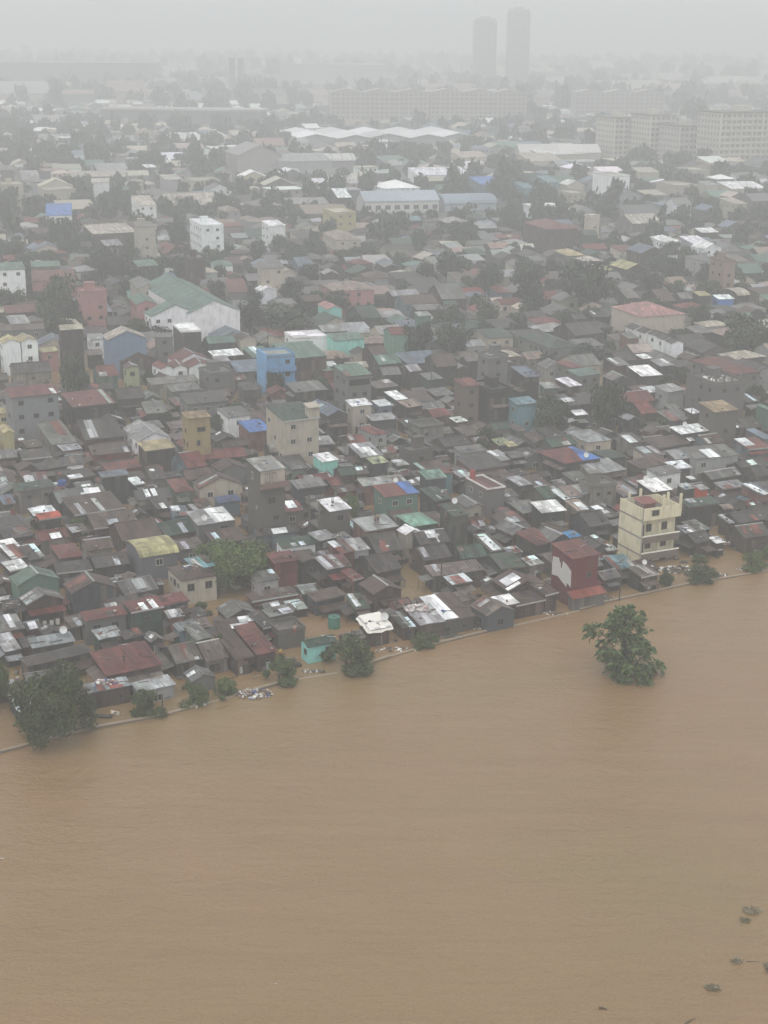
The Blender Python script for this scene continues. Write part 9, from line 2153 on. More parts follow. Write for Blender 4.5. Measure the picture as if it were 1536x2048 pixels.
for i in range(8): rl.tube((.07,.2+i*.8,BH), (.07,.2+i*.8,BH+.75), .02, n=4)
for z in (.4,.75): rl.tube((.07,.2,BH+z), (.07,5.8,BH+z), .02, n=4)
obj('railing', rl.mesh('railing', METAL), cb)

# unfinished concrete frame between the grey tower and the white-topped block house
uf = tag(empty('unfinished_frame', (-9.3, 231.5, 0), R(27)), 'unfinished concrete frame of columns and slabs with clutter beside the grey tower', 'frame')
for z in (3.0, 6.0): obj('slab', MB().box(-2.6,-2.2,z-.22,2.6,2.2,z).mesh('slab', CONC), uf)
for x in (-2.4, 0, 2.4):
    for y in (-2, 2):
        c = obj('column', MB().box(x-.17,y-.17,-1,x+.17,y+.17,2.778).box(x-.17,y-.17,3.002,x+.17,y+.17,5.778).box(x-.16,y-.16,6.002,x+.16,y+.16,7.2).mesh('column', CONC), uf)
        rb = MB()
        for k in ((-.1,-.1),(.1,.1),(-.1,.1),(.1,-.1)): rb.tube((x+k[0],y+k[1],7.0), (x+k[0]*1.6,y+k[1]*1.4,8.0), .025, n=4)
        obj('rebar', rb.mesh('rebar', WOOD), c)
obj('block_wall', MB().box(-2.2,1.7,-1,2.2,1.9,2.7).box(-2.2,-1.8,3.003,-.6,-1.6,5.0).mesh('block_wall', CONC), uf)

# ------------------------------------------------------------------ far houses, one mass
cols = {}
def far_mass(name, lines, label):
    V, Fc, C = [], [], []
    for i, ln in enumerate(lines):
        p = ln.split(); X, Y, w, d, h = [float(q) for q in p[:5]]; t = p[5]; rc, wc = p[6]; rng = random.Random(i); yaw = 28 - 9 * min(max((Y - 240) / 200, 0), 1) + rng.uniform(-6, 6)
        rcol = jit(PAL[rc], rng, .2); wcol = jit(PAL[wc] if wc != 'K' else rng.choice(SHANTYW), rng, .2)
        c, s = math.cos(R(yaw)), math.sin(R(yaw)); m = wall_mb(t, w, d, h, .25, -.8); nw = len(m.f)
        if t in 'fp': m.box(-w/2-.2,-d/2-.2,h-.079,w/2+.2,d/2+.2,h+.3)
        else: m.slab(roof_polys(t, w, d, h), .12)
        n2 = len(m.f)
        k = 2 if Y < 900 else 1
        for f in range(k):
            for q in range(int(w / 2.8)):
                x = -w/2 + 1.4 + q * 2.8
                if rng.random() < .65: m.box(x-.55, -(d/2-.25)-.06, h-1.9-f*2.9, x+.55, -(d/2-.25)-.002, h-.8-f*2.9)
        b0 = len(V); V += [(X + x*c - y*s, Y + x*s + y*c, z) for x, y, z in m.v]
        for j, f in enumerate(m.f):
            Fc.append(tuple(q + b0 for q in f)); C.append(wcol if j < nw else (rcol if j < n2 else (.03,.03,.03)))
    me = bpy.data.meshes.new(name); me.from_pydata(V, [], Fc)
    at = me.color_attributes.new('paint', 'FLOAT_COLOR', 'CORNER')
    tot = np.zeros(len(me.polygons), dtype=np.int32); me.polygons.foreach_get('loop_total', tot)
    arr = np.repeat(np.array([(*c, 1) for c in C], dtype=np.float32), tot, axis=0); at.data.foreach_set('color', arr.ravel())
    m = N(name + '_paint'); a = m.n('Attribute', attribute_name='paint'); tc = m.n('TexCoord').outputs['Object']
    nz = m.noise(tc, .35, 4); tn = m.math('ADD', m.math('MULTIPLY', nz, .7), .62)
    m.setb(Base_Color=m.mix(1.0, a.outputs['Color'], grey(tn, m), 'MULTIPLY'), Roughness=.55, Specular_IOR_Level=.3); me.materials.append(m.m)
    return tag(obj(name, me), label, kind='stuff')
far_mass('distant_houses', FAR_HOUSES.strip().replace('\n', ';').split(';'), 'hazy mass of low roofs stretching back across the city')

# ------------------------------------------------------------------ vegetation
def crown_arrays(rng, nleaf, leaf, lobes=9, zlo=.22, sc=1.0):
    L = []
    for i in range(lobes):
        t = rng.uniform(0, 2*math.pi); q = math.sqrt(rng.uniform(0, 1)) * (.62 + (1 - sc) * .6); z = rng.uniform(zlo + .1, .84)
        k = 1 - max(0, (z - .5)) * 1.1
        L.append((q*math.cos(t)*k, q*math.sin(t)*k, z, rng.uniform(.24, .42) * sc))
    nr = np.random.default_rng(rng.randint(0, 10**6)); LA = np.array(L)
    idx = nr.integers(0, lobes, nleaf); dv = nr.normal(size=(nleaf, 3)); dv /= np.linalg.norm(dv, axis=1)[:, None]
    rad = LA[idx, 3] * (nr.uniform(.35, 1.08, nleaf) ** .6); rad *= 1 + .25 * np.sin(dv[:, 0] * 9 + idx) * np.sin(dv[:, 2] * 8)
    ctr = LA[idx, :3] + dv * rad[:, None] * np.array([1, 1, .62]); ctr[:, 2] = np.clip(ctr[:, 2], .02, 1.05)
    nrm = dv + nr.normal(size=(nleaf, 3)) * .7 + np.array([0, 0, .35]); nrm /= np.linalg.norm(nrm, axis=1)[:, None]
    ta = np.cross(nrm, nr.normal(size=(nleaf, 3))); ta /= np.linalg.norm(ta, axis=1)[:, None]; tb = np.cross(nrm, ta)
    sz = leaf * nr.uniform(.6, 1.3, nleaf)[:, None]; el = nr.uniform(.45, .8, nleaf)[:, None]
    q = np.stack([ctr - ta*sz, ctr - tb*sz*el, ctr + ta*sz, ctr + tb*sz*el], 1)
    return q
def quads_mesh(name, q, mat):
    n = len(q); me = bpy.data.meshes.new(name); me.vertices.add(n*4); me.loops.add(n*4); me.polygons.add(n)
    me.vertices.foreach_set('co', q.reshape(-1).astype(np.float32)); me.loops.foreach_set('vertex_index', np.arange(n*4, dtype=np.int32))
    me.polygons.foreach_set('loop_start', np.arange(0, n*4, 4, dtype=np.int32)); me.materials.append(mat); me.update(calc_edges=True); me.validate(); return me
rng = random.Random(77)
NEARC = [quads_mesh('crown_near', crown_arrays(rng, 15000, .027, 24, .1, sc=.72), LEAF) for i in range(3)]
BUSHC = [quads_mesh('crown_bush', crown_arrays(rng, 5500, .044, 16, .02, sc=.8), LEAFY) for i in range(4)]
FARC = [quads_mesh('crown_far', crown_arrays(rng, 2000, .058, 14, sc=.85), LEAFF) for i in range(6)]
def trunk_mesh(rng):
    m = MB(); m.tube((0,0,-.15), (.02,.01,.35), .07, .05, 7).tube((.02,.01,.33), (.05,-.03,.62), .05, .03, 6)
    for i in range(5):
        t = i*1.26 + rng.uniform(-.3,.3); m.tube((.02,.01,.28+.05*i), (.42*math.cos(t), .42*math.sin(t), .5+.06*i), .03, .012, 5)
    return m.mesh('trunk', BARK)
TRUNK = [trunk_mesh(rng) for i in range(3)]
for i, ln in enumerate(TREES.strip().split('\n')):
    spec, label = ln.split('|'); p = spec.split(); X, Y, r, h = [float(q) for q in p[:4]]; p[4] = KINDS[int(p[4])]; label = spell(label); rng = random.Random(i + 900)
    z0 = -.1 if Y < 380 else .3
    root = tag(empty(p[4], (X, Y, z0), rng.uniform(0, 6.28)), label, 'bush' if p[4] == 'shrub' else 'tree', 'bushes among the houses' if p[4] == 'shrub' else 'trees among the houses')
    near = Y < 260
    me = rng.choice(BUSHC if (p[4] == 'shrub' and Y < 330) else (NEARC if near else FARC))
    k = 1.28 if me in BUSHC else 1.12; obj('crown', me, root, scale=(r * k, r * k, h))
    obj('trunk', rng.choice(TRUNK), root, scale=(min(r, 3.5), min(r, 3.5), h * .9))
# far trees, one mass
Q = []; nr = np.random.default_rng(8); base = [crown_arrays(random.Random(500 + i), 150, .19, 8) for i in range(5)]
for i, ln in enumerate(FAR_TREES.strip().replace('\n', ';').split(';')):
    X, Y, r = [float(q) for q in ln.split()]; h = r * nr.uniform(1.5, 2.1); q = base[i % 5]; a = nr.uniform(0, 6.28); c, s = math.cos(a), math.sin(a)
    Q.append(np.stack([(q[...,0]*c - q[...,1]*s)*r + X, (q[...,0]*s + q[...,1]*c)*r + Y, q[...,2]*h + .3], -1))
tag(obj('distant_trees', quads_mesh('distant_trees', np.concatenate(Q), LEAFF)), 'grey-green mass of distant trees fading into the rain haze', kind='stuff')
# lone tree standing in the river
rt = tag(empty('river_tree', (31.5, 178.5, 0), 0), 'lone half-drowned tree with drooping leaf rosettes standing in the brown river', 'tree')
rng = random.Random(21); nr = np.random.default_rng(21); tips = []; limbs = []
LIMB = [(-.9,9.8),(-2.4,8.5),(.7,9.0),(-3.4,7.1),(2.0,8.0),(-4.8,5.6),(-4.4,4.5),(-3.0,3.8),(2.5,6.2),(3.0,4.5),(1.2,5.0),(-1.4,6.1),(-1.0,3.0),(-2.0,1.1),(0,.7),(2.0,2.2),(3.8,2.0),(4.8,.6),(3.0,.3),(-2.4,2.5),(1.2,1.5),(-.3,7.4)]
for i, (x, z) in enumerate(LIMB + [(x * .62 + .3, z * .9) for x, z in LIMB] + [(0.2,2.2),(1.6,3.3),(-.9,4.3),(2.6,1.1),(-1.2,1.8),(.6,6.0),(3.4,3.2),(-.2,1.2)]):
    x *= .88; y = rng.uniform(-1, 1) * (3.4 if z < 7 else 1.8); x *= .93; z *= .95; limbs.append((x, y, z))
    for k in range(5): tips.append((x + rng.gauss(0, .5), y + rng.gauss(0, .55), max(.15, z + rng.gauss(0, .38))))
q = []
for p in tips:
    ax = np.array([p[0]-1.2+.25*p[2], p[1], 1.6]); ax /= np.linalg.norm(ax)
    for k in range(15):
        dv = nr.normal(size=3) * np.array([1, 1, .6]) + ax * 1.0; dv /= np.linalg.norm(dv); L = nr.uniform(.6, 1.1); wd = L * .17
        side = np.cross(dv, nr.normal(size=3)); side /= np.linalg.norm(side); o = np.array(p) + dv * .08
        mid = o + dv * L * .55; end = o + dv * L + np.array([0, 0, -.32 * L])
        q.append([o, mid - side*wd, end, mid + side*wd])
obj('crown', quads_mesh('crown_river', np.array(q), LEAFT), rt)
tk = MB(); tk.tube((.6,0,-1.5), (.4,0,3), .3, .22, 8).tube((.4,0,2.95), (-.3,.1,7), .22, .12, 7).tube((-.3,.1,6.95), (-.9,0,9.6), .12, .05, 6)
for p in limbs:
    zb = max(.3, p[2] - rng.uniform(1.0, 2.2)); f = zb / 9.6; tk.tube((.6 - 1.5*f, 0, zb), p, .07, .02, 5)
obj('trunk', tk.mesh('trunk', BARK), rt)
# columnar conifer
cq = []; nr = np.random.default_rng(3)
for k in range(1500):
    z = nr.uniform(0, 1); rr = .52 * math.sin(math.pi * min(1, .12 + z * .88)) ** .7; t = nr.uniform(0, 6.28); o = np.array([rr*math.cos(t), rr*math.sin(t), .2 + 3.6*z]); a = nr.normal(size=3)*.1 + np.array([0,0,.16]); b = nr.normal(size=3)*.07
    cq.append([o - a, o - b, o + a, o + b])
cx_ = tag(empty('conifer_tree', (-21.6, 181.5, 0)), 'slim dark columnar conifer between the waterfront roofs', 'tree'); obj('crown', quads_mesh('crown_conifer', np.array(cq), LEAF), cx_)
obj('trunk', MB().tube((0,0,-1), (0,0,1.2), .12, .08).mesh('trunk', BARK), cx_)

# ------------------------------------------------------------------ flood wall
fw = tag(empty('flood_wall', (0, 0, 0)), 'long low concrete flood wall, almost drowned, between river and houses', 'wall')
for i in range(len(BANK) - 1):
    p, q = Vector((*BANK[i], 0)), Vector((*BANK[i+1], 0)); n = max(1, int((q - p).length / 9))
    for j in range(n):
        a = p.lerp(q, j/n); b = p.lerp(q, (j+1)/n); L = (b - a).length; ang = math.atan2(b.y - a.y, b.x - a.x)
        s = obj('wall_segment', MB().box(.01,-.16,-1.2,L-.01,.16,.16).mesh('wall_segment', CONC), fw, (a.x, a.y, random.choice([-.28, -.12, -.05, 0, 0, .03])), (0, random.uniform(-.006, .006), ang))
        obj('coping', MB().box(0.015,-.24,.161,L-.015,.24,.3).mesh('coping', CLOTH), s, color=(.27,.215,.155))
        if (i*3 + j) % 3 == 1: obj('post', MB().box(-.13,-.2,.301,.13,.2,.75).mesh('post', CONC), s, (L*.5, 0, 0))

# ------------------------------------------------------------------ poles, boats, drums, dishes
def pole(X, Y, h, label, lean=0, arm=False):
    r = tag(empty('utility_pole', (X, Y, 0)), label, 'pole', 'poles in the flood'); r.rotation_euler = (0, lean, .4)
    obj('shaft', MB().tube((0,0,-1.2), (0,0,h), .11, .08, 8).mesh('shaft', WOOD), r)
    if arm: obj('crossarm', MB().box(-.7,-.05,h-.6,.7,.05,h-.48).mesh('crossarm', WOOD), r)
pole(8.5, 206.3, 5.6, 'dark leaning pole in the flooded lane by the striped zinc awning', .03, True)
pole(-27.1, 166.0, 2.3, 'short pale post at the flood wall beside a round bush')
pole(-4.1, 180.0, 5.2, 'thin grey pole rising from the bush beside the turquoise house')
pole(35.0, 204.6, 5.0, 'thin grey pole at the flood wall before the red house with torn sheet')
pole(4.0, 199.6, 1.6, 'short dark post stub in the lane behind the trash-covered roof')
pole(5.0, 200.6, 1.7, 'second dark post stub in the lane, nearer the flooded clearing')
for i, (X, Y, h, l) in enumerate([(10.5, 330, 9, 'behind the tall red-topped house'), (-30, 372, 9, 'near the big green hall'), (36, 455, 10, 'in hazy trees behind the olive hipped roof'), (-8, 425, 10, 'between the teal slab house and the peach hipped house'), (64, 300, 8, 'near the unfinished grey block')]):
    pole(X, Y, h, 'tall street pole with crossarm ' + l, 0, True)
def boat(X, Y, yaw, L, col, label):
    m = MB(); n = 8; P = []
    for i in range(n+1):
        t = i/n; wv = .42 * math.sin(math.pi * min(.98, max(.04, t))) ** .6; x = (t - .5) * L; zz = .18 + .22 * (2*t-1)**4
        P += [(x, -wv, zz), (x, -wv*.55, -.1), (x, wv*.55, -.1), (x, wv, zz), (x, wv*.88, zz), (x, wv*.45, -.02), (x, -wv*.45, -.02), (x, -wv*.88, zz)]
    F = [(i*8+k, i*8+(k+1) % 8, i*8+8+(k+1) % 8, i*8+8+k) for i in range(n) for k in range(8)]
    m.add(P, F + [tuple(range(8)), tuple(n*8 + k for k in range(7, -1, -1))])
    r = tag(empty('small_boat', (X, Y, .08), yaw), label, 'boat'); obj('hull', m.mesh('hull', CLOTH), r, color=col); obj('thwart', MB().box(-.12,-.36,.1,.12,.36,.14).mesh('thwart', WOOD), r)
boat(-34.3, 164.1, R(-12), 2.8, (.1,.085,.075), 'small dark boat afloat behind the flood wall near the leafy waterside tree')
boat(-32.8, 164.9, R(-25), 1.3, (.6,.55,.45), 'little pale tub drifting behind the flood wall beside the dark boat')
def drum(loc, r, h, col, label, group='water drums on the roofs'):
    o = tag(empty('water_drum', loc), label, 'drum', group); n = 12; m = MB()
    prof = [(0,.0),(r,.0),(r*1.04,h*.03),(r,h*.06),(r,h*.33),(r*1.05,h*.35),(r,h*.37),(r,h*.63),(r*1.05,h*.65),(r,h*.67),(r,h*.94),(r*.9,h*.98)]
    P = [(q*math.cos(2*math.pi*k/n), q*math.sin(2*math.pi*k/n), z) for q, z in prof[1:] for k in range(n)]
    F = [(i*n+k, i*n+(k+1) % n, (i+1)*n+(k+1) % n, (i+1)*n+k) for i in range(len(prof)-2) for k in range(n)] + [tuple(range(n-1,-1,-1)), tuple((len(prof)-2)*n+k for k in range(n))]
    m.add(P, F); obj('body', m.mesh('body', CLOTH), o, color=col); obj('lid', MB().tube((0,0,h*.985), (0,0,h*1.04), r*.5, r*.45, 10).mesh('lid', CLOTH), o, color=tuple(c*.8 for c in col))
drum((-6.9, 193.3, -.2), .85, 2.0, (.05,.17,.13), 'big dark green tank standing in flood water beside the white tarpaulin hut', 'tanks in the flood')
e = find('cream four') if False else find('tall narrow grey house with sunken')
drum(to_world(e, -e['w']*.2, e['d']*.42, e['h']+.12), .5, 1.5, (.3,.06,.05), 'red water tank at the back of the white-edged red roof')
e = find('plank house on the waterfront')
for i in range(5): drum(to_world(e, -e['w']*.45 + i*.95, -e['d']/2 - .7 - .25*(i % 2), .3), .28, .8, (.62,.62,.58), ['white bucket at the near end of the row before the patched plank house', 'white bucket second from the near end before the patched plank house', 'middle white bucket before the patched plank house', 'white bucket second from the far end before the patched plank house', 'white bucket at the far end of the row before the patched plank house'][i], 'white buckets before the plank house')
drum((-57.5, 252.5, 1.2), .75, 2.2, (.04,.1,.28), 'blue water drum among white clutter near the left edge'); drum((-58.8, 252.8, 1.2), .55, 1.6, (.6,.62,.62), 'white water drum beside the blue drum near the left edge')
def dish(loc, r, az, label):
    o = tag(empty('satellite_dish', loc, az), label, 'dish', 'satellite dishes'); m = MB(); n = 14; P = [(0, 0, 0)]
    for ring in (0.5, 1.0): P += [(ring*r*math.cos(2*math.pi*k/n), -.3*r*ring**2, ring*r*math.sin(2*math.pi*k/n)) for k in range(n)]
    F = [(0, 1+k, 1+(k+1) % n) for k in range(n)] + [(1+k, 1+n+k, 1+n+(k+1) % n, 1+(k+1) % n) for k in range(n)]
    m.add(P, F); d_ = obj('reflector', m.mesh('reflector', CLOTH), o, (0, 0, .9), (R(-25), 0, 0), color=(.62,.63,.62)); d_.modifiers.new('thick', 'SOLIDIFY').thickness = .03
    obj('mast', MB().tube((0,.05,-.1), (0,.05,.9), .03, n=6).mesh('mast', METAL), o); obj('feed_arm', MB().tube((0,0,.5), (0,-r*.9,.95), .02, n=4).mesh('feed_arm', METAL), o)
for start, fx, fy, r, l in [('small turquoise', 0, 0, 0, ''), ('house with curved pale', 0, 0, 0, '')][:0] + [
    ('two-tone zinc roofed', -.3, -.4, .5, 'on the half-white zinc roof'), ('waterside hut covered', .35, -.2, .55, 'on the white tarpaulin hut'), ('zinc waterside roof with', .4, .3, .45, 'at the trash-covered roof'),
    ('low plank shack with rust', .2, .2, .4, 'on the striped rusty shack'), ('house with red tin roof whose', .1, .3, .45, 'on the red roof with blue end'), ('big bright white', -.3, .2, .5, 'on the big white slanted roof'),
    ('broad smooth grey roof', .3, .1, .5, 'on the smooth grey waterfront roof'), ('wide white tin roof', -.2, .1, .5, 'on the wide white roof'), ('hipped roof painted', .1, -.45, .5, 'at the eaves of the red and blue hipped roof'), ('tall dark windowless house', .2, .2, .5, 'on the dark green topped box house')]:
    e = find(start); dish(to_world(e, fx*e['w'], fy*e['d']), r, R(20), 'white satellite dish ' + l)

# ------------------------------------------------------------------ rubbish, weeds, driftwood
def heap(name, loc, rx, ry, n, size, cols_, label, seed, flat=.5):
    rng = random.Random(seed); m = MB(); mats = []
    for c in cols_:
        k = 'rubbish_%s' % '_'.join('%d' % (q*100) for q in c)
        mats.append(bpy.data.materials.get(k) or flat_mat(k, c, .6, .2))
    for i in range(n):
        t = rng.uniform(0, 6.28); q = math.sqrt(rng.random()); x, y = rx*q*math.cos(t), ry*q*math.sin(t); s = size * rng.uniform(.4, 1.3); hgt = (1-q*q)*flat*rng.random()
        M = Matrix.Translation((x, y, hgt)) @ Euler((rng.uniform(-.6,.6), rng.uniform(-.6,.6), rng.uniform(0,6.28))).to_matrix().to_4x4()
        a, b, c = s*rng.uniform(.4,1), s*rng.uniform(.25,.8), s*rng.uniform(.08,.4)
        P = [M @ Vector((x_*a*rng.uniform(.8,1.1), y_*b*rng.uniform(.8,1.1), z_*c)) for z_ in (-.5,.5) for x_, y_ in ((-.5,-.5),(.5,-.5),(.5,.5),(-.5,.5))]
        m.add(P, [(0,3,2,1),(4,5,6,7),(0,1,5,4),(1,2,6,5),(2,3,7,6),(3,0,4,7)], rng.randrange(len(mats)))
    o = obj(name, m.mesh(name, mats), None, loc); return tag(o, label, kind='stuff')
MIXC = [(.7,.7,.68), (.5,.48,.44), (.1,.09,.08), (.16,.11,.09), (.06,.1,.25), (.35,.3,.25)]
PINK = [(.72,.68,.66), (.6,.42,.4), (.5,.5,.48), (.2,.18,.17)]
DARK = [(.06,.05,.045), (.1,.085,.07), (.14,.11,.085), (.05,.06,.04)]
heap('rubbish_heap', (-16.3, 171.0, .05), 2.4, 1.5, 150, .55, MIXC, 'heap of white and brown rubbish on the bank beside a round bush', 1)
heap('rubbish_heap', (-23.5, 168.0, .05), 1.6, 1.2, 70, .5, MIXC, 'rubbish with blue scraps at the flood wall beside a post', 9)
e = find('zinc waterside roof with'); heap('rubbish_heap', to_world(e, -e['w']*.1, e['d']*.25), 1.8, 1.3, 130, .5, PINK, 'pink and white rubbish bags heaped on the trash-covered roof', 2, .7)
heap('rubbish_heap', (46.3, 218.0, .05), 3.2, 1.6, 150, .6, DARK + MIXC[:2], 'dark wreckage and rubbish in the water before the cream block', 3)
heap('rubbish_heap', (56.8, 229.5, .6), 2.6, 1.4, 110, .6, MIXC, 'white scattered rubbish between shacks right of the cream block', 4)
e = find('low plank shed with patchwork'); heap('rubbish_heap', to_world(e, 0, e['d']*.25), 1.4, .9, 70, .4, MIXC + PINK[:2], 'clothes and junk heaped on the low patchwork shed', 5)
e = find('cream stucco house'); heap('rubbish_heap', to_world(e, -.4, -.2, e['h']+.7), 1.1, .8, 60, .45, MIXC, 'white pots and junk heaped on the dark hipped roof', 6)
e = find('teal painted gable'); heap('rubbish_heap', to_world(e, e['w']*.1, -e['d']*.62, 2.0), 1.8, 1.0, 110, .5, PINK + MIXC, 'colourful junk and boards piled before the teal gable house', 7)
heap('rubbish_heap', (-60.5, 253.0, 1.6), 2.4, 1.6, 90, .7, [(.72,.73,.73), (.5,.5,.5), (.2,.2,.2)], 'white drums and boards cluttered near the left edge', 8)
heap('driftwood', (9.0, 190.5, .05), 3.0, .8, 40, .9, DARK, 'broken timber and litter floating at the flood wall by the plank shack', 11, .2)
e = find('unfinished grey concrete block'); heap('rubbish_heap', to_world(e, 0, 0, e['h']+.15), e['w']*.35, e['d']*.3, 60, .8, [(.75,.75,.73), (.4,.4,.38), (.15,.14,.13)], 'white sacks scattered on the unfinished grey block', 12)
def scraps(name, pts, label, cols_, seed):
    rng = random.Random(seed); m = MB(); mats = []
    for c in cols_: k = 'scrap_%s' % '_'.join('%d' % (q*100) for q in c); mats.append(bpy.data.materials.get(k) or flat_mat(k, c, .6, .2))
    for x, y, z, s in pts:
        M = Matrix.Translation((x, y, z)) @ Euler((rng.gauss(0,.15), rng.gauss(0,.15), rng.uniform(0,6.28))).to_matrix().to_4x4(); thin = rng.random() < .45
        a, b, c = (s*rng.uniform(1.5,3.2), s*.16, s*.12) if thin else (s*rng.uniform(.5,1.2), s*rng.uniform(.4,.9), s*rng.uniform(.1,.6))
        P = [M @ Vector((x_*a*rng.uniform(.8,1.15), y_*b, z_*c)) for z_ in (-.5,.5) for x_, y_ in ((-.5,-.5),(.5,-.5),(.5,.5),(-.5,.5))]
        m.add(P, [(0,3,2,1),(4,5,6,7),(0,1,5,4),(1,2,6,5),(2,3,7,6),(3,0,4,7)], rng.randrange(len(mats)))
    return tag(obj(name, m.mesh(name, mats)), label, kind='stuff')
rng = random.Random(91); pts = []
bx_, by_ = [p[0] for p in BANK], [p[1] for p in BANK]
while len(pts) < 4200:
    y = math.sqrt(rng.uniform(165**2, 335**2)); x = rng.uniform(-.275, .275) * y
    if y - np.interp(x, bx_, by_) < 4 or any((x-a)**2 + (y-b)**2 < c*c for a, b, c in CLEAR): continue
    pts.append((x, y, rng.uniform(.03, .5), rng.uniform(.35, 1.0)))
scraps('lane_darkening_debris', pts, 'dark planks, boxes and drift added to darken the flooded alleys', [(.04,.035,.03), (.06,.05,.042), (.09,.075,.06), (.05,.05,.05), (.13,.115,.1), (.3,.29,.27)], 5)  # scattered junk added to darken and clutter the gaps between houses
pts = []
for e in ALLH:
    if e['Y'] > 330 or e['t'] not in ('m', 'gu', 'f'): continue
    for i in range(rng.choice([1, 2, 3, 4, 6])):
        x, y = rng.uniform(-.44, .44) * e['w'], rng.uniform(-.44, .1) * e['d']; z = roof_pt(e['t'], e['w'], e['d'], e['h'], x, y)[0] + .1
        pts.append((*to_world(e, x, y, z), rng.uniform(.2, .5)))
scraps('rooftop_clutter', pts, 'planks, tyres, pots and bags weighing down the tin roofs', [(.04,.038,.035), (.08,.07,.06), (.13,.11,.09), (.25,.24,.22), (.55,.55,.53), (.03,.03,.03), (.16,.05,.04), (.05,.1,.22)], 6)
rng = random.Random(40)
for i, (x, l) in enumerate([(-38, 'at the drowned wall below the leafy waterside tree'), (-9, 'between the round bush and the turquoise house'), (2, 'at the wall below the white tarpaulin hut'), (14, 'at the wall beside the blue-grey plank shack'), (24, 'before the brown shacks left of the red house'), (33, 'under the red skirt roof at the wall'), (52, 'on the mud right of the cream four-storey block'), (58, 'near the right edge beside waterside bushes')]):
    for p, q in zip(BANK, BANK[1:]):
        if p[0] <= x < q[0]: y = p[1] + (q[1]-p[1])*(x-p[0])/(q[0]-p[0]) + 1.6
    heap('litter_patch', (x, y, .02), rng.uniform(1.6, 3.2), rng.uniform(.6, 1.1), 60, .42, DARK + MIXC[:3], 'litter and drift scraps ' + l, 60 + i, .12)
def weed(X, Y, rx, ry, n, label, seed):
    nr = np.random.default_rng(seed); q = []
    for k in range(n):
        t = nr.uniform(0, 6.28); s = math.sqrt(nr.uniform(0, 1)); o = np.array([X + rx*s*math.cos(t), Y + ry*s*math.sin(t), nr.uniform(.0,.12)]); a = nr.normal(size=3)*.15; b = nr.normal(size=3)*.06; a[2] = abs(a[2])*.5
        q.append([o, o + a*.5 - b, o + a + np.array([0,0,.05]), o + a*.5 + b])
    root = tag(obj('floating_weed', quads_mesh('floating_weed', np.array(q), LEAFW)), label, 'weed', 'clumps of weed on the river')
LEAFW = leaf_mat('leaves_weed', (0.13, 0.115, 0.07), (0.24, 0.21, 0.14))
weed(34.6, 121.6, .5, .45, 120, 'floating weed clump drifting by the right edge, farthest out', 1); weed(35.6, 123.3, .9, .7, 160, 'wider patch of floating weed cut by the right edge', 2)
weed(32.4, 115.1, .55, .3, 110, 'small weed clump with pale leaves drifting mid-way down the right edge', 3); weed(29.3, 111.1, .6, .38, 150, 'oval grey-green weed clump drifting near the bottom right corner', 4)
weed(35.2, 113.9, .5, 1.0, 260, 'dense dark weed mass cut by the right edge', 5)
def stick(a, b, r, label):
    o = tag(obj('driftwood_stick', MB().tube((*a, .03), ((a[0]+b[0])/2, (a[1]+b[1])/2+.05, .06), r, r*.9, 6).tube(((a[0]+b[0])/2, (a[1]+b[1])/2+.05, .06), (*b, .04), r*.9, r*.4, 6).mesh('driftwood_stick', WOOD)), label, 'stick', 'driftwood on the river')
stick((25.8, 106.0), (27.0, 106.9), .05, 'thin dark stick floating at the bottom edge'); stick((33.2, 115.1), (34.4, 115.0), .03, 'thin twig trailing from the pale-leaved weed clump'); stick((18.9, 108.2), (19.6, 108.0), .09, 'stubby dark log afloat near the bottom edge')
tag(obj('plastic_bottle', MB().tube((-38.5,131.5,.03), (-38.2,131.45,.05), .07, .06, 8).tube((-38.2,131.45,.05), (-38.1,131.43,.055), .03, .03, 8).mesh('plastic_bottle', FRAMEW)), 'white plastic bottle afloat at the left edge of the river', 'bottle', 'bottles on the river')
tag(obj('plastic_bottle', MB().tube((-9.3,111.2,.03), (-9.12,111.25,.04), .05, .045, 8).tube((-9.12,111.25,.04), (-9.05,111.27,.045), .02, .02, 8).mesh('plastic_bottle', FRAMEW)), 'tiny white bottle afloat low in the middle of the river', 'bottle', 'bottles on the river')

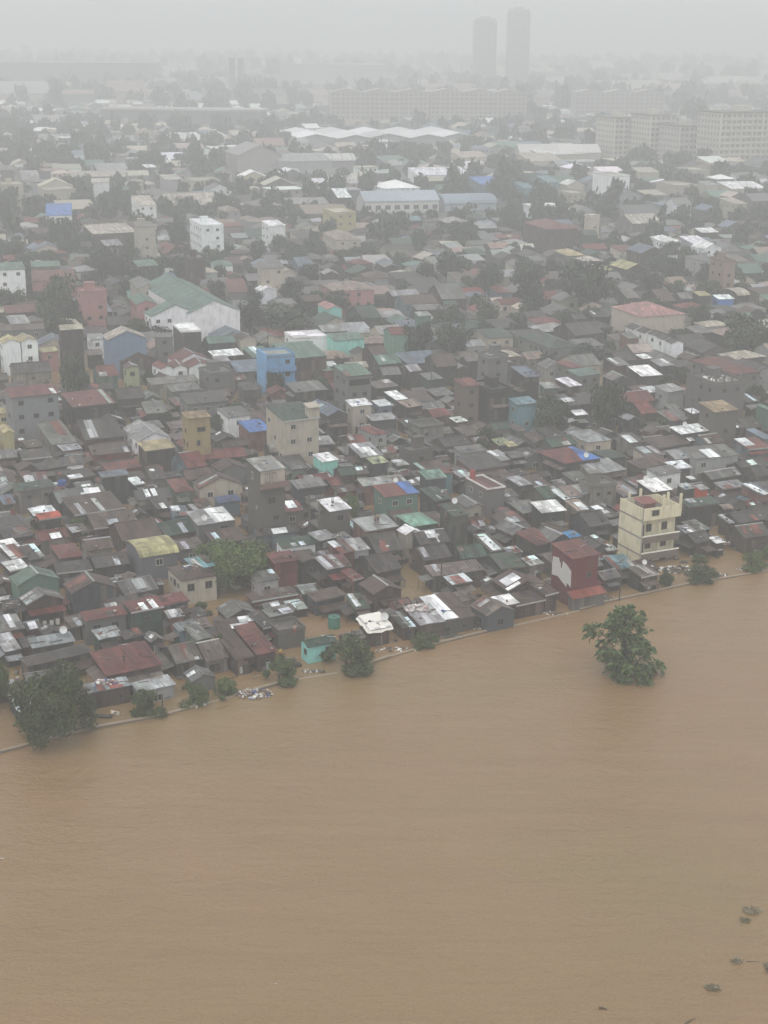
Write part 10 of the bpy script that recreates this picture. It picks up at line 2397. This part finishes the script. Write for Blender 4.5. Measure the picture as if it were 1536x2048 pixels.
# ------------------------------------------------------------------ people
def person(loc, yaw, shirt, pants, label, crouch=False):
    root = tag(empty('person', loc, yaw), label, 'person', 'people on the roofs')
    def skin(name, verts, edges, rad, mat_, color):
        me = bpy.data.meshes.new(name); me.from_pydata(verts, edges, []); o = obj(name, me, root, color=color); me.materials.append(mat_)
        sk_ = o.modifiers.new('skin', 'SKIN'); sk_.use_smooth_shade = True
        for i, r in enumerate(rad): me.skin_vertices[0].data[i].radius = (r, r)
        me.skin_vertices[0].data[0].use_root = True
        o.modifiers.new('sub', 'SUBSURF').levels = 1; o.modifiers['sub'].render_levels = 1
    k = -.42 if crouch else 0
    hip = .92 + k
    V = [(0,0,hip), (0,0,hip+.28), (0,.0,hip+.48), (0,-.01,hip+.58), (0,-.02,hip+.68), (0,-.02,hip+.82)]
    E = [(0,1),(1,2),(2,3),(3,4),(4,5)]; Rr = [.13,.13,.15,.055,.085,.075]
    for s in (-1, 1):
        n = len(V); V += [(s*.19,0,hip+.47), (s*.25,-.03,hip+.2), (s*.2,-.2,hip+.08), (s*.19,-.26,hip+.07)]; E += [(2,n),(n,n+1),(n+1,n+2),(n+2,n+3)]; Rr += [.065,.045,.035,.04]
        n = len(V)
        if crouch: V += [(s*.12,-.05,hip-.02), (s*.16,-.42,hip+.02), (s*.14,-.2,.08), (s*.14,-.36,.04)]
        else: V += [(s*.1,0,hip-.06), (s*.11,-.02,.5), (s*.11,.02,.09), (s*.12,-.13,.04)]
        E += [(0,n),(n,n+1),(n+1,n+2),(n+2,n+3)]; Rr += [.1,.065,.045,.04]
    skin('body', V, E, Rr, CLOTH, (.2,.11,.07))
    skin('shirt', [V[0], V[1], V[2], (0,0,hip+.53), V[6], V[7], V[14], V[15]], [(0,1),(1,2),(2,3),(2,4),(4,5),(2,6),(6,7)], [.15,.15,.17,.08,.085,.06,.085,.06], CLOTH, shirt)
    n1, n2 = 10, 18
    skin('trousers', [(0,0,hip+.02), V[n1], V[n1+1], V[n2], V[n2+1]], [(0,1),(1,2),(0,3),(3,4)], [.15,.115,.08,.115,.08], CLOTH, pants)
    hm = MB(); hb = bmesh.new(); bmesh.ops.create_icosphere(hb, subdivisions=2, radius=.105); hme = bpy.data.meshes.new('hair')
    bmesh.ops.delete(hb, geom=[f for f in hb.faces if f.calc_center_median().z < -.01 and f.calc_center_median().y < .02], context='FACES'); hb.to_mesh(hme); hb.free(); hme.materials.append(CLOTH)
    obj('hair', hme, root, (0, .0, hip+.77), color=(.015,.013,.012))
e = find('flat pale zinc roof deck')
person(to_world(e, -.3, -.6), R(-30), (.17,.12,.08), (.07,.06,.05), 'person in brown shirt standing at the deck edge, left one of the pair'); person(to_world(e, .35, -.35), R(40), (.34,.29,.22), (.08,.07,.06), 'person in pale tan shirt standing on the deck, right one of the pair')
e = find('biggest red waterfront roof'); person(to_world(e, -.6, -1.0), R(10), (.08,.05,.045), (.05,.045,.045), 'person in dark clothes crouching on the biggest red waterfront roof', True)
person((-11.9, 184.6, 2.4), R(20), (.42,.33,.25), (.25,.06,.06), 'person in pale top on the concrete ledge beside the flooded clearing'); person((-13.4, 178.4, 1.6), R(60), (.5,.36,.06), (.25,.06,.05), 'person in yellow top at the corner of the bright red waterfront roof')

# ------------------------------------------------------------------ far landmarks
FARGLASS = flat_mat('far_window', (0.2, 0.2, 0.19), 0.3, 0.3, .2)
def apartment(name, X, Y, yaw, w, d, h, floors, bays, col, label, roof='gable', group='hazy apartment blocks'):
    root = tag(empty(name, (X, Y, 0), R(yaw)), label, 'building', group); a, b = w/2, d/2
    obj('wall', MB().box(-a,-b,-1,a,b,h).mesh('wall', PLASTER), root, color=col)
    fh = h / floors; wm_ = MB(); bm_ = MB()
    for f in range(floors):
        z = f*fh
        for i in range(bays):
            x = -a + (i + .5) * w / bays; ww = w / bays * .3
            wm_.box(x-ww,-b-.12,z+fh*.3,x+ww,-b-.01,z+fh*.78)
        nb = max(2, int(d / (w / bays)))
        for i in range(nb):
            y = -b + (i + .5) * d / nb; ww = d / nb * .25; wm_.box(-a-.12,y-ww,z+fh*.3,-a-.01,y+ww,z+fh*.78)
        o = obj('balcony_ledge', MB().box(-a-.02,-b-.9,z-.15,a+.02,-b-.001,z+.3).mesh('balcony_ledge', PLASTER), root, color=tuple(min(.85, c*1.15) for c in col))
    o = obj('windows', wm_.mesh('windows', FARGLASS), root); o['kind'] = 'stuff'
    for i in range(0, bays + 1, 2): obj('pier', MB().box(-a + i*w/bays - .35,-b-1.0,-1,-a + i*w/bays + .35,-b-.002,h+.3).mesh('pier', PLASTER), root, color=tuple(min(.85, c*1.2) for c in col))
    if roof == 'gable':
        n = max(2, int(w / 22))
        for i in range(n):
            x0 = -a + i*w/n; x1 = x0 + w/n; xm = (x0+x1)/2
            obj('roof', MB().slab([[(x0,b,h+.4),(x0,-b-1,h+.4),(xm,-b-1,h+3.2),(xm,b,h+3.2)], [(xm,b,h+3.2),(xm,-b-1,h+3.2),(x1,-b-1,h+.4),(x1,b,h+.4)]], .3).mesh('roof', TINV), root, color=(.42,.4,.36))
            obj('gable_wall', MB().add([(x0+.3,-b-.2,h),(x1-.3,-b-.2,h),(xm,-b-.2,h+2.8),(x0+.3,-b+.2,h),(x1-.3,-b+.2,h),(xm,-b+.2,h+2.8)], [(0,1,2),(5,4,3),(0,3,4,1),(1,4,5,2),(2,5,3,0)]).mesh('gable_wall', PLASTER), root, color=col)
    else:
        obj('roof', MB().box(-a-.4,-b-.9,h+.001,a+.4,b+.4,h+.8).mesh('roof', CONC), root); obj('stair_tower', MB().box(-a*.2,-b*.3,h+.801,a*.2,b*.4,h+4).mesh('stair_tower', PLASTER), root, color=col)
CRM = (.42,.39,.33)
apartment('apartment_block', -8, 1330, 6, 84, 22, 30, 8, 20, CRM, 'left one of two long hazy apartment rows with zigzag gables behind the white sheds')
apartment('apartment_block', 78, 1345, 6, 84, 22, 30, 8, 20, CRM, 'right one of two long hazy apartment rows with zigzag gables behind the white sheds')
apartment('apartment_block', 217, 1450, 4, 84, 22, 27, 7, 18, (.38,.36,.32), 'pale apartment row half hidden by hazy trees, right of the zigzag rows')
apartment('apartment_block', 152, 1012, 20, 17, 26, 27, 8, 5, (.5,.47,.41), 'narrow cream apartment block with window grid, beside the dark tree mass', 'flat')
apartment('apartment_block', 172, 990, 20, 18, 26, 30, 9, 5, (.52,.49,.43), 'second narrow cream apartment block from the dark tree mass', 'flat')
apartment('apartment_block', 189, 966, 20, 24, 26, 25, 7, 7, (.46,.44,.4), 'broad grey-cream apartment block between the narrow block and the tallest slab', 'flat')
apartment('apartment_block', 216, 935, 20, 44, 26, 35, 10, 12, (.5,.47,.41), 'tallest broad cream apartment slab cut by the right edge', 'flat')
def tower(X, Y, w, d, h, label, steps):
    root = tag(empty('high_rise_tower', (X, Y, 0), R(4)), label, 'tower', 'hazy high-rise towers'); a, b = w/2, d/2
    obj('shaft', MB().box(-a,-b,-1,a,b,h-6).mesh('shaft', PLASTER), root, color=(.36,.36,.365))
    obj('crown_block', MB().box(-a*steps,-b*.9,h-5.999,a*steps,b*.9,h-2.5).box(-a*.45,-b*.5,h-2.499,a*.45,b*.5,h).mesh('crown_block', PLASTER), root, color=(.34,.34,.345))
    for i in range(int(h/3.3) - 2): obj('floor_band', MB().box(-a-.3,-b-.5,i*3.3,a+.3,-b-.002,i*3.3+1.1).mesh('floor_band', PLASTER), root, color=(.36,.36,.36))
    for i in range(7):
        x = -a + (i+.5)*w/7; obj('window_strip', MB().box(x-1.2,-b-.35,2,x+1.2,-b-.003,h-7).mesh('window_strip', FARGLASS), root)
tower(128, 2060, 29, 22, 100, 'shorter one of two hazy high-rise towers with stepped top', .86)
tower(173, 2070, 28, 22, 112, 'taller one of two hazy high-rise towers above the skyline', .92)
# white sheds with zigzag gables
ws = tag(empty('warehouse', (-8, 1125, 0), R(14)), 'row of white zigzag gable warehouse sheds before the apartment rows', 'warehouse')
obj('wall', MB().box(-66,-38,-1,66,38,8).mesh('wall', PLASTER), ws, color=(.3,.3,.29))
for i in range(5):
    x0 = -66 + i*26.4; x1 = x0 + 26.4; xm = (x0+x1)/2; yy = -38 - 10*(i % 2)
    obj('roof', MB().slab([[(x0,40,8.2),(x0,yy,8.2),(xm,yy,10.8),(xm,40,10.8)], [(xm,40,10.8),(xm,yy,10.8),(x1,yy,8.2),(x1,40,8.2)]], .3).mesh('roof', SHEET), ws, color=(.8,.81,.82))
    obj('gable_wall', MB().add([(x0+.3,yy+1,-1),(x1-.3,yy+1,-1),(x1-.3,yy+1,7.8),(xm,yy+1,10.4),(x0+.3,yy+1,7.8)], [(0,1,2,3,4)]).mesh('gable_wall', PLASTER), ws, color=(.26,.26,.26))
def hall(name, X, Y, yaw, w, d, h, t, rc, wc, label, win=0):
    root = tag(empty(name, (X, Y, 0), R(yaw)), label, 'hall', 'halls and sheds in the haze')
    obj('wall', wall_mb(t, w, d, h, .4).mesh('wall', PLASTER), root, color=wc)
    obj('roof', MB().slab(roof_polys(t, w, d, h), .25).mesh('roof', TINV if t in ('gv', 'bv') else SHEET), root, color=rc)
    for i in range(win):
        obj('window', WINW, root, (-w/2 + (i+.5)*w/win, -d/2+.39, h-3), None, (w/win*.6, 1, 2.2))
    return root
hall('factory_hall', -77, 872, 18, 26, 34, 13, 'gv', (.3,.3,.29), (.33,.32,.3), 'tall grey gabled hall with roof vent beside the ribbed barrel shed')
r_ = hall('barrel_shed', -40, 893, 14, 40, 20, 8, 'bu', (.55,.55,.53), (.2,.2,.2), 'ribbed pale barrel-roofed shed right of the tall grey hall')
for i in range(7):
    x = -18 + i*6; q = roof_polys('bu', .5, 20.3, 8.1); obj('rib', MB().slab([[(p[0]+x, p[1], p[2]+.2) for p in f] for f in q], .2).mesh('rib', CLOTH), r_, color=(.36,.36,.35))
hall('factory_hall', 5, 700, 14, 36, 18, 6.0, 'gu', (.3,.35,.4), (.6,.6,.58), 'long low blue-grey factory hall with white window wall', 8)
hall('factory_hall', 37, 712, 14, 26, 20, 4.0, 'bu', (.29,.36,.43), (.34,.39,.44), 'low blue-grey curved hall joined to the white window wall hall')
hall('long_shed', 112, 1000, 5, 54, 22, 6, 'gu', (.62,.62,.6), (.4,.4,.38), 'long low white-roofed shed before the dark tree mass', 0)
# long low dark structures far on the left
def slabwork(name, X, Y, yaw, w, d, h, wc, rc, label, cat):
    root = tag(empty(name, (X, Y, 0), R(yaw)), label, cat); obj('wall', MB().box(-w/2,-d/2,-1,w/2,d/2,h).mesh('wall', PLASTER), root, color=wc)
    obj('roof', MB().box(-w/2-1,-d/2-1,h+.001,w/2+1,d/2+1,h+1.4).mesh('roof', SHEET), root, color=rc)
    n = int(w/12); 
    for i in range(n): obj('pier', MB().box(-w/2+(i+.5)*w/n-.6,-d/2-.6,-1,-w/2+(i+.5)*w/n+.6,-d/2-.002,h-.5).mesh('pier', PLASTER), root, color=tuple(c*.8 for c in wc))
slabwork('depot_building', -165, 1245, -5, 130, 30, 18, (.16,.16,.16), (.42,.41,.38), 'long dark depot with pale roof edge fading in the haze', 'building')
slabwork('elevated_road', -330, 1290, 0, 240, 14, 9, (.13,.13,.13), (.36,.36,.34), 'straight elevated road line low in the haze at the left edge', 'road')
slabwork('shopping_hall', -400, 1990, 2, 200, 80, 38, (.2,.2,.2), (.33,.33,.32), 'huge dark hall with pale roof fading out at upper left', 'building')
slabwork('office_block', -80, 2220, 3, 150, 50, 34, (.4,.37,.32), (.5,.48,.44), 'broad pale cream block with white tank on its roof, far in the haze', 'building')
drum((-128, 2205, 35.4), 5, 9, (.8,.8,.8), 'white roof tank gleaming on the far cream block', 'tanks far off')
for i, x in enumerate((-187, -176)): tag(obj('concrete_chimney', MB().tube((x,1850,-1), (x,1850,46), 4.2, 3.4, 12).tube((x,1850,46), (x,1850,48), 3.9, 3.9, 12).mesh('concrete_chimney', CONC)), ['left one of two stubby far chimneys in the haze', 'right one of two stubby far chimneys in the haze'][i], 'chimney', 'far chimneys')

# ------------------------------------------------------------------ haze
hz = MB().box(-1650, -60, -2.4, 1650, 6100, 118); hm_ = bpy.data.materials.new('rain_haze'); hm_.use_nodes = True; t_ = hm_.node_tree; t_.nodes.clear()
vo = t_.nodes.new('ShaderNodeVolumePrincipled'); vo.inputs['Color'].default_value = (.93, .95, .955, 1); vo.inputs['Density'].default_value = HAZE; vo.inputs['Anisotropy'].default_value = 0.1
ou = t_.nodes.new('ShaderNodeOutputMaterial'); t_.links.new(vo.outputs[0], ou.inputs['Volume'])
ho = obj('haze', hz.mesh('haze', hm_)); tag(ho, 'pale grey rain haze filling the air over the city', kind='stuff')
